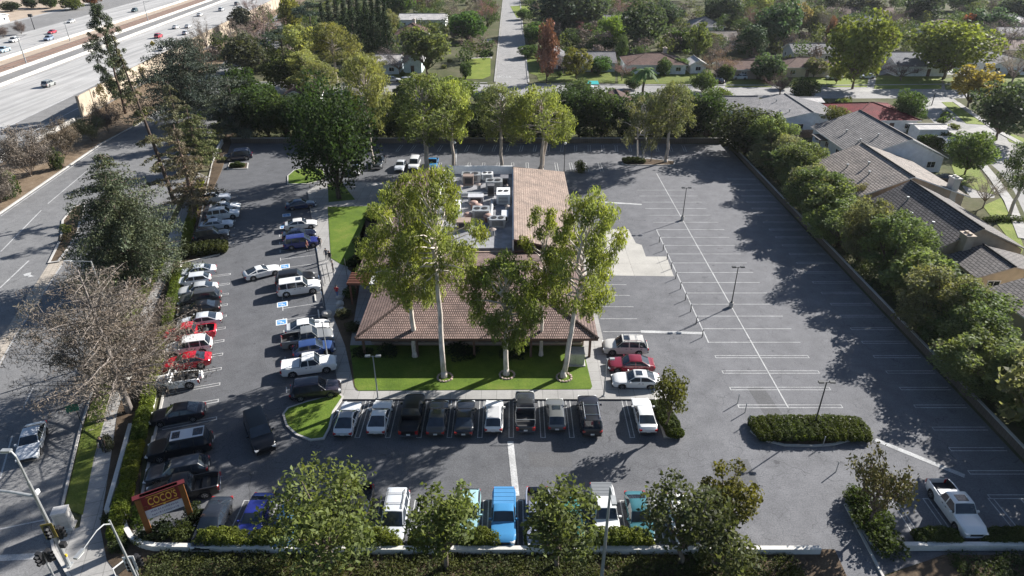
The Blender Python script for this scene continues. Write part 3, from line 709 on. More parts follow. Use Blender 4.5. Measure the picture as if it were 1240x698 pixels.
def p_umbrella(seed, h=14., w=14., nleaf=4000, leaf=.6):
    rng = np.random.default_rng(seed); mb = MB(); cl = []
    mb.tube(bez((0, 0, -.1), (.3, .2, h * .7), 0, 4, rng, .1), [.4, .36, .32, .28, .22], 8)
    for i in range(22):
        a = i * 2.399; rr = w / 2 * math.sqrt((i + .5) / 22); z = h * (.97 - .28 * (rr / (w / 2)) ** 2) - (i % 3) * h * .07
        c = Vector((math.cos(a) * rr, math.sin(a) * rr, z)); r = w * .11 * rng.uniform(.8, 1.3); cl.append((c, (r, r, r * .42), r * r)); limb(mb, (.3, .2, h * .66), c, .12, .03, rng, .1, .1, 3, 5)
    tot = sum(n_ for *_, n_ in cl); cl = [(c, r, nleaf * q / tot) for c, r, q in cl]
    return Proto(leaf_mesh('crown', cl, leaf, rng, .5, 0, 'needle', .3, .5, .2), mb.mesh('trunk', M['bark'], True), h, w)
def p_palm(seed, h=7., w=4.4, nf=22):
    rng = np.random.default_rng(seed); mb = MB(); mb.tube(bez((0, 0, -.1), (.1, 0, h * .78), 0, 5, rng, .03), [.22, .2, .18, .18, .17, .2], 8); fr = MB(); LV = []
    for i in range(nf):
        a = i * 2.399; up = rng.uniform(-.2, 1.1); pts = []
        for q in range(6):
            t = q / 5; r = w / 2 * t; pts.append(Vector((math.cos(a) * r + .1, math.sin(a) * r, h * .78 + up * w * .35 * t - w * .42 * t * t)))
        sd = Vector((-math.sin(a), math.cos(a), 0))
        for q in range(5):
            wd = .34 * math.sin(math.pi * (q + .6) / 6); wd2 = .34 * math.sin(math.pi * (q + 1.6) / 6.2)
            for s_ in (1, -1):
                fr.quad(pts[q], pts[q + 1], pts[q + 1] + sd * s_ * wd2 + Vector((0, 0, -wd2 * .4)), pts[q] + sd * s_ * wd + Vector((0, 0, -wd * .4))); LV.append(rng.uniform(.2, .8))
    me = fr.mesh('fronds', M['leaf']); me.attributes.new('lv', 'FLOAT', 'FACE').data.foreach_set('value', LV)
    return Proto(me, mb.mesh('trunk', M['bark'], True), h, w)

def make_protos():
    PR['gum'] = [p_euc(s, 16, 7.2, .46, leaf=.36, nleaf=6200, nc=32 + s % 3, r0=.24) for s in (11, 12, 13)]
    PR['gum_twin'] = [p_euc(21, 15.5, 8, .46, trunks=2, leaf=.36, nleaf=6200, nc=36, r0=.22)]
    PR['broad'] = [p_broad(s, 8, 8, .16, nleaf=6500, nc=40, r0=.14) for s in (31, 32, 33, 34)]
    PR['far'] = [p_broad(s, 9, 9, .02, leaf=.55, nleaf=4200, nc=34, r0=.16) for s in (41, 42, 43, 44)]
    PR['far_loose'] = [p_broad(s, 10, 8, .12, leaf=.5, nleaf=3000, nc=30, bumpy=.2, shell=.2, r0=.15) for s in (45, 46)]
    PR['far_cone'] = [p_broad(s, 12, 9, .06, leaf=.6, nleaf=3400, nc=28, mat='needle', cone=.55, bumpy=.28) for s in (47, 48)]
    PR['hedge_tree'] = [p_broad(s, 9, 7, .04, leaf=.34, nleaf=6500, nc=34, bumpy=.30, shell=.45, r0=.16) for s in (51, 52, 53, 54)]
    PR['magnolia'] = [p_broad(s, 8.5, 7.4, .30, leaf=.40, nleaf=2500, nc=24, bumpy=.26, shell=.3, aspect=.55, r0=.2) for s in (61, 62, 63)]
    PR['small'] = [p_broad(s, 5, 4, .40, leaf=.24, nleaf=1700, nc=18, bumpy=.28, shell=.3, r0=.12) for s in (65, 66)]
    PR['shrub'] = [p_broad(s, 1.6, 2.4, -.15, leaf=.2, nleaf=1300, nc=16, bumpy=.36, trunk=False) for s in (71, 72, 73)]
    PR['cedar'] = [p_cedar(s) for s in (81, 82)]
    PR['bare'] = [p_bare(s, nleaf=4200, nb=12, leaf=.36, aspect=.15) for s in (91, 92, 93)]
    PR['scrub'] = [p_bare(s, 5, 7.5, .04, nb=14, nleaf=8000, leaf=.42, r0=.09, twig=1.5, aspect=.17) for s in (95, 96)]
    PR['column'] = [p_column(s) for s in (101, 102)]
    PR['umbrella'] = [p_umbrella(105)]
    PR['palm'] = [p_palm(107)]
    PR['screen'] = [p_broad(s, 9, 7, .0, leaf=.23, nleaf=15000, nc=46, bumpy=.2, shell=.15, r0=.16) for s in (55, 56, 57, 58, 59, 60)]
make_protos()
PCNT = {}
BARK = {'gum': (.46, .40, .34), 'gum_twin': (.46, .40, .34), 'bare': (.22, .18, .16), 'scrub': (.24, .2, .17)}
PARTN = {'crown': 'crown', 'twigs': 'crown', 'fronds': 'fronds'}
def plant(kind, X, Y, h, w, tint, name, label, cat='tree', group=None, rz=None, z=0.0, bark=None, idx=None, proto=None):
    tint = (tint[0] * 1.04, tint[1] * 1.04, tint[2] + .07 * tint[1])
    if proto is None:
        l = PR[kind]; i = PCNT.get(kind, 0); PCNT[kind] = i + 1; proto = l[(i if idx is None else idx) % len(l)]
        if rz is None: rz = (i * 1.37 + X * .1) % 6.283
    r = empty(name, (X, Y, z), rz or 0.0, label, cat, group)
    sx = w / proto.w; sz = h / proto.h; r.scale = (sx, sx, sz)
    c = link('crown' if proto.trunk or kind == 'palm' else 'foliage', proto.crown, r, tint)
    if proto.trunk: link('trunk', proto.trunk, r, bark or BARK.get(kind, (.13, .10, .08)))
    return r
def tree(kind, px, pyb, pyt, wpx, tint, label, name='tree', cat='tree', group=None, bark=None, **kw):
    X, Y = G(px, pyb); h = max(1.0, height_at(px, pyb, pyt)); w = wpx / ppm(Y, h * .6)
    return plant(kind, X, Y, h, w, tint, name, label, cat, group, bark=bark, **kw)
# colours (albedo)
OLIVE = (.19, .20, .075); DARKG = (.028, .048, .018); MIDG = (.05, .080, .022); LIME = (.12, .145, .022); BLUEG = (.036, .052, .040); GREYG = (.075, .082, .055)
GREYT = (.20, .172, .14); PINKT = (.21, .145, .13); BROWNT = (.15, .105, .075); GOLD = (.20, .16, .04); YG = (.098, .115, .026); RUST = (.15, .07, .04); WHITET = (.26, .23, .20)
GUMC = (.235, .27, .065)

# ---- the five gums on the restaurant lawn
def hero(px, py, h, w, label, seed, **kw):
    X, Y = G(px, py); tint = kw.pop('tint', GUMC); z = .16
    return plant('gum', X, Y, h, w, tint, 'gum_tree', label, 'tree', 'gum trees on the lawn in front of the restaurant', rz=0, z=z, proto=p_euc(seed, h=h, w=w, **kw), bark=(.62, .55, .48))
hero(503, 433, 19.0, 9.2, 'leftmost gum tree on the front lawn, its broad crown over the roof', 201, base=.41, leaf=.32, nc=40, nleaf=12500, lean=(-.3, 1.0), clump=(.9, 1.6))
hero(538, 458, 22.0, 9.6, 'tallest gum tree on the front lawn, second pale trunk from the left', 202, base=.54, leaf=.32, nc=40, nleaf=12500, lean=(-.4, 2.0), clump=(.95, 1.75))
hero(613, 455, 13.6, 7.8, 'low dark green gum tree in the middle of the front lawn', 203, base=.40, leaf=.32, nc=34, nleaf=10500, tint=(.17, .215, .055), clump=(.95, 1.6))
hero(655, 432, 17.4, 4.6, 'slender gum tree with a narrow top, standing behind the rightmost gum', 204, base=.44, leaf=.32, nc=26, nleaf=4600, r0=.2, clump=(.6, 1.1))
hero(682, 458, 19.6, 8.0, 'rightmost gum tree on the front lawn, bright crown leaning over the east roof', 205, base=.46, leaf=.32, nc=38, nleaf=12000, lean=(1.9, 1.0), clump=(.9, 1.6))
# ---- gums and others round the back of the lot
BG = 'gum trees in the lot behind the restaurant'
tree('gum', 518, 215, 88, 96, (.165, .2, .07), 'fork-trunked gum tree behind the restaurant, leftmost of the back row', 'gum_tree', group=BG, idx=0)
tree('gum', 549, 205, 96, 66, GUMC, 'gum tree behind the restaurant beside the broad white stop bar', 'gum_tree', group=BG, idx=1)
tree('gum', 607, 206, 100, 66, (.165, .19, .075), 'single-trunk gum tree behind the white roof wall of the restaurant', 'gum_tree', group=BG, idx=2)
tree('gum_twin', 650, 206, 104, 84, GUMC, 'twin-trunked gum tree behind the sunlit sloping roof', 'gum_tree', group=BG)
X, Y = G(773, 196); plant('gum', X, Y, 12.8, 8.6, (.17, .175, .10), 'pale_tree', 'thin grey tree with many pale stems on the small back island', 'tree', rz=0, proto=p_euc(230, 12.8, 8.6, .30, 2, .40, 2600, nc=22, r0=.2), bark=(.5, .45, .4))
tree('gum', 806, 197, 98, 62, (.17, .185, .085), 'gum tree with one leaning white trunk at the end of the back island', 'gum_tree', group=BG, idx=1)
# ---- the big dark tree at the north-west corner of the restaurant
X, Y = G(411, 242)
plant('broad', X, Y, 19.5, 12.6, (.032, .055, .018), 'broad_tree', 'huge dark green tree standing beside the north lawn of the restaurant', 'tree', z=.15, rz=0, proto=p_broad(301, 19.5, 15.5, .10, leaf=.5, nleaf=12500, nc=46, bumpy=.27, shell=.45, r0=.45), bark=(.10, .08, .065))
X, Y = G(452, 205)
plant('gum', X, Y, 21, 8.5, OLIVE, 'gum_tree', 'tall olive gum tree rising behind the huge dark tree', 'tree', idx=2)
# ---- conifers and grey trees along the left road
X, Y = G(168, 338)
plant('cedar', X, Y, 16.6, 16.2, (.082, .10, .058), 'cedar_tree', 'big drooping cedar beside the left road and its median', 'tree', rz=0, proto=p_cedar(311, 16.6, 17.5, .06, 16, 46000, .36, power=.55, gaps=.06, per=9, thick=.62, top=.03), bark=(.16, .12, .10))
X, Y = G(212, 248)
plant('cedar', X, Y, 26.5, 8.5, (.14, .14, .075), 'leaning_pine', 'tall leaning conifer with a bare upper trunk beside the left road', 'tree', rz=0, proto=p_cedar(312, 26.5, 8.5, .05, 16, 4500, .42, power=1.15, gaps=.45, per=5, lean=(-4.2, 2.5), droop=.9, r0=.36), bark=(.085, .062, .05))
X, Y = G(238, 262)
plant('cedar', X, Y, 14.5, 9, (.145, .125, .08), 'conifer', 'brownish thin conifer over the white cars by the west hedge', 'tree', rz=0, proto=p_cedar(313, 14.5, 9, .12, 12, 8000, .36, power=.7, gaps=.25, per=6), bark=(.2, .14, .11))
X, Y = G(243, 205)
plant('cedar', X, Y, 12.0, 10, (.13, .15, .06), 'conifer', 'olive green conifer between the leaning trunk and the dark parked vehicle', 'tree', rz=0, proto=p_cedar(314, 12, 10, .1, 11, 10000, .42, power=.6, gaps=.15, per=7), bark=(.18, .13, .1))
X, Y = G(222, 178)
plant('cedar', X, Y, 13.0, 9, (.15, .15, .08), 'conifer', 'dull olive conifer by the road below the blue-grey layered cedar', 'tree', rz=1, proto=p_cedar(315, 13, 9, .1, 11, 4200, .45, power=.6, gaps=.2, per=6))
X, Y = G(238, 150)
plant('cedar', X, Y, 18.5, 27, (.065, .085, .068), 'cedar_tree', 'wide blue-grey cedar with flat layers beside the freeway wall', 'tree', rz=0, proto=p_cedar(316, 18.5, 27, .14, 12, 30000, .5, power=.45, gaps=.08, per=9, droop=.5, top=.05, thick=.42), bark=(.12, .1, .09))
X, Y = G(290, 168)
plant('cedar', X, Y, 12.5, 15, (.09, .11, .08), 'cedar_tree', 'lower blue-grey cedar between the layered cedar and the back wall', 'tree', rz=2, proto=p_cedar(317, 12.5, 15, .1, 9, 15000, .45, power=.55, gaps=.12, per=8, droop=.5), bark=(.12, .1, .09))
X, Y = G(152, 138)
plant('pine', X, Y, 24.0, 9.0, (.075, .10, .05), 'pine_tree', 'tall narrow dark pine in front of the freeway sound wall', 'tree', rz=0, proto=p_pine(318, 24, 10.0, 13000, .5, 60), bark=(.13, .09, .07))
X, Y = G(158, 500)
plant('cedar', X, Y, 14.2, 16.5, (.16, .138, .112), 'grey_tree', 'large grey wispy tree with sparse foliage beside the left road', 'tree', rz=0, proto=p_cedar(321, 14.2, 16.5, .14, 13, 25000, .36, power=.5, gaps=.12, per=8, droop=.2, rise=.28, thick=.5, lean=(-1.6, 2.0), mat='twig', aspect=.15, r0=.36), bark=(.24, .21, .19))
X, Y = G(172, 447)
plant('cedar', X, Y, 10.0, 12, (.15, .125, .10), 'grey_tree', 'brown-grey wispy tree reaching over the red cars by the hedge', 'tree', rz=0, proto=p_cedar(322, 10, 12, .16, 9, 15000, .34, power=.5, gaps=.15, per=7, droop=.2, rise=.25, thick=.5, lean=(.8, .6), mat='twig', aspect=.16, r0=.22), bark=(.22, .19, .17))
X, Y = G(118, 482)
plant('bare', X, Y, 11.5, 7.5, (.17, .155, .12), 'grey_tree', 'slim grey-stemmed tree at the kerb, left of the large grey tree', 'tree', rz=0, proto=p_bare(323, 11.5, 7.5, .22, 9, 4500, .42, .2, 1.2, .15, lean=(-.5, 1)), bark=(.19, .165, .15))
tree('shrub', 132, 545, 527, 16, GREYG, 'small grey-green bush on the walk beside the standing person', 'bush', 'bush')
tree('shrub', 81, 282, 272, 13, (.12, .14, .03), 'small yellow-green bush at the tip of the road median', 'bush', 'bush')
tree('shrub', 79, 292, 283, 12, (.07, .06, .045), 'dull brown bush on the road median', 'bush', 'bush')
# ---- scrub on the verge between the road and the freeway
for px, py, pt, w, tint, kind, lab in (
    (38, 214, 164, 62, GREYT, 'scrub', 'largest grey leafless bush on the dry verge beside the frontage road'), (2, 246, 206, 46, (.2, .172, .14), 'scrub', 'grey leafless bush on the verge at the left edge'),
    (80, 190, 152, 40, (.14, .115, .08), 'scrub', 'brown bush on the verge below the end of the sound wall'), (112, 172, 142, 34, (.095, .105, .05), 'scrub', 'greenish bush in front of the near end of the sound wall'),
    (132, 162, 128, 34, (.16, .125, .1), 'scrub', 'brownish bush leaning against the first wall panels'), (12, 240, 214, 26, MIDG, 'shrub', 'green bush on the verge among grey twigs'), (70, 205, 178, 20, (.06, .075, .03), 'shrub', 'dark green bush low on the verge beside leaf litter'),
    (252, 66, 22, 30, GREYT, 'bare', 'leafless grey tree against the middle of the sound wall'), (266, 72, 46, 20, (.07, .08, .035), 'shrub', 'green bush behind the beige wall panels and bare trees'),
    (238, 78, 44, 22, (.16, .14, .1), 'scrub', 'thin brownish bush covering the sound wall beyond the pine'), (280, 56, 24, 26, (.17, .14, .12), 'bare', 'brown leafless tree at the far end of the sound wall'),
    (296, 46, 8, 34, (.065, .072, .05), 'far_cone', 'grey-green conifer beyond the far end of the sound wall'), (310, 28, -4, 36, PINKT, 'bare', 'pale pinkish leafless tree beside the far freeway lanes')):
    tree(kind, px, py, pt, w, tint, lab, 'bush' if kind in ('scrub', 'shrub') else 'tree', 'bush' if kind in ('scrub', 'shrub') else 'tree')
for px, py, pt, w, lab in ((26, 42, 28, 13, 'first low brown bush on the far freeway shoulder'), (4, 46, 33, 14, 'brown bush on the far freeway shoulder at the left edge')):
    tree('scrub', px, py, pt, w, (.16, .125, .11), lab, 'bush', 'bush')
for px, py, pt, w, tint, lab in ((88, 12, -6, 26, (.10, .12, .03), 'yellow-green tree on the tan bank above the freeway'), (62, 10, -8, 22, MIDG, 'green tree on the tan bank left of the yellow-green one'), (38, 10, -4, 18, DARKG, 'dark tree on the tan bank near the white house'),
    (14, 14, 2, 20, (.04, .055, .025), 'dark shrub mass in front of the house above the freeway'), (112, 6, -10, 20, RUST, 'rusty tree at the far end of the tan bank')):
    tree('far', px, py, pt, w, tint, lab)
# ---- dense row of trees behind the back wall
ORD = ['first', 'second', 'third', 'fourth', 'fifth', 'sixth', 'seventh', 'eighth', 'ninth', 'tenth', 'eleventh', 'twelfth', 'thirteenth', 'fourteenth', 'fifteenth', 'sixteenth', 'seventeenth', 'eighteenth', 'nineteenth', 'twentieth', 'twenty-first', 'twenty-second', 'twenty-third', 'twenty-fourth', 'twenty-fifth', 'twenty-sixth']
rr = random.Random(5)
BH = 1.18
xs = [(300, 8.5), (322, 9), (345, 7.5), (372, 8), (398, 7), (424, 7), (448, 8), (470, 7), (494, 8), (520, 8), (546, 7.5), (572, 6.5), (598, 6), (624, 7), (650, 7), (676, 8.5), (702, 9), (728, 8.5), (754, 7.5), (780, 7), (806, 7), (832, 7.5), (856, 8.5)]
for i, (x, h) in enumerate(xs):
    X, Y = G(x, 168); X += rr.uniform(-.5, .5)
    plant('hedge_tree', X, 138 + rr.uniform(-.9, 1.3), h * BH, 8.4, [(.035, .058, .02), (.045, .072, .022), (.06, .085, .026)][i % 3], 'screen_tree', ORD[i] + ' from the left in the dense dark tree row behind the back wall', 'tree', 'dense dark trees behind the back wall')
for x, pyb, pt, w, tint, lab in ((296, 128, 82, 50, (.045, .075, .02), 'bright green round tree at the left end of the back wall'), (322, 135, 100, 34, (.05, .085, .02), 'green bushy tree left of the brown-roofed house'), (445, 132, 66, 46, OLIVE, 'olive tree just right of the huge dark tree'), (388, 128, 74, 58, OLIVE, 'olive tree behind the top of the huge dark tree'),
    (352, 112, 62, 48, (.075, .09, .03), 'olive green tree behind the small brown roof'), (300, 88, 40, 54, (.075, .082, .055), 'grey-green cedar beyond the blue-grey cedars')):
    tree('gum' if tint == OLIVE else 'far', x, pyb, pt, w, tint, lab)
# ---- green screen along the east wall
i = 0
for y in np.arange(30, 131, 4.6):
    h = 9.8 + rr.uniform(-2.6, 1.9) - (1.4 if y > 95 else 0)
    tint = [(.145, .185, .07), (.17, .205, .085), (.115, .155, .06), (.185, .19, .10)][i % 4]
    kd = 'far_loose' if i % 5 == 3 else 'screen'
    plant(kd, 47.0 + rr.uniform(-1.0, 1.6) + (1 if y > 110 else 0), y + rr.uniform(-.8, .8), h, 7.4 + rr.uniform(-1.8, 1.8), tint, 'screen_tree', ORD[i] + ' tree from the front in the green row along the east wall', 'tree', 'green trees along the east wall'); i += 1
X, Y = G(905, 192)
plant('hedge_tree', X, Y + 2, 9.5, 11.5, (.06, .075, .024), 'broad_tree', 'wide yellowish-dark tree at the far corner of the east wall', 'tree')
tree('small', 925, 190, 150, 26, (.13, .075, .035), 'small reddish tree at the far corner by the east wall')
tree('small', 1006, 165, 128, 34, (.095, .105, .03), 'round yellow-green tree between the grey house and the red roof')
tree('broad', 972, 125, 96, 34, (.045, .07, .022), 'dark green tree right of the maroon leafless tree on the street')
tree('bare', 944, 115, 90, 40, (.13, .075, .07), 'spreading maroon leafless tree at the kerb above the grey house', bark=(.12, .08, .07))
# ---- neighbourhood trees, one by one
NB = [  # kind, px, base y, top y, width px, tint, label
 ('bare', 322, 62, 8, 46, PINKT, 'pinkish leafless tree left of the dark umbrella pine'), ('bare', 300, 75, 30, 34, GREYT, 'grey leafless tree left of the second umbrella pine'),
 ('far', 354, 40, -8, 26, (.12, .12, .03), 'yellow-olive tree just behind the dark umbrella pine'), ('umbrella', 378, 46, 2, 40, (.035, .052, .04), 'dark umbrella pine left of the cypress row'),
 ('umbrella', 343, 72, 35, 46, (.045, .062, .042), 'second umbrella pine, lower and left of the first'), ('far_loose', 366, 78, 28, 36, OLIVE, 'olive feathery tree in front of the dark umbrella pine'),
 ('gum', 408, 100, 26, 58, (.105, .105, .035), 'tall ochre-olive gum in front of the cypress row'), ('far', 392, 66, 30, 24, DARKG, 'dark round tree at the left foot of the cypress row'),
 ('gum', 372, 112, 60, 42, OLIVE, 'olive gum in front of the pale hidden house'), ('gum', 450, 108, 64, 46, (.105, .108, .035), 'olive gum at the right foot of the cypress row'),
 ('far', 484, 20, -14, 30, MIDG, 'mid green tree above the white-roofed house'), ('far', 472, 42, 12, 24, (.10, .10, .05), 'dull olive tree between the last cypress and the hip-roofed house'),
 ('bare', 502, 12, -10, 30, (.16, .08, .07), 'reddish leafless tree behind the white-roofed house'), ('bare', 556, 36, -4, 46, (.19, .17, .11), 'tan leafless tree right of the white-roofed house'),
 ('bare', 590, 34, -4, 24, (.24, .13, .12), 'pink-red leafless street tree on the left kerb'), ('far', 566, 50, 12, 42, (.04, .075, .018), 'dense green tree on the left corner of the street'),
 ('bare', 578, 70, 42, 40, (.18, .125, .115), 'mauve leafless tree in front of the dense green corner tree'), ('far_loose', 518, 90, 28, 58, (.072, .085, .035), 'big loose olive tree in front of the hip-roofed house'),
 ('bare', 484, 92, 54, 42, (.15, .125, .125), 'grey leafless tree in front of the hip-roofed house'), ('far', 564, 96, 74, 15, (.035, .055, .018), 'small dark round tree on the corner lawn'),
 ('far', 552, 122, 92, 44, (.085, .11, .025), 'lime green tree at the left end of the cross street'), ('far', 500, 122, 96, 40, (.04, .06, .02), 'dark green tree behind the fork-trunked gum'),
 ('far', 648, 52, 26, 32, (.045, .075, .02), 'green tree on the right side of the street'), ('far', 634, 24, 10, 16, (.05, .08, .02), 'small green tree on the far right lawn of the street'), ('far', 640, 70, 54, 26, MIDG, 'green bush on the right kerb above the dry lawn'),
 ('far_cone', 672, 42, -16, 58, (.030, .042, .025), 'largest dark conifer right of the street'), ('far', 706, 40, -14, 56, (.038, .05, .032), 'dark tree right of the largest dark conifer'),
 ('far_cone', 662, 100, 23, 27, (.17, .085, .06), 'reddish-brown dry conifer at the street corner'), ('far', 690, 60, 34, 26, (.035, .05, .022), 'dark bush behind the reddish dry conifer'),
 ('bare', 708, 46, 26, 28, (.19, .085, .075), 'red leafless tree among dark trees right of the street'), ('far', 740, 52, 18, 40, (.085, .125, .015), 'bright lime tree left of the big dark round tree'),
 ('far', 778, 62, 2, 50, (.040, .055, .032), 'big dark round tree behind the long brown roof'), ('far_cone', 752, 78, 42, 16, (.065, .095, .022), 'narrow green tree at the end of the grey gable roof'),
 ('far', 728, 64, 46, 34, (.035, .052, .02), 'dark bush mass behind the grey gable roof'), ('far_loose', 698, 96, 58, 34, (.115, .115, .03), 'yellow-olive tree in front of the grey gable house'),
 ('far', 726, 90, 68, 28, (.04, .075, .018), 'deep green round tree in front of the grey gable house'), ('bare', 753, 98, 74, 26, (.22, .13, .115), 'pink leafless tree on the lawn left of the brown-roofed house'),
 ('bare', 682, 90, 62, 34, (.15, .12, .12), 'grey leafless tree beside the reddish dry conifer'), ('bare', 753, 26, -2, 34, (.25, .14, .13), 'pale pink leafless tree at the very top, left of the blue-green tree'), ('far', 726, 20, -8, 28, MIDG, 'green tree at the top edge above the red leafless tree'),
 ('far', 806, 36, 0, 36, (.045, .065, .045), 'blue-green tree behind the lime-topped hedge'), ('far_loose', 842, 78, 24, 30, (.075, .09, .03), 'tall olive green tree right of the lime-topped hedge'),
 ('far', 803, 92, 70, 18, (.035, .055, .018), 'boxy dark clipped tree in front of the brown-roofed house'), ('far', 872, 36, -8, 42, (.038, .052, .035), 'dark tree at the top right of the grey hip roof'), ('far', 884, 34, 14, 24, (.04, .06, .03), 'small dark tree below the dark tree at the top'),
 ('bare', 906, 36, 8, 32, (.17, .09, .085), 'maroon leafless tree left of the big deep green tree'), ('far', 936, 58, 2, 52, (.034, .058, .03), 'big deep green tree behind the maroon leafless tree'), ('far_cone', 908, 70, 30, 40, (.032, .055, .022), 'dark green conical tree behind the low brown roof'),
 ('bare', 872, 78, 42, 38, (.15, .12, .11), 'grey-mauve leafless tree left of the dark conical tree'), ('far_loose', 864, 62, 40, 26, (.085, .085, .035), 'olive tree below the pink gable roof'), ('bare', 868, 96, 62, 46, (.19, .13, .075), 'tan leafless tree in front of the low brown roof'),
 ('far', 928, 98, 64, 36, (.038, .058, .03), 'dark green tree right of the low brown roof'), ('far', 879, 98, 78, 18, (.05, .075, .02), 'green bush beside the white hatchback on the round drive'), ('palm', 778, 122, 74, 36, (.06, .10, .035), 'feathery green palm beside the cross street'), ('palm', 757, 124, 106, 12, (.10, .07, .05), 'small dry palm beside the pink roof corner'),
 ('far', 822, 88, 70, 20, MIDG, 'round bush at the right end of the brown-roofed house'), ('far', 850, 112, 86, 26, (.06, .085, .025), 'green tree at the kerb left of the round drive'),
 ('far_loose', 965, 44, 2, 24, (.13, .105, .06), 'tan-topped tree behind the dark clipped hedge'), ('bare', 1002, 48, 6, 32, (.17, .15, .13), 'grey leafless tree behind the dark clipped hedge'), ('far_cone', 1003, 56, 20, 14, (.20, .105, .06), 'orange-brown thin conifer left of the yellow-green tree'),
 ('far', 985, 42, 8, 28, (.075, .08, .04), 'olive-grey tree at the top behind the orange conifer'), ('far', 1042, 22, -8, 44, (.07, .075, .06), 'grey-green tree at the top behind the yellow-green tree'), ('far', 1010, 62, 38, 22, (.05, .07, .045), 'small blue-green tree beside the orange conifer'),
 ('broad', 1032, 108, 16, 72, YG, 'tall yellow-green tree with a thick trunk on the cross street'), ('broad', 1142, 96, 24, 90, (.115, .135, .03), 'wide domed yellow-green tree over the white-walled house'),
 ('bare', 1064, 92, 66, 34, (.14, .115, .115), 'grey leafless tree between the two yellow-green trees'), ('bare', 1090, 98, 76, 46, (.15, .12, .125), 'grey leafless tree in front of the white-walled house'), ('far_loose', 985, 94, 70, 26, (.09, .095, .05), 'grey-olive tree in front of the red-brown roofs'), ('far_loose', 1012, 102, 76, 26, (.11, .12, .03), 'yellow-green shrub tree left of the thick trunk'),
 ('far', 1112, 32, -10, 44, (.036, .05, .036), 'dark tree right of the dark gable house at the top'), ('bare', 1072, 42, 8, 36, (.13, .095, .10), 'dark mauve leafless tree above the yellow-green trees'), ('far', 1192, 46, 10, 54, (.034, .056, .036), 'deep green tree behind the domed yellow-green tree'), ('far_loose', 1168, 46, 16, 18, (.19, .07, .05), 'rust red bush tree beside the brown roof at the top'),
 ('bare', 1214, 66, 22, 54, (.18, .14, .14), 'purple-grey leafless tree at the top right'), ('far', 1226, 30, -8, 46, (.045, .058, .045), 'dark tree in the top right corner'), ('far', 1160, 14, -14, 40, MIDG, 'green tree at the top edge near the right corner'),
 ('bare', 1224, 104, 54, 56, WHITET, 'pale leafless tree on the dry lawn at the right edge'), ('far_loose', 1172, 130, 76, 56, GOLD, 'golden tree at the corner of the curving street'), ('broad', 1206, 170, 98, 78, (.046, .062, .036), 'large dark green tree beside the curving street'),
 ('broad', 1096, 152, 110, 36, (.045, .07, .022), 'green tree just right of the red roof'), ('broad', 1168, 212, 160, 54, (.06, .085, .028), 'round green tree in front of the white gable wall'), ('bare', 1190, 252, 212, 42, (.2, .18, .16), 'small grey leafless tree on the lawn of the tan-roofed house'),
 ('gum', 1222, 262, 166, 62, (.055, .075, .034), 'grey-green tree with bent trunks at the right edge by the sidewalk'), ('small', 1036, 252, 222, 22, (.085, .08, .04), 'thin brownish tree beside the tan roof'), ('bare', 1060, 285, 250, 26, (.16, .14, .10), 'sparse tan tree beside the dark roof and green row'),
 ('far', 1010, 18, -10, 30, (.06, .07, .045), 'grey-green tree at the top edge behind the grey leafless tree'), ('far', 916, 14, -10, 30, OLIVE, 'olive tree at the top edge left of the big deep green tree'), ('far', 700, 10, -16, 30, DARKG, 'dark tree at the top edge above the largest conifer'), ('far', 520, 8, -12, 32, (.10, .10, .04), 'olive tree at the top edge left of the tan leafless tree'),
 ('far', 946, 108, 94, 16, DARKG, 'low dark bush on the round lawn drive'), ('far', 1062, 42, 22, 30, (.035, .045, .04), 'very dark bush below the dark gable house'), ('far', 824, 62, 40, 26, (.03, .05, .015), 'dark green tree between hedge and tall olive tree'), ('far', 766, 108, 92, 20, (.05, .07, .025), 'low green bush on the lawn beside the feathery palm'),
 ('far', 700, 118, 96, 30, (.05, .07, .025), 'green tree in front of the cross street left of the turquoise tarp'), ('far', 735, 132, 108, 34, (.06, .08, .028), 'green tree left of the pink roof corner'), ('far', 820, 140, 104, 40, (.05, .075, .025), 'leafy green tree behind the leaning white trunk'), ('far', 868, 132, 106, 34, (.085, .11, .03), 'yellow-green tree left of the grey house'), ('far', 590, 128, 112, 34, (.03, .05, .018), 'dark tree at the street mouth behind the back wall'),
 ('far', 690, 134, 106, 34, (.035, .055, .02), 'dark tree behind the twin-trunked gum'), ('far', 780, 140, 112, 36, (.04, .06, .022), 'dark tree behind the thin grey many-stemmed tree')]
for k, px, pb, pt, w, tint, lab in NB:
    tint = tuple(x * 1.65 for x in tint); w *= 1.02
    tree(k, px, pb, pt, w, tint, lab, {'palm': 'palm_tree', 'umbrella': 'pine_tree', 'far_cone': 'conifer', 'bare': 'bare_tree'}.get(k, 'tree'))
for i, (x, yb, yt, w) in enumerate([(394, 50, 2, 11), (403, 53, 0, 12), (412, 56, -2, 12), (421, 59, -4, 13), (430, 62, -6, 13), (439, 66, -6, 13), (448, 70, -8, 14), (456, 74, -8, 14), (464, 77, -6, 14), (471, 79, -2, 13)]):
    tree('column', x, yb, yt, w * 1.25, (.024, .042, .018), ORD[i] + ' from the left in the row of tall dark cypresses', 'cypress_tree', 'tree', 'row of tall dark cypresses')
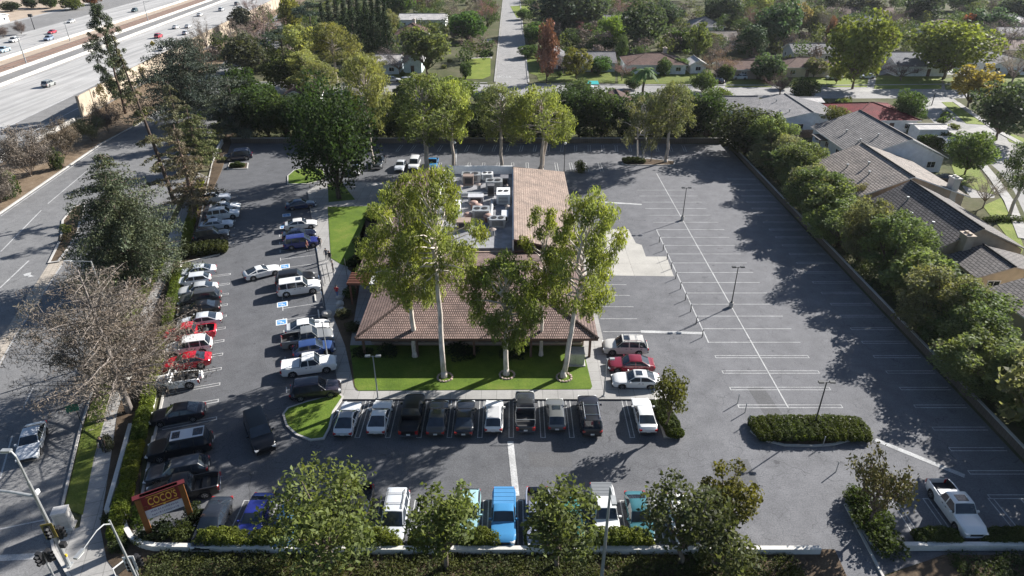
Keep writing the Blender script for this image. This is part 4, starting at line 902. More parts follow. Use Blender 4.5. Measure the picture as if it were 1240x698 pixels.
# ---- clipped hedges and shrubs
def hedge(px, py, L, W_, h, rz, tint, label, seed, leaf=.15, dens=1300, group=None, xy=None, name='hedge', z=.1):
    if leaf > .3: dens *= 2
    X, Y = xy or G(px, py)
    pr = p_bushrow(seed, L, W_, h, int(dens * L * (h + W_ * .6)), leaf)
    r = link(name, pr.crown, None, tint); r.location = (X, Y, z); r.rotation_euler = (0, 0, rz)
    return tag(r, label, 'hedge', group)
HG = 'clipped hedges along the white front wall'
HT = (.125, .15, .03)
for i, (x0, x1, lab) in enumerate(((238, 300, 'clipped hedge on the front wall beside the dark car at the corner'), (302, 352, 'clipped hedge on the front wall below the royal blue car'), (366, 420, 'clipped hedge on the front wall behind the leftmost front tree trunk'), (428, 484, 'clipped hedge on the front wall left of the silver vehicle nose'),
        (497, 548, 'clipped hedge on the front wall under the second front tree'), (560, 604, 'clipped hedge on the front wall between pale blue car and blue pickup'), (638, 700, 'clipped hedge on the front wall under the third front tree'), (712, 788, 'clipped hedge on the front wall below the white pickup'))):
    a, b = G(x0, 664), G(x1, 664); hedge(0, 0, b[0] - a[0], 1.35, 1.35, 0, HT, lab, 400 + i, group=HG, xy=((a[0] + b[0]) / 2, 34.05))
for i, (x0, x1, lab) in enumerate(((1107, 1158, 'dark clipped hedge left of the white pickup nose, on the right front wall'), (1188, 1262, 'dark clipped hedge right of the white pickup nose, on the right front wall'))):
    a, b = G(x0, 657), G(x1, 657); hedge(0, 0, b[0] - a[0], 1.3, 1.1, 0, (.06, .08, .022), lab, 410 + i, xy=((a[0] + b[0]) / 2, 34.3))
for i, (v0, v1, h, lab) in enumerate(((-4.5, 1.0, 1.2, 'clipped hedge on the west edge, nearest the maroon sign'), (1.3, 6.2, 1.2, 'yellow-green clipped hedge on the west edge beside the dark vehicle with silver roof'), (6.6, 11.2, 1.2, 'clipped hedge on the west edge in front of the black sedan'), (11.6, 16.5, 1.1, 'clipped hedge on the west edge beside the grey tree trunks'), (17, 26, 1.0, 'shaded low hedge on the west edge below the red cars'), (27, 41, 1.0, 'long low hedge on the west edge in front of the silver cars'), (50, 60, 1.2, 'low hedge on the west edge by the white cars'), (60, 76, 1.2, 'long low hedge on the far west edge below the conifers'))):
    p = T(-.95, (v0 + v1) / 2); hedge(0, 0, v1 - v0, 1.2, h, R(108), [(.14, .175, .028), (.17, .19, .032), (.10, .135, .028)][i % 3], lab, 420 + i, xy=p)
hedge(0, 0, 2.4, 1.3, 1.0, R(10), (.05, .07, .02), 'short dark hedge in front of the dark vehicle at the far west kerb', 431, xy=G(288, 203))
hedge(248, 306, 6.0, 3.0, 1.3, R(18), (.05, .06, .022), 'dark shrub mass on the kerbed planter between the west parking bays', 432, leaf=.22)
hedge(0, 0, 10.2, 3.0, 1.0, 0, (.075, .098, .026), 'wide dark green hedge filling the oval kerbed island', 433, xy=G(979, 524), dens=1300)
hedge(0, 0, 4.6, 1.5, 1.1, R(-78), (.052, .07, .02), 'dark hedge along the small kerbed island by the white sedan', 434, xy=G(806, 512))
hedge(0, 0, 4.0, 2.2, .9, 0, (.045, .06, .02), 'low dark hedge under the pale many-stemmed tree on the back island', 435, xy=G(767, 197))
tree('shrub', 703, 209, 194, 15, (.06, .075, .02), 'dark green bush with an orange top beside the back lamp', 'bush', 'bush')
tree('small', 806, 524, 453, 44, (.10, .105, .03), 'small yellow-olive tree on the kerbed island beside the white sedan', bark=(.16, .12, .09))
for i, (px, py, w, h, lab) in enumerate(((1044, 622, 46, 1.7, 'round dark shrub at the top of the right driveway bed'), (1058, 642, 44, 1.6, 'round dark shrub in the middle of the right driveway bed'), (1070, 664, 46, 1.5, 'round dark shrub at the bottom of the right driveway bed'), (1034, 608, 30, 1.4, 'small shrub at the tip of the right driveway bed'))):
    X, Y = G(px, py); plant('shrub', X, Y, h, w / ppm(Y), (.052, .072, .02), 'shrub', lab, 'shrub', 'shrubs in the right driveway bed', z=.1)
tree('bare', 1050, 642, 566, 66, (.13, .12, .042), 'small tree with sparse rusty green leaves in the driveway bed', idx=0, bark=(.15, .11, .09), proto=p_bare(330, 5, 5, .3, 12, 2000, .3, .16, 1.5, .55))
# front wall trees
FT = 'leafy trees along the white front wall'
for i, (px, py, pt, w, tint, lab) in enumerate(((390, 686, 574, 150, (.11, .135, .045), 'broad leafy tree, leftmost along the white front wall'), (540, 690, 590, 92, (.125, .155, .05), 'compact leafy tree on the front wall left of the pale blue car'), (688, 690, 586, 100, (.10, .122, .045), 'leafy tree on the front wall right of the blue pickup'), (819, 684, 580, 108, (.08, .095, .048), 'greyish leafy tree on the front wall with a straight trunk'))):
    X, Y = G(px, py); h = height_at(px, py, pt); X += (.8, 0, -.8, .3)[i]; h *= (.86, .93, .87, .93)[i]; w_ = (1.02, .92, .98, .95)[i] * w / ppm(Y, h * .6)
    plant('magnolia', X, Y, h, w_, tint, 'leafy_tree', lab, 'tree', FT, z=.1, rz=i * 1.3, proto=p_broad(340 + i, h, w_, .27, leaf=.33, nleaf=[4000, 2300, 2600, 2500][i], nc=30, bumpy=.23, shell=.2, aspect=.55, r0=.17), bark=(.20, .16, .13))
X, Y = G(872, 648)
plant('magnolia', X, Y, 6.8, 3.9, (.115, .11, .03), 'leafy_tree', 'rusty-topped tree at the driveway end of the white front wall', 'tree', FT, z=.1, rz=0, proto=p_broad(351, 6.8, 4.6, .18, leaf=.30, nleaf=2300, nc=24, bumpy=.26, shell=.25, aspect=.6, r0=.15), bark=(.2, .15, .12))
X, Y = G(868, 690)
plant('magnolia', X, Y, 4.6, 4.4, (.085, .098, .042), 'leafy_tree', 'low bushy tree at the right end of the white front wall', 'tree', FT, z=.1, rz=0, proto=p_broad(352, 4.6, 4.4, .12, leaf=.3, nleaf=1800, nc=22, bumpy=.26, shell=.25, aspect=.55, r0=.12), bark=(.2, .16, .13))
# foundation shrubs round the restaurant
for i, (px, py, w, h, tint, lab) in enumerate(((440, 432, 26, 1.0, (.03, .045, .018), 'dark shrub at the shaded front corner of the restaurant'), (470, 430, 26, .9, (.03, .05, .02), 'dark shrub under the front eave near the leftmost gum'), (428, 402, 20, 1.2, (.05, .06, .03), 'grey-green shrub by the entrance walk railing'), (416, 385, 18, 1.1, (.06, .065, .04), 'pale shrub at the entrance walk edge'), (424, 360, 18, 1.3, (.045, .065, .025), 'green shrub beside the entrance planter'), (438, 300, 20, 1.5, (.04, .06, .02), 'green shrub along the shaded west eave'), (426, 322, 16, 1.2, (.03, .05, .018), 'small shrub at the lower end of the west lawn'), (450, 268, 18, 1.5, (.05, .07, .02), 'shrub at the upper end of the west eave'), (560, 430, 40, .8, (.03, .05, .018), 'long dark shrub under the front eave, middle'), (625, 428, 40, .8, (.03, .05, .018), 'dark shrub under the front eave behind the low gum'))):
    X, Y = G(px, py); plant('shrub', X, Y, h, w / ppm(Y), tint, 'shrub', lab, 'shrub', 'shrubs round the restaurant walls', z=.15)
for i, (px, py, w, h, tint, lab) in enumerate(((200, 650, 34, 1.4, (.035, .05, .02), 'dark shrub below the maroon sign, left'), (225, 652, 30, 1.3, (.06, .075, .02), 'yellow-tipped shrub below the maroon sign, right'), (172, 632, 30, 1.3, (.07, .105, .02), 'bright green shrub inside the wall corner left of the sign'), (178, 656, 26, 1.0, (.04, .055, .025), 'grey-green shrub at the curve of the white wall'), (238, 632, 30, 1.4, (.04, .055, .02), 'dark shrub right of the sign beside the kerb'), (136, 632, 22, .6, (.05, .065, .025), 'ivy shrub between the walk and the white wall'), (146, 664, 26, .6, (.045, .06, .022), 'ivy shrub outside the curve of the white wall'))):
    X, Y = G(px, py); plant('shrub', X, Y, h, w / ppm(Y), tint, 'shrub', lab, 'shrub', 'shrubs around the maroon sign', z=.14)
# ground cover below the front wall: one mass of low foliage
rng = np.random.default_rng(77)
def cover(x0, x1, y0, y1, n, tint, seed):
    rng = np.random.default_rng(seed); cl = []
    for i in range(n):
        x = rng.uniform(x0, x1); y = rng.uniform(y0, y1); r = rng.uniform(.35, .8); cl.append(((x, y, .22), (r, r, rng.uniform(.2, .5)), r))
    tot = sum(q for *_, q in cl); cl = [(c, r, n * 60 * q / tot) for c, r, q in cl]
    return tag(link('ground_cover', leaf_mesh('ground_cover', cl, .17, rng, .6, 0, 'leaf', .3, .5, .3), None, tint), kind='stuff')
cover(-26.5, 20.5, 28.0, 33.0, 1500, (.075, .088, .036), 501); cover(31.8, 52, 28, 33.0, 500, (.055, .075, .032), 502)
# understory at the foot of the east and back tree rows
def understory(pts, n, tint, seed, h0, h1):
    rng = np.random.default_rng(seed); cl = []
    for i in range(n):
        x = rng.uniform(pts[0], pts[1]); y = rng.uniform(pts[2], pts[3]); r = rng.uniform(.7, 1.5); z = rng.uniform(h0, h1); cl.append(((x, y, z * .5), (r, r, z * .5), 55))
    return tag(link('ground_cover', leaf_mesh('ground_cover', cl, .3, rng, .6, .2, 'leaf', .3, .3, .3), None, tint), kind='stuff')
understory((45, 53, 30, 134), 420, (.075, .10, .045), 511, .8, 3.2); understory((-60, 44, 136, 139), 260, (.045, .065, .028), 512, .8, 3.0)
# lime-topped clipped hedge behind the brown roof
hedge(0, 0, 9.5, 3, 6.5, 0, (.045, .075, .015), 'tall clipped hedge with a lime top behind the brown-roofed house', 440, leaf=.5, dens=40, xy=G(817, 62), z=0)
hedge(0, 0, 13, 2.5, 3.4, 0, (.028, .045, .016), 'dark clipped hedge behind the red-brown roofs', 441, leaf=.45, dens=50, xy=G(985, 66), z=0)
hedge(0, 0, 3.6, 2.5, 1.6, 0, (.025, .04, .016), 'boxy dark hedge on the left kerb of the street, upper', 442, leaf=.4, dens=60, xy=G(591, 57), z=0)
hedge(0, 0, 3.8, 2.5, 1.8, 0, (.022, .038, .014), 'boxy dark hedge on the left kerb of the street, lower', 443, leaf=.4, dens=60, xy=G(590, 68), z=0)
hedge(0, 0, 9, 2.0, 1.8, R(-52), (.055, .085, .022), 'green hedge between the red-roofed house and the curving street', 444, leaf=.35, dens=70, xy=G(1126, 166), z=0)
hedge(0, 0, 12, 2.4, 2.2, R(-65), (.05, .078, .022), 'green hedge beside the curving street behind the grey tile roof', 445, leaf=.35, dens=70, xy=G(1146, 182), z=0)
hedge(0, 0, 9, 2.4, 1.0, R(-75), (.04, .06, .018), 'dark low hedge along the white wall of the far right house', 446, leaf=.35, dens=60, xy=G(1200, 80), z=0)
hedge(0, 0, 6, 1.4, .9, 0, (.05, .07, .02), 'low hedge along the shaded sidewalk of the dark tile house', 447, leaf=.25, dens=110, xy=G(1215, 268), z=0)
hedge(0, 0, 9, 1.2, .9, 0, (.13, .13, .03), 'yellowish flower hedge on the lawn behind the grey house', 448, leaf=.25, dens=90, xy=G(962, 164), z=0)
# ================================================================ BUILDINGS
def roof_mesh(name, faces, mats, thick=.18, mi_under=1):
    """faces: list of 3D polygons whose first edge lies along the eave; UV in metres along and up the slope"""
    bm = bmesh.new(); uvl = bm.loops.layers.uv.new('UVMap'); cache = {}
    def vert(p, dz=0):
        k = (round(p[0], 3), round(p[1], 3), round(p[2], 3), dz)
        if k not in cache: cache[k] = bm.verts.new((p[0], p[1], p[2] - dz))
        return cache[k]
    edges = {}
    for f in faces:
        P_ = [Vector(p) for p in f]; n = (P_[1] - P_[0]).cross(P_[2] - P_[0])
        if n.z < 0: P_ = [P_[1], P_[0]] + P_[:1:-1]; n = (P_[1] - P_[0]).cross(P_[2] - P_[0])
        n.normalize(); e = (P_[1] - P_[0]).normalized(); u = n.cross(e)
        top = bm.faces.new([vert(p) for p in P_]); top.material_index = 0
        for lp, p in zip(top.loops, P_): lp[uvl].uv = ((p - P_[0]).dot(e) + 50, (p - P_[0]).dot(u) + 50.02)
        lo = bm.faces.new([vert(p, thick) for p in P_[::-1]]); lo.material_index = mi_under
        for i in range(len(P_)):
            a, b = P_[i], P_[(i + 1) % len(P_)]; k = tuple(sorted([tuple(round(x, 3) for x in a), tuple(round(x, 3) for x in b)]))
            edges.setdefault(k, []).append((a, b))
    for k, l in edges.items():
        if len(l) == 1:
            a, b = l[0]; q = bm.faces.new((vert(b), vert(a), vert(a, thick), vert(b, thick))); q.material_index = mi_under
    me = bpy.data.meshes.new(name); bm.to_mesh(me); bm.free()
    for m in mats: me.materials.append(m)
    return me
FASCIA = {'white': M['white'], 'brown': mat_flat('fascia_brown', (.10, .055, .04), .7), 'dark': mat_flat('fascia_dark', (.05, .04, .035), .7), 'tan': mat_flat('fascia_tan', (.42, .34, .26), .7)}
def gable_faces(x0, x1, y0, y1, ze, zr, axis='y', over=.5, rx=None):
    """two slopes; ridge along the axis (ridge position rx)"""
    if axis == 'y':
        r = rx if rx is not None else (x0 + x1) / 2
        return [[(x0, y1, ze), (x0, y0, ze), (r, y0, zr), (r, y1, zr)], [(x1, y0, ze), (x1, y1, ze), (r, y1, zr), (r, y0, zr)]]
    r = rx if rx is not None else (y0 + y1) / 2
    return [[(x0, y0, ze), (x1, y0, ze), (x1, r, zr), (x0, r, zr)], [(x1, y1, ze), (x0, y1, ze), (x0, r, zr), (x1, r, zr)]]
def hip_faces(x0, x1, y0, y1, ze, zr):
    w, d = x1 - x0, y1 - y0
    if w >= d:
        h = min(d / 2, w / 2 - .4); a, b = (x0 + h, (y0 + y1) / 2, zr), (x1 - h, (y0 + y1) / 2, zr)
        return [[(x0, y0, ze), (x1, y0, ze), b, a], [(x1, y1, ze), (x0, y1, ze), a, b], [(x0, y1, ze), (x0, y0, ze), a], [(x1, y0, ze), (x1, y1, ze), b]]
    h = min(w / 2, d / 2 - .4); a, b = ((x0 + x1) / 2, y0 + h, zr), ((x0 + x1) / 2, y1 - h, zr)
    return [[(x0, y0, ze), (x1, y0, ze), a], [(x1, y0, ze), (x1, y1, ze), b, a], [(x1, y1, ze), (x0, y1, ze), b], [(x0, y1, ze), (x0, y0, ze), a, b]]
def window(parent, c, w, h, face, frame_mat=None):
    """framed window standing 3 cm proud of a wall; face = outward yaw"""
    f = MB(); co, si = math.cos(face), math.sin(face)
    def bx(u, z, du, dz, d=.09, off=.0, mb=f):
        mb.box((c[0] - si * u + co * off, c[1] + co * u + si * off, c[2] + z), (d, du, dz), face)
    bx(0, h / 2, w + .16, .09, .11); bx(0, -h / 2, w + .24, .10, .16); bx(-w / 2, 0, .08, h - .09, .10); bx(w / 2, 0, .08, h - .09, .10); bx(0, 0, .05, h - .09, .08)
    o = f.build('window', frame_mat or M['white'], parent)
    g = MB(); g.box((c[0], c[1], c[2]), (.03, w - .06, h - .08), face); g.build('pane', M['glass'], o)
    return o
HN = [0]; HR = []
def house(label, x0, x1, y0, y1, ze, zr, roof='gable', axis='y', tile='tile_grey', wall=(.6, .57, .5), over=.55, fascia='white', chim=None, rx=None, wins=4, rz=0.0, center=None, name='house', extra=None, door=True, vents=0):
    """house drawn in its own axes; with rz it turns about its centre"""
    cx, cy = (x0 + x1) / 2, (y0 + y1) / 2
    r = empty(name, (cx, cy, 0), rz, label, 'house')
    x0 -= cx; x1 -= cx; y0 -= cy; y1 -= cy; rx = None if rx is None else rx - (cx if axis == 'y' else cy)
    HR.append((cx, cy, (x1 - x0) / 2 + 1.5, (y1 - y0) / 2 + 1.5)); HN[0] += 1; rng = random.Random(HN[0] * 7)
    wx0, wx1, wy0, wy1 = x0 + over, x1 - over, y0 + over, y1 - over
    wb = MB(); wb.box(((wx0 + wx1) / 2, (wy0 + wy1) / 2, (ze - .12) / 2), (wx1 - wx0, wy1 - wy0, ze - .12))
    if roof == 'gable':
        fc = gable_faces(x0, x1, y0, y1, ze - .02, zr, axis, rx=rx)
        rr_ = rx if rx is not None else ((x0 + x1) / 2 if axis == 'y' else (y0 + y1) / 2)
        zz = zr - .24
        if axis == 'y':
            for yy in (wy0 + .001, wy1 - .001): wb.add([(wx0, yy, ze - .13), (wx1, yy, ze - .13), (rr_, yy, zz)], [(0, 1, 2)])
        else:
            for xx in (wx0 + .001, wx1 - .001): wb.add([(xx, wy0, ze - .13), (xx, wy1, ze - .13), (xx, rr_, zz)], [(0, 1, 2)])
    else: fc = hip_faces(x0, x1, y0, y1, ze - .02, zr)
    wb.build('wall', M['stucco'], r, color=wall)
    rf = link('roof', roof_mesh('roof', fc, [M[tile], FASCIA[fascia]]), r)
    # ridge caps
    mb = MB(); seen = {}
    for f in fc:
        for i in range(len(f)):
            a, b = f[i], f[(i + 1) % len(f)]; k = tuple(sorted([a, b])); seen[k] = seen.get(k, 0) + 1
    for (a, b), n in seen.items():
        if n > 1: mb.tube([Vector(a) + Vector((0, 0, .02)), Vector(b) + Vector((0, 0, .02))], .13, 6)
    if mb.v: mb.build('ridge_cap', M[tile], rf)
    if chim:
        cxx, cyy, ch = chim[0] - cx, chim[1] - cy, chim[2]; m2 = MB()
        m2.box((cxx, cyy, ch / 2), (1.0, 1.5, ch)); m2.box((cxx, cyy, ch + .12), (1.25, 1.75, .24)); m2.box((cxx - .0, cyy - .35, ch + .36), (.4, .4, .24)); m2.box((cxx, cyy + .35, ch + .36), (.4, .4, .24))
        m2.build('chimney', M['stucco'], r, color=chim[3] if len(chim) > 3 else (.45, .36, .29))
    for k in range(vents):
        m3 = MB(); t = rng.uniform(.25, .75); q = rng.uniform(.2, .8); sx = rng.choice([0]); 
        rxx = rx if rx is not None else (x0 + x1) / 2
        px_ = lerp(x0, rxx, t); py_ = lerp(y0, y1, q); pz = lerp(ze, zr, t)
        m3.tube([(px_, py_, pz - .1), (px_, py_, pz + .45)], .13, 8); m3.tube([(px_, py_, pz + .45), (px_, py_, pz + .55)], .2, 8); m3.build('roof_vent', M['steel'], rf)
    w_ = wx1 - wx0; n = max(1, int(w_ / 3.6)) if wins else 0
    for i in range(n):
        u = wx0 + w_ * (i + .5) / n
        if door and i == n // 2:
            m4 = MB(); m4.box((u, wy0 - .02, 1.05), (1.0, .08, 2.1)); dd = m4.build('door', FASCIA['brown'], r); m5 = MB(); m5.tube([(u + .38, wy0 - .09, 1.0), (u + .38, wy0 - .14, 1.0)], .04, 6); m5.build('handle', M['chrome'], dd)
        else: window(r, (u, wy0 - .02, 1.45), 1.5, 1.15, -math.pi / 2)
    d_ = wy1 - wy0; n = max(1, int(d_ / 4.5)) if wins else 0
    for i in range(n):
        u = wy0 + d_ * (i + .5) / n; window(r, (wx0 - .02, u, 1.45), 1.4, 1.1, math.pi); window(r, (wx1 + .02, u, 1.45), 1.4, 1.1, 0)
    return r, rf
W_CREAM = (.55, .47, .36); W_WHITE = (.72, .73, .74); W_TAN = (.46, .36, .27); W_GREY = (.5, .5, .5)
# -- the row of houses behind the east wall
h3, rf = house('house with a dark tile roof and beige chimney behind the east green row', 55.2, 67.6, 78.2, 96.2, 2.9, 6.0, 'gable', 'y', 'tile_dark', W_TAN, rx=60.6, chim=(58.6, 77.9, 5.2, (.42, .34, .27)), fascia='tan', vents=3)
h4, rf = house('small lower roofed beige wing in front of the dark tile house', 56.4, 66.2, 71.0, 77.4, 2.7, 4.2, 'gable', 'y', 'tile_dark', (.52, .42, .29), rx=60.6, fascia='tan', wins=1)
h2, rf = house('house with a tan tile roof, second behind the east green row', 54.2, 71.4, 97.4, 115.0, 2.9, 6.1, 'gable', 'y', 'tile_tan', W_TAN, rx=61.8, fascia='white', vents=3, chim=(69.0, 98.6, 5.4, (.55, .52, .47)))
h1, rf = house('house with a grey-brown tile roof and white gable wall beside the curving street', 62.0, 79.0, 116.4, 137.0, 2.9, 6.3, 'gable', 'y', 'tile_grey', (.66, .69, .74), rx=71.4, fascia='white', vents=4)
m = MB(); m.box((71.4 - 3.6 - 70.5, 126 - 126.7, 5.05), (1.3, 2.6, .12)); sk = m.build('skylight', M['white'], rf); sk.rotation_euler = (0, R(-20), 0)
h5, rf = house('house with a blue-grey ribbed roof at the right edge, nearest the camera', 55.6, 68, 57.0, 68.0, 3.0, 4.9, 'gable', 'y', 'tile_dark', (.58, .5, .42), rx=61, fascia='white')
house('pale grey-roofed house with a blue-white wall behind the corner tree', 55.8, 72.0, 141.6, 158.5, 2.8, 4.7, 'gable', 'y', 'shingle', (.66, .72, .80), rx=64.0, fascia='white', vents=3)
house('low grey-shingled wing joined left of the pale grey house', 49.0, 57.4, 152.5, 162.0, 2.6, 4.4, 'gable', 'x', 'shingle', (.66, .72, .80), fascia='white', wins=1)
house('house with a dark red tiled hip roof', 72.4, 88.0, 142.0, 157.0, 2.8, 4.8, 'hip', 'x', 'tile_red', W_WHITE, fascia='white')
house('white garage with a flat pale roof left of the red roof', 66.5, 74.0, 158.5, 164.0, 2.7, 3.2, 'gable', 'x', 'shingle_pale', W_WHITE, fascia='white', wins=1, door=False)
house('low white-roofed shed right of the red-roofed house', 84.5, 91.5, 136.5, 141.5, 2.4, 2.8, 'gable', 'x', 'shingle_pale', W_WHITE, wins=0, door=False)
house('small shed with a pale flat roof behind the green hedge', 86.0, 91.0, 128.5, 132.5, 2.2, 2.6, 'gable', 'x', 'shingle_pale', W_WHITE, wins=0, door=False)
# -- across the cross street
house('white-walled house with a blue-grey roof under the domed yellow-green tree', 112, 128, 200, 214, 2.9, 5.6, 'gable', 'x', 'shingle_blue', W_WHITE, rx=208)
house('house with red-brown hip roof right of the deep green tree', 79, 93, 199, 209, 2.8, 4.9, 'hip', 'x', 'shingle_brown', W_CREAM)
house('red-brown roofed wing partly behind the deep green tree', 70.5, 78.5, 203, 212, 2.7, 4.6, 'hip', 'x', 'shingle_brown', W_CREAM, wins=1)
house('tan-roofed garage right of the red-brown hip roof', 94.5, 102.5, 201, 209, 2.7, 4.4, 'gable', 'y', 'shingle_brown', W_CREAM, wins=1)
house('long house with a brown roof behind the boxy clipped tree', 33.5, 52.0, 203, 217, 2.8, 5.0, 'hip', 'x', 'shingle_brown', W_WHITE, chim=(47, 214, 5.6))
house('white garage at the right end of the long brown-roofed house', 52.6, 58.2, 204, 212, 2.6, 4.0, 'gable', 'y', 'shingle_pale', W_WHITE, wins=1, door=False)
house('house with a grey gable roof left of the long brown roof', 17, 31.5, 206.5, 218, 2.8, 5.0, 'gable', 'x', 'shingle', (.5, .58, .6))
house('house with a grey cross-gabled roof beside the reddish conifer', 8.5, 17.0, 211, 226, 2.8, 5.2, 'gable', 'y', 'shingle', W_GREY)
house('house with a low brown roof behind the tan leafless tree', 59.8, 78, 196.5, 206, 2.7, 4.5, 'gable', 'x', 'shingle_brown', (.33, .27, .22))
house('house with a pink-grey hip roof right of the cypress row', -43.6, -31.0, 258, 272, 3.1, 6.2, 'hip', 'x', 'shingle_brown', (.42, .38, .36), chim=(-37.0, 268.5, 7.0, (.5, .45, .4)))
house('long white-roofed house above the pink-grey hip roof', -48, -27.5, 298, 311, 3.2, 4.8, 'gable', 'x', 'shingle_pale', W_WHITE, vents=2)
house('house with a small brown roof and white gable left of the huge dark tree', -56.5, -47.0, 160, 170, 2.8, 5.0, 'gable', 'y', 'shingle_brown', W_WHITE)
house('pale house almost hidden behind olive gums and cypresses', -47, -33, 203, 213, 3.0, 4.9, 'gable', 'x', 'shingle_pale', (.62, .7, .74), wins=3)
house('small house with a pale gable beside the cypress feet', -33.0, -26.5, 205, 213, 3.2, 5.2, 'gable', 'y', 'shingle', (.6, .72, .76), wins=1)
house('house with a pinkish roof corner behind the thin many-stemmed tree', 19.5, 30, 152, 162, 2.8, 5.0, 'gable', 'y', 'shingle_brown', W_CREAM)
house('house with a brown roof and white rake behind the back row', 36.5, 46.0, 142.5, 154, 2.8, 4.8, 'gable', 'y', 'shingle_brown', W_WHITE)
# -- along the top of the view
house('grey hip-roofed house at the top, left of the dark tree', 70, 84, 278, 292, 3, 6, 'hip', 'x', 'shingle', W_WHITE, wins=2)
house('house with a pink gable roof and white front among the trees', 68.5, 80, 246, 257, 2.9, 5.4, 'gable', 'x', 'tile_tan', W_WHITE, wins=2)
house('dark gable house with a white rake near the top right', 134, 150, 268, 284, 3.4, 7.0, 'gable', 'y', 'shingle_blue', (.2, .21, .24), wins=2)
house('long pale-roofed house at the top edge above the dark gable house', 140, 172, 318, 330, 3.2, 5.2, 'gable', 'x', 'shingle_brown', W_WHITE, wins=3)
house('house with a brown-grey roof beside the rust red bush tree', 163, 180, 276, 288, 3, 5.6, 'hip', 'x', 'shingle_brown', W_WHITE, wins=3)
house('brown-roofed house behind the purple-grey leafless tree', 148, 172, 228, 242, 2.9, 5.0, 'gable', 'x', 'shingle_brown', (.3, .22, .18), wins=3)
house('house with a grey roof and long white wall at the right edge', 140.5, 154, 202, 222, 2.9, 5.0, 'gable', 'y', 'shingle', W_WHITE, wins=3)
house('grey-roofed house in the top right corner', 178, 200, 254, 268, 3, 5.4, 'gable', 'x', 'shingle', W_WHITE, wins=3)
house('pale-roofed house at the right edge near the top', 192, 214, 288, 300, 3, 5.4, 'hip', 'x', 'shingle_pale', W_WHITE, wins=3)
house('grey-roofed house behind the dark clipped hedge', 90, 104, 222, 233, 2.8, 5, 'gable', 'x', 'shingle', W_GREY, wins=2)
house('pale-roofed house at the top behind the orange conifer', 108, 128, 300, 312, 3, 5, 'gable', 'x', 'shingle_pale', W_WHITE, wins=2)
house('grey-roofed house at the top behind the pale pink leafless tree', 34, 52, 290, 304, 3, 5.2, 'gable', 'x', 'shingle', W_CREAM, wins=2)
house('red-roofed house on the tan bank at the top left corner', -262, -240, 312, 330, 3, 5.8, 'gable', 'x', 'tile_red', W_WHITE, wins=3)
house('white-walled low house with pale roof on the tan bank', -238, -224, 306, 318, 3, 4.2, 'gable', 'x', 'shingle_pale', W_WHITE, wins=2)

# ================================================================ THE RESTAURANT
rest = empty('restaurant', (-4, 80, .15), 0, 'single-storey restaurant with brown tile roofs and a flat roof full of machinery', 'restaurant')
def rp(x, y, z): return (x + 4, y - 80, z - .15)
def rpoly(l): return [rp(*p) for p in l]
def rbox(name, x0, x1, y0, y1, z0, z1, mat, parent=rest, color=None):
    m = MB(); m.box(rp((x0 + x1) / 2, (y0 + y1) / 2, (z0 + z1) / 2), (x1 - x0, y1 - y0, z1 - z0)); return m.build(name, mat, parent, color=color)
WCOL = (.34, .25, .19)
wl = MB()
wl.box(rp(-3.6, 68.6, 1.5), (22.8, 16.8, 2.7)); wl.box(rp(-4.4, 92, 1.7), (23.4, 29.9, 3.1))
wl.build('wall', M['stucco'], rest, color=WCOL)
# front hip roof, eave at 3 m
ex0, ex1, ey0, ey1 = -16.2, 8.9, 57.3, 77.4
A, B = (-7.2, 67.3, 6.1), (-.6, 67.3, 6.1)
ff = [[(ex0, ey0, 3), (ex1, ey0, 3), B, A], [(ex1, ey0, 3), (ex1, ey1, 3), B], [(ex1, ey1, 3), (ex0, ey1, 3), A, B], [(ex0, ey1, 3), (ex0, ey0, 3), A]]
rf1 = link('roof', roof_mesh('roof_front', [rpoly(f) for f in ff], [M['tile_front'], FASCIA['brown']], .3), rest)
mb = MB()
for a, b in (((ex0, ey0, 3), A), ((ex1, ey0, 3), B), (A, B), ((ex0, ey1, 3), A), ((ex1, ey1, 3), B)):
    a, b = Vector(rp(*a)), Vector(rp(*b)); n = int((b - a).length / .42)
    for i in range(n):
        p, q = a.lerp(b, i / n), a.lerp(b, (i + .95) / n); mb.tube([p + Vector((0, 0, .02)), q + Vector((0, 0, .05))], [.17, .13], 6)
mb.build('ridge_cap', M['tile_front'], rf1)
# east slope and the west slope with the back ones
M['tile_sunlit'] = mat_tile('tile_sunlit', (.45, .36, .30), (.36, .28, .235), (.22, .17, .14), .22, .34)  # front tile made paler to paint the sun on the east slope
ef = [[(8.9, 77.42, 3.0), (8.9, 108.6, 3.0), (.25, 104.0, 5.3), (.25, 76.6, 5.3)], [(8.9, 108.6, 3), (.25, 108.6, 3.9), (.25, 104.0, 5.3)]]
rf2 = link('roof', roof_mesh('roof_east', [rpoly(f) for f in ef], [M['tile_sunlit'], FASCIA['brown']], .3), rest)
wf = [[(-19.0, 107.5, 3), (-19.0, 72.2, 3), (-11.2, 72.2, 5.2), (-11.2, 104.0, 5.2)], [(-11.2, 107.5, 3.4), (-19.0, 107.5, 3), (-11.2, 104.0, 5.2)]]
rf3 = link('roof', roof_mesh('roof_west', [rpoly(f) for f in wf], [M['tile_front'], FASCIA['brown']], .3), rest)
# flat roof well with parapets
rbox('flat_roof', -11.1, .2, 77.6, 107.4, 3.3, 3.55, mat_flat('roof_membrane', (.24, .24, .25), .8, var=.4, scale=.6))
rbox('parapet', -11.2, -11.0, 76.8, 104.0, 3.56, 5.0, M['white']); rbox('parapet', .05, .24, 76.8, 104.0, 3.56, 5.1, M['white'])
rbox('parapet', -11.0, .05, 105.9, 106.15, 3.56, 4.9, M['white']); rbox('parapet', -11.3, .5, 107.6, 108.1, 3.3, 4.25, M['kerb'])
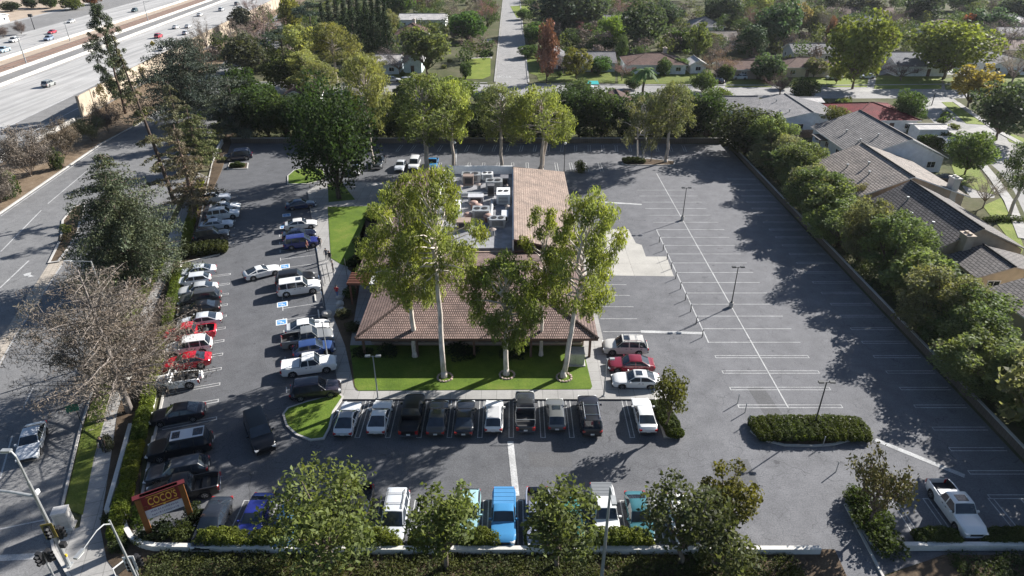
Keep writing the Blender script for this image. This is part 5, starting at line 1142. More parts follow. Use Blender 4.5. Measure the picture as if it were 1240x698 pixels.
# dark board painting in the shadowed gap under the east slope front
rbox('fascia', .3, 8.6, 76.42, 76.6, 3.35, 3.75, FASCIA['brown'])
# front window band and posts in the shade of the eave
for i in range(8):
    window(rest, rp(-14.0 + i * 2.9, 60.15, 1.55), 2.3, 1.5, -math.pi / 2, FASCIA['brown'])
rbox('window_sill', -15.2, 7.6, 59.95, 60.15, .55, .7, M['stucco'], color=(.4, .33, .27))
for x in (-15.6, -10, -4, 2, 8.2):
    rbox('post', x - .12, x + .12, 58.0, 58.25, .15, 2.75, FASCIA['brown'])
for i in range(4): window(rest, rp(7.84, 62 + i * 3.2, 1.6), 2.2, 1.4, 0, FASCIA['brown'])
# entrance trellis between front and west roofs
tr = MB()
for i in range(7): tr.box(rp(-18.3, 69.0 + i * .42, 3.0), (2.6, .14, .3))
tr.box(rp(-19.2, 70.3, 2.75), (.18, 3.2, .22)); tr.box(rp(-17.4, 70.3, 2.75), (.18, 3.2, .22)); tr.box(rp(-19.2, 68.9, 1.45), (.2, .2, 2.4)); tr.box(rp(-19.2, 71.7, 1.45), (.2, .2, 2.4))
tr.build('trellis', M['wood_red'], rest)
rbox('canopy_panel', -16.9, -15.5, 68.9, 71.9, 2.95, 3.05, M['white']); rbox('canopy_panel', -15.4, -12.9, 69.0, 72.0, 3.1, 3.2, mat_flat('panel_blue', (.20, .25, .34), .4))
# machines on the flat roof: each one a thing that stands there
def rtu(x, y, sx, sy, h, label, kind=0):
    r = empty('rooftop_unit', (x, y, 3.56), 0, label, 'air conditioner', 'machines on the flat restaurant roof')
    m = MB(); m.box((0, 0, .12), (sx * .92, sy * .92, .24)); m.build('curb', M['steel'], r)
    m = MB(); m.box((0, 0, .24 + h / 2), (sx, sy, h)); m.build('cabinet', M['white'] if kind == 0 else M['steel'], r)
    m = MB()
    for q in (-1, 1): m.tube([(q * sx * .22, 0, .24 + h), (q * sx * .22, 0, .32 + h)], min(sx * .18, sy * .35), 14)
    m.build('fan', M['black'], r)
    m = MB()
    for k in range(5): m.box((0, -sy / 2 - .012, .45 + k * h * .15), (sx * .7, .03, h * .06))
    m.build('grille', M['black'], r); return r
rtu(-1.3, 93.5, 2.0, 3.0, 1.5, 'tall white rooftop unit nearest the sunlit east slope'); rtu(-2.8, 99.0, 2.6, 1.7, 1.2, 'grey rooftop unit below the back parapet', 1); rtu(-6.6, 102.4, 3.0, 1.8, 1.1, 'wide grey rooftop unit in the left back corner', 1)
rtu(-4.0, 103.2, 1.8, 1.4, .9, 'small white rooftop unit against the back parapet'); rtu(-4.4, 87.5, 2.4, 2.0, 1.2, 'squat grey rooftop unit beside the brown exhaust fans', 1); rtu(-2.0, 84.6, 2.2, 1.6, 1.0, 'low grey rooftop unit at the front of the flat roof', 1); rtu(-8.6, 90, 2.2, 2.0, 1.1, 'white rooftop unit half hidden by the tall gum crown')
for i, (x, y, lab) in enumerate(((-5.6, 91.0, 'brown mushroom exhaust fan, farthest of the cluster on the flat roof'), (-4.9, 89.8, 'brown mushroom exhaust fan in the middle of the roof cluster'), (-6.2, 86.6, 'brown mushroom exhaust fan at the left of the roof cluster'), (-3.4, 86.2, 'brown mushroom exhaust fan nearest the front of the flat roof'))):
    r = empty('exhaust_fan', (x, y, 3.56), 0, lab, 'exhaust fan', 'machines on the flat restaurant roof')
    m = MB(); m.box((0, 0, .3), (.8, .8, .6)); m.build('base', M['color'], r, color=(.22, .13, .1))
    m = MB(); m.tube([(0, 0, .6), (0, 0, .7), (0, 0, 1.0), (0, 0, 1.15)], [.4, .65, .62, .3], 14); m.build('hood', M['color'], r, True, color=(.34, .22, .18))
d = empty('roof_duct', (-3.0, 89.8, 3.56), 0, 'bent galvanised duct running along the flat roof', 'duct'); m = MB(); m.tube([(0, -4, .5), (0, 3, .5), (0, 3.4, .3), (0, 3.5, 0)], .28, 10); m.build('pipe', M['steel'], d); m = MB(); m.box((0, -4.3, .5), (.8, .6, .8)); m.build('plenum', M['steel'], d)
d = empty('roof_duct', (-6.3, 95.5, 3.56), 0, 'square grey duct crossing the flat roof below the corner unit', 'duct'); m = MB(); m.box((0, 0, .45), (3.6, .6, .5)); m.box((1.55, 0, .12), (.5, .5, .2)); m.box((-1.55, 0, .12), (.5, .5, .2)); m.build('duct_run', M['steel'], d)

for i, (x, y, r_, h, lab) in enumerate(((-.7, 88.5, .22, 1.3, 'thin vent pipe on the flat roof beside the sunlit slope, near the front'), (-.8, 97.5, .18, 1.0, 'thin vent pipe on the flat roof beside the sunlit slope, near the back'), (-5.2, 98.6, .3, .8, 'stubby vent pipe in the middle of the flat roof'), (-8.0, 97.5, .25, .9, 'vent pipe on the left half of the flat roof'), (-2.6, 81.5, .28, .8, 'vent pipe at the front edge of the flat roof'))):
    r = empty('vent_pipe', (x, y, 3.56), 0, lab, 'vent', 'machines on the flat restaurant roof'); m = MB(); m.tube([(0, 0, 0), (0, 0, h)], r_, 10); m.build('pipe', M['steel'], r); m = MB(); m.tube([(0, 0, h + .08), (0, 0, h + .3)], [r_ * 1.9, .04], 10); m.build('cap', M['color'], r, color=(.25, .2, .17))
for i, (x, y, sx, sy, h, cl_, lab) in enumerate(((-6.9, 100.4, 1.6, 1.2, 1.5, (.16, .12, .10), 'dark brown box unit on the flat roof left of the grey one'), (-1.2, 100.9, 1.2, 1.6, 1.1, (.10, .10, .11), 'dark grey box unit in the back right corner of the flat roof'), (-5.4, 93.2, 2.2, 1.4, .9, (.30, .30, .31), 'pale grey box unit behind the brown exhaust fans'), (-3.2, 95.8, 1.0, 1.0, 1.6, (.07, .07, .075), 'black upright box left of the tall white rooftop unit'), (-6.6, 83.8, 1.8, 1.6, 1.0, (.20, .15, .12), 'brown box unit at the front left of the flat roof'), (-1.0, 86.6, .9, 2.2, .8, (.36, .37, .38), 'long grey box along the sunlit slope on the flat roof'))):
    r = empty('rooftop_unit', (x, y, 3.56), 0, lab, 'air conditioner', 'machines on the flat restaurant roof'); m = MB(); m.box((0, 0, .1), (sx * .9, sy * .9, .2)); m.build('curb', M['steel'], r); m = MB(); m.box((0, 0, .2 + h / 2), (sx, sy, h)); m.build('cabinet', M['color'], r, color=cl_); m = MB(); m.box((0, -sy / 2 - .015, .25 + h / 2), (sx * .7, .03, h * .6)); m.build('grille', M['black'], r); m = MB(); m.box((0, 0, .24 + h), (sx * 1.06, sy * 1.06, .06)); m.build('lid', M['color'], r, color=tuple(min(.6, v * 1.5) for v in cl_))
for i, (a, b, lab) in enumerate((((-9.6, 86.0), (-1.5, 92.0), 'thin pipe running across the flat roof, nearer one'), ((-9.0, 96.6), (-1.4, 97.0), 'thin pipe running across the flat roof, farther one'))):
    r = empty('roof_pipe', (*a, 3.56), 0, lab, 'pipe'); m = MB(); m.tube([(0, 0, .18), (b[0] - a[0], b[1] - a[1], .18)], .06, 6); m.build('pipe', M['steel'], r); m = MB()
    for t in (.1, .35, .6, .85): m.box(((b[0] - a[0]) * t, (b[1] - a[1]) * t, .06), (.3, .14, .12))
    m.build('support', M['wood_red'], r)

# walls of the site -------------------------------------------------
def wall_path(path, h, w, mat, label, name='wall', color=None, z=0.0, cap=True):
    r = empty(name, (*path[0], z), 0, label, 'wall'); p0 = Vector(path[0])
    o = strip('wall_body', [tuple(Vector(p) - p0) for p in path], w, 0, h, mat, None)
    o.parent = r; KIDS.setdefault(r.name, []).append(o)
    if color: o.color = (*color, 1)
    if cap:
        c = strip('wall_cap', [tuple(Vector(p) - p0) for p in path], w + .1, h + .001, .07, M['kerb'], None); c.parent = r; KIDS.setdefault(r.name, []).append(c)
    return r
M['block'] = mat_concrete('block_wall_shaded', (.12, .10, .085), .4, .2)  # block colour darkened to paint the shade on the wall faces
wall_path([(-58, 134.7), (43.9, 134.7)], 1.1, .2, M['block'], 'long shaded block wall along the back of the parking lot')
wall_path([(44.35, 134.5), (44.35, 32)], .85, .2, M['block'], 'long shaded block wall along the east side of the parking lot')
M['planter'] = mat_concrete('planter_white', (.60, .58, .54), 0, .16)
crv = [T(-1.9, 9), T(-1.95, 2), T(-2.0, -1.5), G(151, 628), G(154, 644), G(161, 656), G(172, 663), G(188, 667), G(240, 668)]
wall_path(crv + [(-12, 33.2), (0, 33.2), (10, 33.2), (22.6, 33.2)], .58, .35, M['planter'], 'low white curved wall along the front of the parking lot', cap=False, z=.1)
wall_path([(28.9, 33.55), (55, 33.55)], .58, .35, M['planter'], 'low white wall right of the driveway, in front of the white pickup', cap=False, z=.1)
for i, (a, b) in enumerate((((186, 325), (181, 345)), ((270, 175), (258, 196)), ((163, 415), (157, 440)), ((160, 455), (156, 470)))):
    wall_path([G(*a), G(*b)], .9, .3, M['planter'], ['short cream wall beside the big drooping cedar', 'short cream wall left of the dark vehicle by the far west kerb', 'short cream wall under the brown-grey wispy tree', 'short cream wall below the large grey tree'][i], cap=False, z=.1)
# sound wall beside the freeway: panels between posts, with a creeper
swp = [(-100.6, 155.5), (-103.0, 176), (-105.5, 200), (-108.2, 230), (-112.5, 275), (-117, 330), (-122, 392)]
sw = empty('sound_wall', (*swp[0], 0), 0, 'beige panelled sound wall between the freeway and the frontage road', 'wall'); p0 = Vector(swp[0]); M['beige'] = mat_concrete('wall_beige', (.42, .35, .27), 0, .25)
k = 0
for a, b in zip(swp, swp[1:]):
    a, b = Vector(a), Vector(b); n = max(2, int((b - a).length / 5.5))
    for i in range(n):
        p, q = a.lerp(b, i / n) - p0, a.lerp(b, (i + 1) / n) - p0; d = (q - p); m_ = (p + q) / 2; rz = math.atan2(d.y, d.x)
        pm = MB(); pm.box((m_.x, m_.y, 2.25), (d.length - .36, .22, 4.5), rz); pm.box((m_.x, m_.y, 4.58), (d.length - .36, .32, .16), rz); pm.build('panel', M['beige'], sw)
        pm = MB(); pm.box((p.x, p.y, 2.4), (.36, .45, 4.8), rz); pm.build('post', M['beige'], sw)
for i, (x, y, w, h) in enumerate(((-101.6, 165.5, 4.2, 4.6), (-102.6, 173.5, 3.4, 5.0), (-105.2, 194, 3.6, 4.4), (-107.2, 217, 5, 4.6), (-110, 246, 5, 4.6), (-114, 292, 6, 4.6))):
    rng = np.random.default_rng(600 + i); cl = [((rng.uniform(-w / 2, w / 2), rng.uniform(-.3, .3), rng.uniform(.5, h)), (.8, .45, .9), 60) for _ in range(10)]
    o = tag(link('creeper', leaf_mesh('creeper', cl, .35, rng, .6, .5, 'leaf', .3), None, (.10, .085, .055)), ['dry creeper on the sound wall panel nearest its end', 'dry creeper on the sound wall behind the tall pine', 'dry creeper on the sound wall right of the tall pine', 'dry creeper on the sound wall below the yellow warning sign', 'dry creeper on the sound wall among leafless trees', 'dry creeper on the far end of the sound wall'][i], 'creeper')
    o.location = (x + .55, y, 0); o.rotation_euler = (0, 0, R(96))
gr = wall_path([(-100.3, 152), (-99.2, 138), (-98.6, 122)], .8, .3, M['kerb'], 'low concrete barrier between the freeway shoulder and grey bushes', cap=False)
fence_specs = [([(46.5, 95), (54, 96.5)], 1.6, 'brown board fence between the tan and dark tile roofed yards'), ([(47, 116), (61.5, 115.8)], 1.6, 'brown board fence below the grey-brown tile house'), ([(57.5, 138.5), (66, 139.0), (71, 141.5)], 1.7, 'brown board fence behind the lawn of the pale grey house')]
for path, h, lab in fence_specs:
    r = empty('board_fence', (*path[0], 0), 0, lab, 'fence'); p0 = Vector(path[0]); bd = MB(); ps = MB()
    for a, b in zip(path, path[1:]):
        a, b = Vector(a) - p0, Vector(b) - p0; n = int((b - a).length / .2); rz = math.atan2((b - a).y, (b - a).x)
        for i in range(n): p = a.lerp(b, (i + .5) / n); bd.box((p.x, p.y, h / 2 + (i % 3) * .01), (.17, .03, h), rz)
        for i in range(int((b - a).length / 2.4) + 1): p = a.lerp(b, min(1, i * 2.4 / (b - a).length)); ps.box((p.x, p.y + .06, h / 2 + .03), (.09, .09, h), rz)
    bd.build('boards', mat_flat('fence_wood', (.20, .14, .105), .85, var=.3) if 'fw' not in M else M['fw'], r); ps.build('posts', FASCIA['brown'], r)

# ---- shrubs and garden trees too many to count between the far houses: masses of foliage
def garden(n, tint, seed, hmin, hmax, rmin, rmax, ymin, ymax, mat='leaf', leaf=.6, per=60, front=True):
    rng = np.random.default_rng(seed); cl = []; k = 0
    while k < n:
        y = rng.uniform(ymin, ymax); x = rng.uniform(-.62, .80) * (y * .87 + 20) * 1.0
        if abs(x) < 7.5 or 171 < y < 193.5 or (front and 193 < y < 199) or x < fx(-96, y): continue
        if any(abs(x - a) < c and abs(y - b) < d for a, b, c, d in HR): continue
        if y < 172 and (x > 100 or (x > 60 and y < 140)): continue
        h = rng.uniform(hmin, hmax); r = rng.uniform(rmin, rmax); k += 1
        for q in range(2 if h < 4 else 5):
            a = rng.uniform(0, 6.28); rr_ = r * rng.uniform(.1, .6)
            z = h * rng.uniform(.3, .8) if h > 4 else h * .45
            cl.append(((x + math.cos(a) * rr_, y + math.sin(a) * rr_, z), (r * .55, r * .55, min(r * .5, h * .45)), per))
    return tag(link('garden_foliage', leaf_mesh('garden_foliage', cl, leaf, rng, .7, 0, mat, .4, .2, .3), None, tint), kind='stuff')
garden(280, (.085, .125, .045), 701, .8, 2.6, 1.2, 3.2, 138, 400)
garden(240, (.15, .165, .07), 702, .8, 2.4, 1.0, 2.6, 138, 400)
garden(260, (.062, .092, .042), 703, 5, 9.5, 3.0, 5.0, 215, 410, per=75)
garden(150, (.11, .13, .056), 704, 5, 9, 2.6, 4.6, 205, 410, per=70)
garden(120, (.20, .165, .15), 705, 4.5, 8.5, 2.4, 4.2, 205, 410, mat='twig', per=70)
# ================================================================ CARS
CARS = {
 # L, W, H, wheel front x, rear x, wheel r, nose z, hood z, cowl x, roof front x, roof rear x, deck x, deck z, belt z, roof half width frac
 'sedan': dict(L=4.7, W=1.82, H=1.44, xf=1.42, xr=-1.36, r=.33, nose=.62, hood=.93, cowl=.98, rf=.22, rr=-1.02, deck=-1.80, deckz=1.03, tail=.96, belt=.93, rw=.70, pill=[-.36]),
 'coupe': dict(L=4.6, W=1.86, H=1.32, xf=1.42, xr=-1.36, r=.34, nose=.58, hood=.88, cowl=.85, rf=.02, rr=-.75, deck=-1.92, deckz=.98, tail=.92, belt=.90, rw=.66, pill=[-.75]),
 'hatch': dict(L=4.3, W=1.78, H=1.50, xf=1.32, xr=-1.25, r=.32, nose=.62, hood=.95, cowl=.98, rf=.25, rr=-1.45, deck=-2.02, deckz=1.02, tail=.95, belt=.95, rw=.72, pill=[-.32]),
 'suv': dict(L=4.75, W=1.92, H=1.76, xf=1.42, xr=-1.40, r=.37, nose=.78, hood=1.08, cowl=1.02, rf=.40, rr=-1.85, deck=-2.26, deckz=1.10, tail=1.05, belt=1.08, rw=.74, pill=[-.30, -1.35]),
 'big_suv': dict(L=5.2, W=2.02, H=1.90, xf=1.58, xr=-1.55, r=.40, nose=.86, hood=1.16, cowl=1.12, rf=.55, rr=-2.20, deck=-2.50, deckz=1.18, tail=1.12, belt=1.15, rw=.77, pill=[-.25, -1.35]),
 'minivan': dict(L=4.9, W=1.95, H=1.76, xf=1.55, xr=-1.42, r=.35, nose=.72, hood=1.02, cowl=1.30, rf=.45, rr=-1.95, deck=-2.36, deckz=1.05, tail=1.0, belt=1.03, rw=.75, pill=[-.20, -1.3]),
 'pickup': dict(L=5.5, W=1.98, H=1.84, xf=1.72, xr=-1.62, r=.39, nose=.85, hood=1.14, cowl=1.20, rf=.62, rr=-.55, deck=-.80, deckz=1.12, tail=1.12, belt=1.12, rw=.74, pill=[.02], bed=True),
 'old_pickup': dict(L=5.3, W=1.92, H=1.74, xf=1.62, xr=-1.55, r=.37, nose=.85, hood=1.08, cowl=1.05, rf=.50, rr=-.25, deck=-.42, deckz=1.06, tail=1.06, belt=1.06, rw=.76, pill=[], bed=True),
 'estate': dict(L=4.9, W=1.84, H=1.48, xf=1.45, xr=-1.40, r=.33, nose=.62, hood=.95, cowl=.98, rf=.25, rr=-1.85, deck=-2.32, deckz=1.02, tail=.95, belt=.95, rw=.71, pill=[-.36, -1.3]),
 'jeep': dict(L=4.2, W=1.80, H=1.15, xf=1.25, xr=-1.20, r=.42, nose=.92, hood=1.08, cowl=.62, rf=.60, rr=.55, deck=.50, deckz=1.06, tail=1.06, belt=1.06, rw=.80, pill=[], bed=True, open=True),
}
def interp(x, pts):
    pts = sorted(pts)
    if x <= pts[0][0]: return pts[0][1]
    for (a, b), (c, d) in zip(pts, pts[1:]):
        if x <= c: return b + (d - b) * (x - a) / (c - a + 1e-9)
    return pts[-1][1]
def wheel_meshes(r, w):
    t = MB(); n = 18; pr = [(-w / 2, r * .62), (-w / 2, r * .93), (-w / 2 + .04, r), (w / 2 - .04, r), (w / 2, r * .93), (w / 2, r * .62)]
    for i in range(len(pr) - 1):
        (ya, ra), (yb, rb) = pr[i], pr[i + 1]
        for k in range(n):
            a, b = 2 * math.pi * k / n, 2 * math.pi * (k + 1) / n
            t.quad((ra * math.cos(a), ya, ra * math.sin(a)), (ra * math.cos(b), ya, ra * math.sin(b)), (rb * math.cos(b), yb, rb * math.sin(b)), (rb * math.cos(a), yb, rb * math.sin(a)))
    q = MB()
    for s in (-1, 1):
        y = s * (w / 2 - .015); yi = s * (w / 2 - .07)
        q.add([(0, yi, 0)] + [(r * .63 * math.cos(2 * math.pi * k / n), y, r * .63 * math.sin(2 * math.pi * k / n)) for k in range(n)], [(0, 1 + k, 1 + (k + 1) % n) for k in range(n)], 1)
        for k in range(5):
            a = 2 * math.pi * k / 5; d = .16
            q.add([(r * .1 * math.cos(a - 1), y + s * .012, r * .1 * math.sin(a - 1)), (r * .6 * math.cos(a - d), y + s * .012, r * .6 * math.sin(a - d)), (r * .6 * math.cos(a + d), y + s * .012, r * .6 * math.sin(a + d)), (r * .1 * math.cos(a + 1), y + s * .012, r * .1 * math.sin(a + 1))], [(0, 1, 2, 3)], 0)
        q.add([(rr_ * math.cos(2 * math.pi * k / n), y + s * .01, rr_ * math.sin(2 * math.pi * k / n)) for rr_ in (r * .56, r * .64) for k in range(n)], [(k, (k + 1) % n, n + (k + 1) % n, n + k) for k in range(n)], 0)
    return t.mesh('tyre', M['tyre'], angle=40), q.mesh('rim', [M['rim'], M['black']])
def car_meshes(kind):
    p = CARS[kind]; L, W, H = p['L'], p['W'], p['H']; hx = L / 2; r = p['r']; bed = p.get('bed'); op = p.get('open')
    top = [(hx, p['nose']), (hx - .22, p['nose'] + (p['hood'] - p['nose']) * .55), (hx - .6, p['hood'] - .06), (p['cowl'], p['hood']), (p['rf'], H), ((p['rf'] + p['rr']) / 2, H + .02), (p['rr'], H - .02), (p['deck'], p['deckz']), (-hx + .18, p['tail'] + .03), (-hx, p['tail'] - .12)]
    ar = r + .09; arch = []
    for c in (p['xf'], p['xr']): arch += [(c + ar, .24), (c + ar * .82, r + ar * .52), (c + ar * .35, r + ar * .9), (c - ar * .35, r + ar * .9), (c - ar * .82, r + ar * .52), (c - ar, .24)]
    zbp = [(hx, .34), (hx - .15, .24)] + arch + [(-hx + .15, .26), (-hx, .38)]
    xs = {round(x, 3) for x, _ in top} | {round(x, 3) for x, _ in arch} | {round(hx - .07, 3), round(-hx + .07, 3)}
    for q in p['pill']: xs |= {round(q + .05, 3), round(q - .05, 3)}
    bx = None
    if bed: bx = p['deck'] - .02; xs |= {round(bx, 3), round(bx - .015, 3), round(-hx + .10, 3), round(-hx + .085, 3)}
    xs = sorted(xs, reverse=True); out = []; keep = {p['cowl'], p['rf'], p['rr'], p['deck']}
    for x in xs:
        if out and out[-1] - x < .028 and not bed and round(x, 3) not in {round(k, 3) for k in keep}: continue
        out.append(x)
    xs = out
    def ring(x):
        e = min(1, max(0, (hx - abs(x)) / .55)); wf = .80 + .20 * e ** .6
        wb = W / 2 * wf * .985; zb = interp(x, zbp); zt = interp(x, top)
        hood_edge = x > p['cowl'] or x < p['deck']
        belt = min(interp(x, [(hx, p['nose'] - .06), (hx - .5, p['hood'] - .12), (p['cowl'], p['belt'] - .01), (p['deck'], p['belt'] + .02), (-hx + .2, p['tail'] - .03), (-hx, p['tail'] - .16)]), zt - .03)
        g = interp(x, [(p['cowl'], 0), (p['rf'], 1), (p['rr'], 1), (p['deck'], 0)]) if p['deck'] <= x <= p['cowl'] else 0
        wt = wb * (.90 + (p['rw'] / .985 * 1.03 - .90) * g)
        zm = max(zb + .02, min(.62, belt - .1))
        inbed = bed and -hx + .095 < x < bx - .005
        if inbed:
            fl = .62
            return [(0, zb), (wb * .93, zb), (wb, zm), (wb * .985, belt), (wb * .955, belt + .035), (wb * .86, belt + .03), (wb * .855, fl), (0, fl)]
        return [(0, zb), (wb * .93, zb), (wb, zm), (wb * .965, belt), (wt, zt - .045 if g > .3 else zt - .025), (wt * .88, zt - .01 if g > .3 else zt - .004), (wt * .45, zt), (0, zt + .012)]
    rings = [ring(x) for x in xs]; body = MB(); gl = {'windshield': MB(), 'rear_window': MB(), 'side_window_l': MB(), 'side_window_r': MB()}
    def pt(i, k, s): return Vector((xs[i], rings[i][k][0] * s, rings[i][k][1]))
    eps = 1e-3
    for s in (1, -1):
        for i in range(len(xs) - 1):
            mid = (xs[i] + xs[i + 1]) / 2; cab = p['deck'] < mid < p['cowl'] and not op
            pill = any(abs(mid - q) < .051 for q in p['pill'])
            for k in range(7):
                a, b, c, d = pt(i, k, s), pt(i + 1, k, s), pt(i + 1, k + 1, s), pt(i, k + 1, s)
                fc = (0, 1, 2, 3) if s < 0 else (3, 2, 1, 0)
                mi = 1 if k == 0 else 0
                if bed and k >= 5 and mid < bx - .01 and mid > -hx + .1: mi = 2
                side = cab and k == 3 and not pill
                ws = cab and k >= 4 and p['rf'] - eps <= mid <= p['cowl'] + eps
                rw = cab and k >= 4 and p['deck'] - eps <= mid <= p['rr'] + eps
                if side or ws or rw:
                    # bilinear inset: t along x (a->b), u up / inward (a->d)
                    def B(t, u): return a.lerp(b, t).lerp(d.lerp(c, t), u)
                    ln = abs(xs[i] - xs[i + 1]) + 1e-6
                    if side:
                        hgt = max((a - d).length, (b - c).length) + 1e-6; mu = min(.3, .06 / hgt)
                        t0 = .0; t1 = 1.0
                        if abs(xs[i] - p['cowl']) < .02: t0 = .28
                        if any(abs(xs[i + 1] - z) < .02 for z in (p['deck'],)): t1 = .62
                        u0, u1 = mu, 1 - mu; g_ = gl['side_window_l' if s > 0 else 'side_window_r']
                    else:
                        u0, u1 = (.5, 1.) if k == 4 else (0., 1.); t0, t1 = 0., 1.
                        m_ = min(.3, .07 / ln)
                        if ws: t0 = .10 if abs(xs[i] - p['cowl']) < .02 else 0; t1 = 1 - (.06 if abs(xs[i + 1] - p['rf']) < .02 else 0); g_ = gl['windshield']
                        else: t0 = .08 if abs(xs[i] - p['rr']) < .02 else 0; t1 = 1 - (.14 if abs(xs[i + 1] - p['deck']) < .02 else 0); g_ = gl['rear_window']
                    T_ = sorted({0., t0, t1, 1.}); U_ = sorted({0., u0, u1, 1.})
                    for ti in range(len(T_) - 1):
                        for ui in range(len(U_) - 1):
                            tm, um = (T_[ti] + T_[ti + 1]) / 2, (U_[ui] + U_[ui + 1]) / 2
                            tgt = g_ if t0 < tm < t1 and u0 < um < u1 else body
                            tgt.add([B(T_[ti], U_[ui]), B(T_[ti + 1], U_[ui]), B(T_[ti + 1], U_[ui + 1]), B(T_[ti], U_[ui + 1])], [fc], 0)
                else: body.add([a, b, c, d], [fc], mi)
        for i in (0, len(xs) - 1):
            vs = [pt(i, k, s) for k in range(8)]; f = tuple(range(8)); body.add(vs, [f if (i == 0) == (s > 0) else f[::-1]], 0)
    # weld
    def weld(mb, name, mats, ang):
        bm = bmesh.new(); me = mb.mesh(name, mats); bm.from_mesh(me); bmesh.ops.remove_doubles(bm, verts=bm.verts, dist=.0008); bmesh.ops.dissolve_degenerate(bm, dist=.0005, edges=bm.edges)
        bmesh.ops.recalc_face_normals(bm, faces=bm.faces); bm.to_mesh(me); bm.free()
        me.polygons.foreach_set('use_smooth', [True] * len(me.polygons)); me.set_sharp_from_angle(angle=R(ang)); return me
    res = {'body': weld(body, 'body', [M['paintcar'], M['black'], M['bed_liner']], 32)}
    for n, g in gl.items():
        if g.v: res[n] = weld(g, n, [M['car_glass']], 30)
    zl = p['nose'] - .06
    for nm, y in (('headlight', .62), ('headlight', -.62)):
        m = MB(); m.box((hx - .10, y * W / 1.86, zl), (.24, .42, .15), -.25 * (1 if y > 0 else -1)); res.setdefault('headlights', []).append(m.mesh('headlight', M['lamp_glass']))
    for y in (.68, -.68):
        m = MB(); m.box((-hx + .06, y * W / 1.86, p['tail'] - (.22 if not p.get('bed') else .30)), (.16, .30, .20 if not bed else .34), .2 * (1 if y > 0 else -1)); res.setdefault('taillights', []).append(m.mesh('taillight', M['red_lens']))
    m = MB(); m.box((hx - .015, 0, zl - .08), (.06, .95, .18)); res['grille'] = m.mesh('grille', M['black'])
    m = MB(); m.box((hx - .0, 0, .42), (.10, W * .80, .14)); m.box((-hx + .0, 0, .46), (.10, W * .82, .14)); res['bumper'] = m.mesh('bumper', M['chrome'] if bed and not op else M['black'])
    m = MB(); m.box((-hx - .045, 0, .62), (.02, .34, .16)); res['plate'] = m.mesh('number_plate', M['plate'])
    for s in (1, -1):
        m = MB(); m.box((p['cowl'] - .32, s * (W / 2 + .07), p['belt'] + .06), (.13, .2, .15)); res.setdefault('mirrors', []).append(m.mesh('mirror', M['paintcar']))
    for s in (1, -1):
        m = MB()
        for q in [0.3 * (p['rf'] - p['cowl']) + p['rf']] + p['pill']:
            m.box((q - .22, s * (W / 2 * .998), p['belt'] - .14), (.16, .03, .035))
        res.setdefault('handles', []).append(m.mesh('door_handle', M['black']))
    res['tyre'], res['rim'] = wheel_meshes(r, .23)
    return res
M['bed_liner'] = mat_flat('bed_liner', (.030, .030, .032), .8)
M['trim'] = mat_color('trim_paint', .5, 0, .05, 2.)
CM = {}
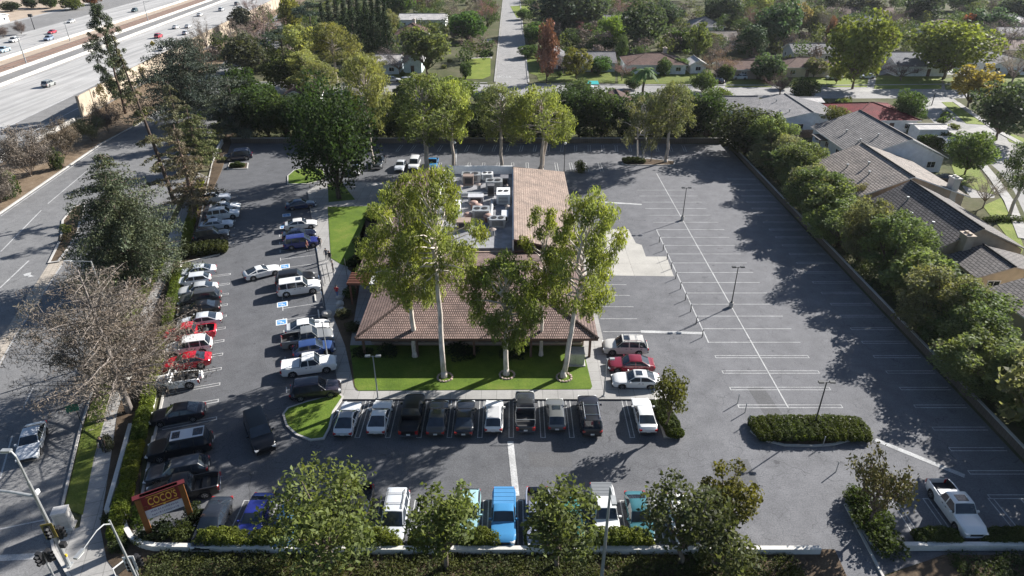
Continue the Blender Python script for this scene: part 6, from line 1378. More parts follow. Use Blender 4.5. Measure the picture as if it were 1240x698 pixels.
def car(kind, px, py, deg, colr, label, name='parked_car', cat='car', group=None, z=.03, roof=None, sunroof=False, rack=False, cover=None, cargo=None, zref=.75, xy=None, simple=False, lift=1.0):
    if kind not in CM: CM[kind] = car_meshes(kind)
    m = CM[kind]; p = CARS[kind]; W = p['W']; hx = p['L'] / 2
    X, Y = xy or G(px, py, zref)
    r = empty(name, (X, Y, z), R(deg), label, cat, group)
    if lift != 1.0: r.scale = (lift,) * 3
    b = link('body', m['body'], r, colr)
    if max(colr) < .031: b.material_slots[0].link = 'OBJECT'; b.material_slots[0].material = M['paintdark']
    for n in ('windshield', 'rear_window'):
        if n in m: link(n, m[n], r)
    for n in ('side_window_l', 'side_window_r'):
        if n in m: link('side_window', m[n], r)
    for x in (p['xf'], p['xr']):
        for s in (1, -1):
            w = link('wheel', m['tyre'], r); w.location = (x, s * (W / 2 - .135), p['r']); link('rim', m['rim'], w)
    if not simple:
        for n in ('headlights', 'taillights', 'mirrors', 'handles'):
            for k in m[n]: link(k.name.split('.')[0], k, r, colr if n == 'mirrors' else None)
        for n in ('grille', 'bumper'): link(n, m[n], r)
        link('number_plate', m['plate'], r)
    else:
        for k in m['taillights'] + m['headlights']: link(k.name.split('.')[0], k, r)
    xm = (p['rf'] + p['rr']) / 2; H = p['H']
    if roof:
        q = MB(); lx = p['rf'] - p['rr'] - .06; q.box((xm, 0, H + .017), (lx, W * p['rw'] * .86, .03)); q.build('roof_panel', M['paintcar'], r, color=roof)
    if sunroof:
        q = MB(); q.box((p['rf'] - .48, 0, H + .02 + (.02 if roof else 0)), (.62, W * .42, .035)); q.build('sunroof', M['car_glass'], r)
        if sunroof == 2:
            q = MB(); q.box((p['rr'] + .5, 0, H + .02 + (.02 if roof else 0)), (.8, W * .46, .035)); q.build('sunroof', M['car_glass'], r)
    if rack:
        q = MB()
        for s in (1, -1): q.tube([(p['rf'] - .2, s * W * .33, H), (p['rf'] - .3, s * W * .33, H + .08), (p['rr'] + .3, s * W * .33, H + .08), (p['rr'] + .2, s * W * .33, H - .02)], .03, 6)
        for x in (p['rf'] - .7, p['rr'] + .7): q.tube([(x, -W * .33, H + .09), (x, W * .33, H + .09)], .022, 6)
        q.build('roof_rack', M['black'] if rack == 1 else M['chrome'], r)
    if cover:
        q = MB(); x0, x1 = -hx + .12, p['deck'] - .06; q.box(((x0 + x1) / 2, 0, p['belt'] + .065), (x1 - x0, W * .84, .05))
        for i in range(5): q.box((x0 + (x1 - x0) * (i + .5) / 5, 0, p['belt'] + .095), (.05, W * .84, .02))
        q.build('bed_cover', M['trim'], r, color=cover)
    if cargo == 'toolbox':
        q = MB(); q.box((p['deck'] - .35, 0, .95), (.5, W * .8, .5)); q.build('toolbox', M['trim'], r, color=(.45, .46, .47))
    if cargo == 'rack':
        q = MB()
        for x in (-hx + .35, p['deck'] - .25):
            for s in (1, -1): q.tube([(x, s * W * .45, 1.1), (x, s * W * .43, 1.55)], .03, 6)
            q.tube([(x, -W * .45, 1.55), (x, W * .45, 1.55)], .03, 6)
        q.build('ladder_rack', M['steel'], r)
    if kind == 'jeep':
        q = MB()
        for x in (-.15, -1.2):
            q.tube([(x, -.68, 1.05), (x, -.62, 1.72), (x, .62, 1.72), (x, .68, 1.05)], .035, 6)
        for s in (1, -1): q.tube([(.62, s * .66, 1.7), (-.15, s * .62, 1.72), (-1.2, s * .62, 1.72), (-1.95, s * .66, 1.05)], .03, 6)
        q.build('roll_bar', M['black'], r)
        q = MB(); q.tube([(.66, -.7, 1.06), (.60, -.68, 1.68), (.60, .68, 1.68), (.66, .7, 1.06)], .035, 6); q.build('windshield_frame', M['white'], r)
        q = MB(); q.quad((.65, -.66, 1.1), (.65, .66, 1.1), (.605, .65, 1.65), (.605, -.65, 1.65)); q.build('windshield', M['car_glass'], r)
        for x, y in ((-.2, .38), (-.2, -.38)):
            q = MB(); q.box((x, y, .85), (.5, .5, .2)); q.box((x - .28, y, 1.12), (.14, .5, .62)); q.build('seat', M['black'], r)
        q = MB(); q.tube([(-hx - .04, 0, 1.0), (-hx - .28, 0, 1.0)], .40, 16); q.build('spare_wheel', M['white'], r)
    return r
WHITE = (.72, .72, .71); SILV = (.46, .47, .48); LSILV = (.58, .60, .63); GREY = (.16, .165, .17); DGREY = (.055, .057, .06); BLACK = (.012, .012, .014); NAVY = (.016, .024, .05)
LG = 'cars parked along the west hedge'
west = [('big_suv', 288, 189, 197, NAVY, 'dark vehicle with a pale roof rack at the far west kerb, by itself', dict(rack=2)),
 ('pickup', 257, 240, 17, LSILV, 'pale pickup with a white cab at the far end of the west row', {}), ('sedan', 272, 250, 17, WHITE, 'white car squeezed between the pale pickup and the white four-by-four', {}), ('suv', 270, 259, 17, WHITE, 'white four-by-four with black wheels under the brown conifer', {}), ('sedan', 262, 271, 17, LSILV, 'silver sedan under the brown conifer, nose showing', {}), ('suv', 256, 284, 17, DGREY, 'dark vehicle almost hidden by the brown conifer', {}),
 ('sedan', 238, 328, 197, LSILV, 'first silver sedan south of the dark planter in the west row', {}), ('hatch', 233, 339, 197, LSILV, 'silver-blue hatchback, second south of the dark planter', {}), ('sedan', 239, 350, 197, SILV, 'silver sedan next to the dark grey one in the west row', {}), ('suv', 242, 361, 197, DGREY, 'dark grey four-by-four in the west row beside the silver sedan', {}), ('sedan', 241, 373, 197, BLACK, 'black sedan beside the dark grey four-by-four in the west row', {}), ('sedan', 242, 388, 197, LSILV, 'pale silver car between the black sedan and the red pickup', {}),
 ('pickup', 229, 404, 197, (.50, .012, .03), 'bright red pickup with a black bed in the west row', {}), ('suv', 228, 420, 197, WHITE, 'white four-by-four with dark side glass beside the red pickup', {}), ('sedan', 226, 437, 197, (.42, .012, .025), 'red car hidden under grey branches in the west row', {}), ('jeep', 215, 460, 193, WHITE, 'open-topped white off-roader with black interior in the west row', {}),
 ('sedan', 215, 500, 195, (.018, .02, .03), 'black sedan standing alone between empty bays in the west row', {}), ('big_suv', 218, 540, 197, (.012, .014, .018), 'black four-by-four with a silver roof and two sunroofs', dict(roof=(.55, .56, .58), sunroof=2)), ('estate', 214, 568, 197, (.05, .055, .065), 'dark grey estate car between the silver-roofed one and black pickup', {}), ('pickup', 222, 592, 197, BLACK, 'black pickup with an open bed behind the maroon sign', {})]
for k, x, y, d, c, l, kw in west: car(k, x, y, d, c, l, group=LG, name='parked_pickup' if 'pickup' in k else 'parked_car', cat='pickup' if 'pickup' in k else 'car', **kw)
EG = 'cars parked along the entrance walk'
for k, x, y, d, c, l, kw in [('sedan', 364, 247, 17, (.02, .035, .085), 'dark blue sedan at the far end of the entrance row', {}), ('sedan', 364, 271, 17, (.66, .65, .62), 'white old sedan beside the blue cars in the entrance row', {}), ('sedan', 362, 283, 17, (.012, .016, .035), 'very dark blue car beside the white old sedan', {}), ('minivan', 365, 293, 17, (.025, .035, .16), 'blue minivan beside the very dark blue car', {}),
 ('suv', 357, 337, 17, BLACK, 'black car beside the white four-by-four with sunroof', {}), ('big_suv', 362, 348, 17, WHITE, 'white four-by-four with a sunroof in the entrance row', dict(sunroof=True)), ('sedan', 372, 395, 17, WHITE, 'white sedan below the blue accessible bay panel', {}), ('pickup', 372, 409, 17, (.20, .205, .205), 'grey pickup with an open bed in the entrance row', {}), ('hatch', 380, 421, 17, (.03, .06, .17), 'blue hatchback between the grey and white pickups', {}), ('pickup', 374, 442, 14, WHITE, 'big white pickup with a white bed cover in the entrance row', dict(cover=(.72, .72, .71))), ('suv', 382, 471, 12, (.03, .025, .035), 'black four-by-four at the near end of the entrance row', {})]:
    car(k, x, y, d, c, l, group=EG, name='parked_pickup' if 'pickup' in k else 'parked_car', cat='pickup' if 'pickup' in k else 'car', **kw)
car('coupe', 317, 328, 33, WHITE, 'white coupe driving up the aisle of the left lot', 'moving_car')
car('big_suv', 314, 523, -60, (.004, .004, .005), 'black van turning in the front aisle beside the grass island', 'moving_van', 'van')
FG = 'cars parked nose-in to the front walk'
for k, x, y, d, c, l, kw in [('coupe', 421, 505, 90, LSILV, 'silver car with a grey roof, leftmost in the front row', dict(roof=(.30, .30, .31))), ('coupe', 460, 503, 90, WHITE, 'white fastback car, second from left in the front row', {}), ('pickup', 499, 501, 90, BLACK, 'black pickup in the front row beside the white fastback', {}), ('sedan', 530, 504, 90, (.07, .068, .066), 'dark grey sedan with a sunroof in the front row', dict(sunroof=True)), ('sedan', 563, 504, 90, (.025, .027, .032), 'charcoal sedan with red tail lights left of the white hatchback', {}), ('hatch', 598, 502, 90, WHITE, 'white hatchback with a big pale glass roof in the front row', dict(roof=(.5, .5, .5))), ('old_pickup', 636, 497, 90, (.035, .038, .042), 'dark pickup with a rack over its bed in the front row', dict(cargo='rack')), ('hatch', 673, 500, 90, (.13, .135, .135), 'small grey car with a sunroof in the front row', dict(sunroof=True)), ('big_suv', 714, 502, 90, (.016, .017, .024), 'big black four-by-four with roof rails in the front row', dict(rack=2)), ('sedan', 780, 501, 90, WHITE, 'white sedan alone at the right end of the front row', {})]:
    car(k, x, y, d, c, l, group=FG, name='parked_pickup' if 'pickup' in k else 'parked_car', cat='pickup' if 'pickup' in k else 'car', **kw)
SG = 'cars parked on the east side of the restaurant'
for k, x, y, d, c, l, kw in [('suv', 757, 419, 178, (.55, .53, .49), 'pale beige four-by-four with roof rails east of the restaurant', dict(sunroof=True, rack=2)), ('sedan', 764, 440, 178, (.19, .018, .03), 'dark red sedan between two pale cars east of the restaurant', {}), ('sedan', 770, 459, 178, WHITE, 'white sedan with a sunroof next to the dark red sedan', dict(sunroof=True))]:
    car(k, x, y, d, c, l, group=SG, **kw)
BG2 = 'cars parked nose-in to the front wall'
for k, x, y, d, c, l, kw in [('sedan', 257, 631, -88, (.022, .026, .034), 'dark car in the corner bay right of the sign', {}), ('sedan', 309, 626, -90, (.025, .035, .22), 'royal blue car in the front wall row', {}), ('hatch', 348, 634, -90, (.05, .13, .24), 'blue car half hidden under the broad leafy tree', {}), ('sedan', 386, 636, -90, (.03, .034, .04), 'dark car under the trunk of the broad leafy tree', {}), ('pickup', 432, 622, -90, BLACK, 'black pickup half hidden behind the broad leafy tree', {}),
 ('minivan', 478, 625, -90, LSILV, 'silver people carrier left of the compact leafy tree', dict(rack=1)), ('hatch', 568, 619, -90, (.30, .50, .53), 'pale aqua car beside the bright blue pickup', dict(roof=(.36, .55, .57))), ('old_pickup', 610, 624, -90, (.06, .23, .45), 'bright blue pickup beside the pale aqua car', dict(cover=(.065, .24, .47))), ('pickup', 652, 625, -90, (.25, .27, .34), 'pale grey pickup with a dark bed behind a leafy tree', {}), ('hatch', 692, 628, -90, (.04, .16, .15), 'dark green car hidden under the third leafy tree', {}),
 ('pickup', 732, 620, -90, WHITE, 'white pickup with a grey ribbed bed cover in the front wall row', dict(cover=(.17, .18, .19))), ('sedan', 774, 624, -90, (.05, .155, .18), 'teal car left of the greyish leafy tree', {}), ('sedan', 826, 627, -90, WHITE, 'white car under the greyish leafy tree', {})]:
    car(k, x, y, d, c, l, group=BG2, name='parked_pickup' if 'pickup' in k else 'parked_car', cat='pickup' if 'pickup' in k else 'car', **kw)
car('pickup', 1157, 614, -90, WHITE, 'white crew-cab pickup with a sunroof in the shaded right corner', 'parked_pickup', 'pickup', sunroof=True, cargo='toolbox')
car('sedan', 38, 533, -68, LSILV, 'silver sedan driving on the left road toward the junction', 'moving_car')
RG = 'cars parked behind the restaurant'
for k, x, y, d, c, l, kw in [('pickup', 459, 196, -90, (.05, .055, .06), 'dark pickup behind the restaurant next to the huge dark tree', {}), ('sedan', 485, 200, -90, LSILV, 'silver car behind the restaurant, facing the camera', {}), ('minivan', 502, 198, -90, WHITE, 'white van behind the restaurant left of the blue pickup', {}), ('old_pickup', 524, 198, -90, (.05, .22, .45), 'blue pickup behind the restaurant beside the forked trunk', {}), ('sedan', 432, 204, -90, WHITE, 'white car glimpsed through the huge dark tree', {})]:
    car(k, x, y, d, c, l, group=RG, name='parked_pickup' if 'pickup' in k else 'parked_car', cat='pickup' if 'pickup' in k else 'car', **kw)
NG = 'cars in the neighbourhood streets'
for k, x, y, d, c, l in [('hatch', 896, 93, 180, LSILV, 'silver hatchback on the round drive of the low brown house'), ('sedan', 870, 97, 100, NAVY, 'dark blue car on the drive right of the white garage'), ('suv', 834, 80, -90, (.18, .01, .04), 'maroon car in front of the white garage'), ('sedan', 1050, 92, 180, WHITE, 'white car on the curved white drive under the yellow-green tree'), ('sedan', 1010, 93, 180, SILV, 'silver car in front of the red-brown hip-roofed house'), ('sedan', 1145, 216, 150, (.02, .02, .022), 'black car on the drive below the white gable wall'), ('suv', 603, 113, -90, WHITE, 'white car at the mouth of the vertical street'), ('minivan', 708, 105, 0, WHITE, 'white van on the cross street beside the turquoise tarp'), ('sedan', 645, 4, 90, WHITE, 'white car at the top right of the vertical street'), ('hatch', 476, 96, 0, WHITE, 'white car on the cross street behind the olive gums'), ('suv', 495, 98, 0, LSILV, 'silver car on the cross street left of the lime tree')]:
    car(k, x, y, d, c, l, group=NG, name='car')
FW = 'traffic on the freeway'
for k, x, y, d, c, l in [('suv', 59, 102, 95, (.30, .31, .30), 'silver-grey car alone on the near freeway lanes'), ('suv', 192, 44, 95, (.45, .03, .05), 'red car on the near freeway lanes'), ('hatch', 197, 59, 95, WHITE, 'white car behind the yellow warning sign'), ('sedan', 213, 33, 95, WHITE, 'white car left of another white car, middle of the near lanes'), ('sedan', 228, 32, 95, WHITE, 'white car in the middle lanes right of a twin white car'), ('hatch', 225, 40, 95, LSILV, 'pale car just below a pair of white cars on the near lanes'), ('sedan', 242, 18, 95, WHITE, 'white car on the far part of the near lanes, nearest the tracks'), ('suv', 268, 12, 95, LSILV, 'pale silver car near the top of the near lanes'), ('suv', 287, 5, 95, GREY, 'grey car at the very top of the near freeway lanes'), ('sedan', 290, 10, 95, DGREY, 'dark car at the far end of the near lanes beside bare trees'),
 ('suv', 17, 49, -85, WHITE, 'white four-by-four on the far lanes at the left'), ('pickup', 5, 61, -85, (.42, .55, .62), 'pale blue pickup on the far lanes at the left edge'), ('sedan', 63, 39, -85, (.45, .03, .06), 'red car on the far lanes beside a silver-blue car'), ('suv', 59, 47, -85, (.28, .34, .45), 'silver-blue car on the far lanes beside a red car'), ('sedan', 86, 26, -85, WHITE, 'white car on the upper far lanes above the tracks'), ('sedan', 113, 28, -85, WHITE, 'white car on the far lanes left of the tall pine'), ('suv', 163, 13, -85, (.05, .09, .10), 'dark green car on the far lanes right of the tall pine')]:
    car(k, x, y, d, c, l, group=FW, name='freeway_car', zref=.6)
# ================================================================ STREET FURNITURE
def lamp(px, py, h, label, heads=2, ang=0.0, dark=True, globe=False, z=.02, group='lamps of the parking lot', base=True):
    X, Y = G(px, py); r = empty('lot_lamp', (X, Y, z), ang, label, 'lamp', group); mt = M['dark_pole'] if dark else M['pole']
    m = MB()
    if base: m.tube([(0, 0, 0), (0, 0, .65)], .26, 14); m.build('footing', M['kerb'], r)
    m = MB(); m.tube([(0, 0, 0), (0, 0, h)], [.075, .05], 8); m.tube([(0, 0, .66 if base else 0), (0, 0, .72 if base else .06)], .17, 10); m.build('pole', mt, r)
    if globe:
        m = MB(); n = 8
        m.tube([(0, 0, h), (0, 0, h + .06), (0, 0, h + .22), (0, 0, h + .42), (0, 0, h + .52)], [.1, .2, .28, .2, .04], 12); m.build('lamp_globe', M['lamp_glass'], r, True); return r
    for i in range(heads):
        s = 1 if i == 0 else -1
        m = MB(); m.tube([(0, 0, h - .1), (s * .3, 0, h - .02)], .03, 6); m.build('arm', mt, r)
        m = MB(); m.box((s * .5, 0, h), (.46, .30, .13), 0); hd = m.build('lamp_head', M['steel'] if not dark else M['dark_pole'], r)
        m = MB(); m.box((s * .5, 0, h - .075), (.36, .22, .03)); m.build('lens', M['lamp_glass'], hd)
    return r
lamp(826, 267, 5.3, 'dark lamp post on the white dividing line, far part of the east lot')
lamp(885, 372, 5.4, 'dark lamp post in the middle of the east lot, small concrete foot')
lamp(985, 519, 5.2, 'lamp post rising from the wide oval hedge island', z=.1)
lamp(458, 484, 5.0, 'twin-headed pale lamp post on the front walk beside the lawn', dark=False, z=.15, base=False)
lamp(731, 481, 4.4, 'pale lamp post at the right corner of the front walk', heads=1, dark=False, z=.15, base=False)
lamp(683, 209, 5.2, 'globe-topped lamp post behind the sunlit sloping roof', globe=True, z=.02, base=False)
lamp(552, 208, 5.2, 'globe-topped lamp post behind the white roof wall', globe=True, base=False)
lamp(788, 196, 4.4, 'lamp post on the back island between the two pale-trunked trees', z=.1, base=False)
lamp(398, 440, 5.0, 'lamp post beside the entrance walk near the big white pickup', dark=False, z=.15, base=False)
# line of short posts along the white bay boundary
pp = [(21.2, YR[0] + 2.745 * k + 1.0) for k in range(4, 14)]
for i, (x, y) in enumerate(pp):
    r = empty('bollard', (x, y, .02), 0, ORD[i] + ' short dark post from the front along the white bay boundary', 'post', 'short posts along the white bay boundary')
    m = MB(); m.tube([(0, 0, 0), (0, 0, 1.05)], .05, 8); m.build('shaft', M['dark_pole'], r); m = MB(); m.tube([(0, 0, 1.05), (0, 0, 1.10)], [.065, .03], 8); m.build('cap', M['steel'], r)
for px, py, lab in ((893, 489, 'short post at the end of the nearest east bay line'), (906, 514, 'short post just left of the oval hedge island'), (996, 541, 'short post on the near kerb of the oval island'), (1012, 572, 'lone short post standing in the driveway'), (902, 500, 'short post between bay end and oval island')):
    X, Y = G(px, py); r = empty('bollard', (X, Y, .02), 0, lab, 'post'); m = MB(); m.tube([(0, 0, 0), (0, 0, 1.1)], .045, 8); m.build('shaft', M['steel'], r); m = MB(); m.tube([(0, 0, 1.1), (0, 0, 1.15)], [.06, .02], 8); m.build('cap', M['steel'], r)
# wheel stops
ws = [(187, 489, 108, 'wheel stop in the empty bay below the white off-roader'), (184, 537, 108, 'wheel stop in front of the black silver-roofed vehicle'), (382, 362, 108, 'wheel stop below the white four-by-four with sunroof'), (386, 381, 108, 'wheel stop above the white sedan in the entrance row'), (192, 590, 108, 'wheel stop beside the maroon sign and black pickup'), (219, 325, 108, 'wheel stop at the top empty bay by the dark planter')]
for px, py, d, lab in ws:
    X, Y = G(px, py); m = MB(); m.box((0, 0, .075), (1.8, .16, .15), 0, 0, .92); o = m.build('wheel_stop', M['planter']); o.location = (X, Y, .03); o.rotation_euler = (0, 0, R(d)); tag(o, lab, 'wheel stop', 'wheel stops in the left lot')
# accessible bay sign posts and railing at the entrance
for px, py, lab in ((386, 318, 'small sign post at the accessible bay by the blue minivan'), (389, 352, 'small sign post at the kerb beside the white four-by-four'), (392, 372, 'small sign post at the kerb above the white sedan')):
    X, Y = G(px, py); r = empty('sign_post', (X, Y, .15), R(108), lab, 'sign', 'accessible bay signs'); m = MB(); m.tube([(0, 0, 0), (0, 0, 1.9)], .03, 6); m.build('post', M['steel'], r); m = MB(); m.box((0, .04, 1.75), (.3, .02, .45)); m.build('plate', M['paint_blue'], r)
def railing(path, label, h=.95):
    r = empty('railing', (*path[0], .15), 0, label, 'railing'); p0 = Vector(path[0]); m = MB(); q = MB(); pts = [Vector((*(Vector(p) - p0), h)) for p in path]
    for i in range(len(pts) - 1): m.tube([pts[i], pts[i + 1]], .03, 6); m.tube([pts[i] - Vector((0, 0, .45)), pts[i + 1] - Vector((0, 0, .45))], .025, 6)
    m.build('rail', M['dark_pole'], r)
    for i in range(len(pts) - 1):
        n = max(1, int((pts[i + 1] - pts[i]).length / 1.5))
        for k in range(n): p = pts[i].lerp(pts[i + 1], k / n); q.tube([(p.x, p.y, 0), (p.x, p.y, h)], .03, 6)
    q.tube([(pts[-1].x, pts[-1].y, 0), pts[-1]], .03, 6); q.build('upright', M['dark_pole'], r)
railing(P([(391, 330), (394, 345)]), 'short dark railing on the walk by the entrance, left one'); railing(P([(396, 327), (400, 345)]), 'short dark railing on the walk by the entrance, right one')
railing(P([(418, 322), (421, 340)]), 'dark railing at the top of the entrance steps beside the lawn')
# rocks and pots at the entrance bed
for i, (px, py, s, lab) in enumerate(((396, 383, .6, 'pale planter tub at the kerb below the entrance walk'), (412, 371, .5, 'grey rock at the entrance bed edge'), (414, 378, .45, 'pale rock below the grey rock at the entrance bed'), (411, 363, .4, 'small grey rock at the top of the entrance bed'))):
    X, Y = G(px, py); bm = bmesh.new(); bmesh.ops.create_icosphere(bm, subdivisions=2, radius=s); rng = random.Random(i)
    for v in bm.verts: v.co *= rng.uniform(.8, 1.15); v.co.z *= .7
    me = bpy.data.meshes.new('rock'); bm.to_mesh(me); bm.free(); me.materials.append(M['kerb']); o = link('rock' if i else 'planter_tub', me); o.location = (X, Y, .15 + s * .4); tag(o, lab, 'rock' if i else 'planter')
# electrical cabinet on the lawn
X, Y = G(696, 441); r = empty('utility_cabinet', (X, Y, .17), 0, 'grey metal cabinet on the lawn beside the rightmost gum trunk', 'cabinet')
m = MB(); m.box((0, 0, .06), (2.1, 1.5, .12)); m.build('pad', M['kerb'], r); m = MB(); m.box((0, 0, .82), (1.8, 1.25, 1.4)); m.box((0, -.02, 1.55), (1.9, 1.35, .08)); m.build('cabinet', M['pole'], r); m = MB(); m.box((-.43, -.64, .82), (.8, .03, 1.2)); m.box((.43, -.64, .82), (.8, .03, 1.2)); m.build('door', M['steel'], r)
# tree rings of stones round gum trunks
for i, (px, py, lab) in enumerate(((539, 459, 'ring of pale stones round the tallest gum trunk'), (614, 456, 'ring of pale stones round the low dark gum trunk'), (683, 459, 'ring of pale stones round the rightmost gum trunk'))):
    X, Y = G(px, py); m = MB(); rng = random.Random(i)
    for k in range(14): a = k * .449; m.box((math.cos(a) * .75, math.sin(a) * .75, .06), (.28, .2, .14), a + 1.57 + rng.uniform(-.3, .3), 0, .7)
    o = m.build('stone_ring', mat_flat('ring_stone', (.42, .32, .28), .9) if i == 0 else M['ring']); M.setdefault('ring', o.data.materials[0]); o.location = (X, Y, .18); tag(o, lab, 'stones', 'stone rings round the gum trunks')
# yellow-ish control boxes at the lower left corner
X, Y = G(82, 640)
r = empty('signal_cabinet', (X, Y, .13), R(15), 'tall pale traffic signal cabinet on the corner walk', 'cabinet'); m = MB(); m.box((0, 0, .06), (1.15, 1.0, .12)); m.build('plinth', M['kerb'], r)
m = MB(); m.box((0, 0, .95), (1.0, .8, 1.66), 0); m.box((0, 0, 1.82), (1.06, .86, .08)); m.build('body', mat_flat('cabinet_paint', (.55, .53, .50), .5), r); m = MB(); m.box((0, -.41, .95), (.8, .03, 1.4)); m.build('door', M['steel'], r)
# traffic signal mast
def signal_head(parent, c, yaw, back=None, lit=1):
    """three-lens head; yaw = facing direction"""
    co, si = math.cos(yaw), math.sin(yaw)
    m = MB(); m.box(c, (.24, .36, 1.05), yaw)
    for k in range(3): m.tube([(c[0] + co * .12, c[1] + si * .12, c[2] + .33 - k * .33), (c[0] + co * .34, c[1] + si * .34, c[2] + .31 - k * .33)], [.15, .14], 10, 0, False)
    h = m.build('signal_head', M['black'], parent)
    if back: m = MB(); m.box((c[0] - co * .02, c[1] - si * .02, c[2]), (.03, .72, 1.4), yaw); m.build('backplate', back, h)
    for k in range(3):
        m = MB(); m.tube([(c[0] + co * .125, c[1] + si * .125, c[2] + .33 - k * .33), (c[0] + co * .14, c[1] + si * .14, c[2] + .33 - k * .33)], .12, 12); m.build('lens', mat_flat('lens%d' % k, [(.25, .01, .01), (.28, .15, .01), (.01, .14, .05)][k], .3), h)
M['yellow'] = mat_flat('sign_yellow', (.62, .42, .03), .5); M['olive'] = mat_flat('backplate_olive', (.22, .17, .04), .6); M['green'] = mat_flat('sign_green', (.012, .13, .075), .5)
X, Y = G(84, 686); r = empty('traffic_signal', (X, Y, .13), 0, 'tall signal mast with a street light on the lower left corner', 'traffic light')
m = MB(); m.box((0, 0, .03), (.5, .5, .06)); m.tube([(0, 0, 0), (0, 0, 8.2)], [.16, .10], 10); m.build('pole', M['steel'], r)
m = MB(); m.tube([(0, 0, 6.9), (-1.5, 0, 7.3), (-5.5, .3, 7.5), (-9, .4, 7.6)], [.11, .09, .07, .05], 8); m.build('mast_arm', M['steel'], r)
m = MB(); m.tube([(0, 0, 8.2), (0, 0, 9.6), (-.12, .1, 10.4), (-.35, .2, 10.7)], [.08, .07, .06, .05], 8); m.build('lamp_arm', M['steel'], r)
m = MB(); m.box((-.7, .25, 10.72), (.62, .28, .16)); lh = m.build('lamp_head', M['steel'], r); m = MB(); m.box((-.85, .25, 10.6), (.5, .26, .04)); m.build('lens', M['lamp_glass'], lh)
signal_head(r, (.1, -.34, 3.9), R(-75), M['olive']); signal_head(r, (.38, .1, 3.3), R(10)); signal_head(r, (-7.5, -.1, 7.3), R(-80), M['olive'])
m = MB(); m.box((-.02, .3, 7.0), (.14, .3, .3)); m.build('camera_box', M['white'], r)
m = MB(); m.box((.5, -.2, 2.4), (.36, .3, .4)); m.build('pedestrian_signal', M['black'], r)
m = MB(); m.box((0.2, -.05, 1.1), (.1, .12, .22)); m.build('push_button', M['yellow'], r)
X, Y = G(66, 700); r = empty('signal_post', (X, Y, .13), 0, 'short post with black signal heads at the kerb corner, bottom left', 'traffic light')
m = MB(); m.tube([(0, 0, 0), (0, 0, 2.6)], .07, 8); m.build('pole', M['steel'], r); signal_head(r, (0.02, -.3, 2.3), R(-100)); signal_head(r, (.36, .05, 2.2), R(-10))
# street light with a long arm reaching over the corner
X, Y = G(175, 722); r = empty('street_lamp', (X, Y, .13), 0, 'street lamp with a curved arm over the corner, beside the maroon sign', 'lamp'); hz = height_at(175, 722, 630)
A_ = Vector((*G(133, 632, hz), hz)) - Vector((X, Y, 0)); E_ = Vector((*G(101, 668, hz + .1), hz + .1)) - Vector((X, Y, 0))
m = MB(); m.tube([(0, 0, 0), (0, 0, .3), A_ * 1.0], [.16, .10, .06], 10); m.build('pole', M['pole'], r)
m = MB(); pts = [A_ + Vector((0, 0, -.35)), A_.lerp(E_, .2) + Vector((0, 0, .12)), A_.lerp(E_, .45) + Vector((0, 0, .22)), A_.lerp(E_, .8) + Vector((0, 0, .08)), E_]; m.tube(pts, [.05, .045, .04, .035, .03], 8); m.build('arm', M['pole'], r)
dv = (E_ - A_).normalized(); m = MB(); c = E_ + dv * .3; m.box(tuple(c), (.7, .24, .14), math.atan2(dv.y, dv.x)); lh = m.build('lamp_head', M['steel'], r); m = MB(); m.box((c.x, c.y, c.z - .1), (.5, .22, .05), math.atan2(dv.y, dv.x)); m.build('lens', M['lamp_glass'], lh)
# pole rising from below the frame in front of the white pickup
X, Y = G(727, 715); hz = height_at(727, 715, 592); r = empty('street_lamp', (X, Y, .13), 0, 'plain grey lamp pole standing in front of the white ribbed-cover pickup', 'lamp')
m = MB(); m.tube([(0, 0, 0), (0, 0, hz)], [.14, .075], 10); m.build('pole', M['pole'], r); m = MB(); m.tube([(0, 0, hz - .02), (.02, -.9, hz + .12)], .045, 8); m.build('arm', M['pole'], r); m = MB(); m.box((.02, -1.2, hz + .12), (.3, .7, .15)); m.build('lamp_head', M['pole'], r)
# pole within the grey tree
X, Y = G(150, 432); r = empty('street_lamp', (X, Y, .13), 0, 'pale straight pole seen through the large grey tree', 'lamp'); hz = height_at(150, 432, 318)
m = MB(); m.tube([(0, 0, 0), (0, 0, hz)], [.13, .07], 8); m.build('pole', M['pole'], r); m = MB(); m.tube([(0, 0, hz - .05), (-.8, -.1, hz + .05), (-1.8, -.2, hz + .1)], .04, 6); m.build('arm', M['pole'], r); m = MB(); m.box((-2.1, -.22, hz + .1), (.7, .3, .14)); m.build('lamp_head', M['pole'], r)
# green street-name sign on a post by the grey tree
X, Y = G(104, 525); r = empty('street_sign', (X, Y, .13), R(20), 'teal green sign on a post at the kerb below the large grey tree', 'sign'); m = MB(); m.tube([(0, 0, 0), (0, 0, 3.2)], .04, 8); m.build('post', M['dark_pole'], r); m = MB(); m.box((-.25, -.06, 2.9), (1.0, .04, .75)); m.build('plate', M['green'], r)
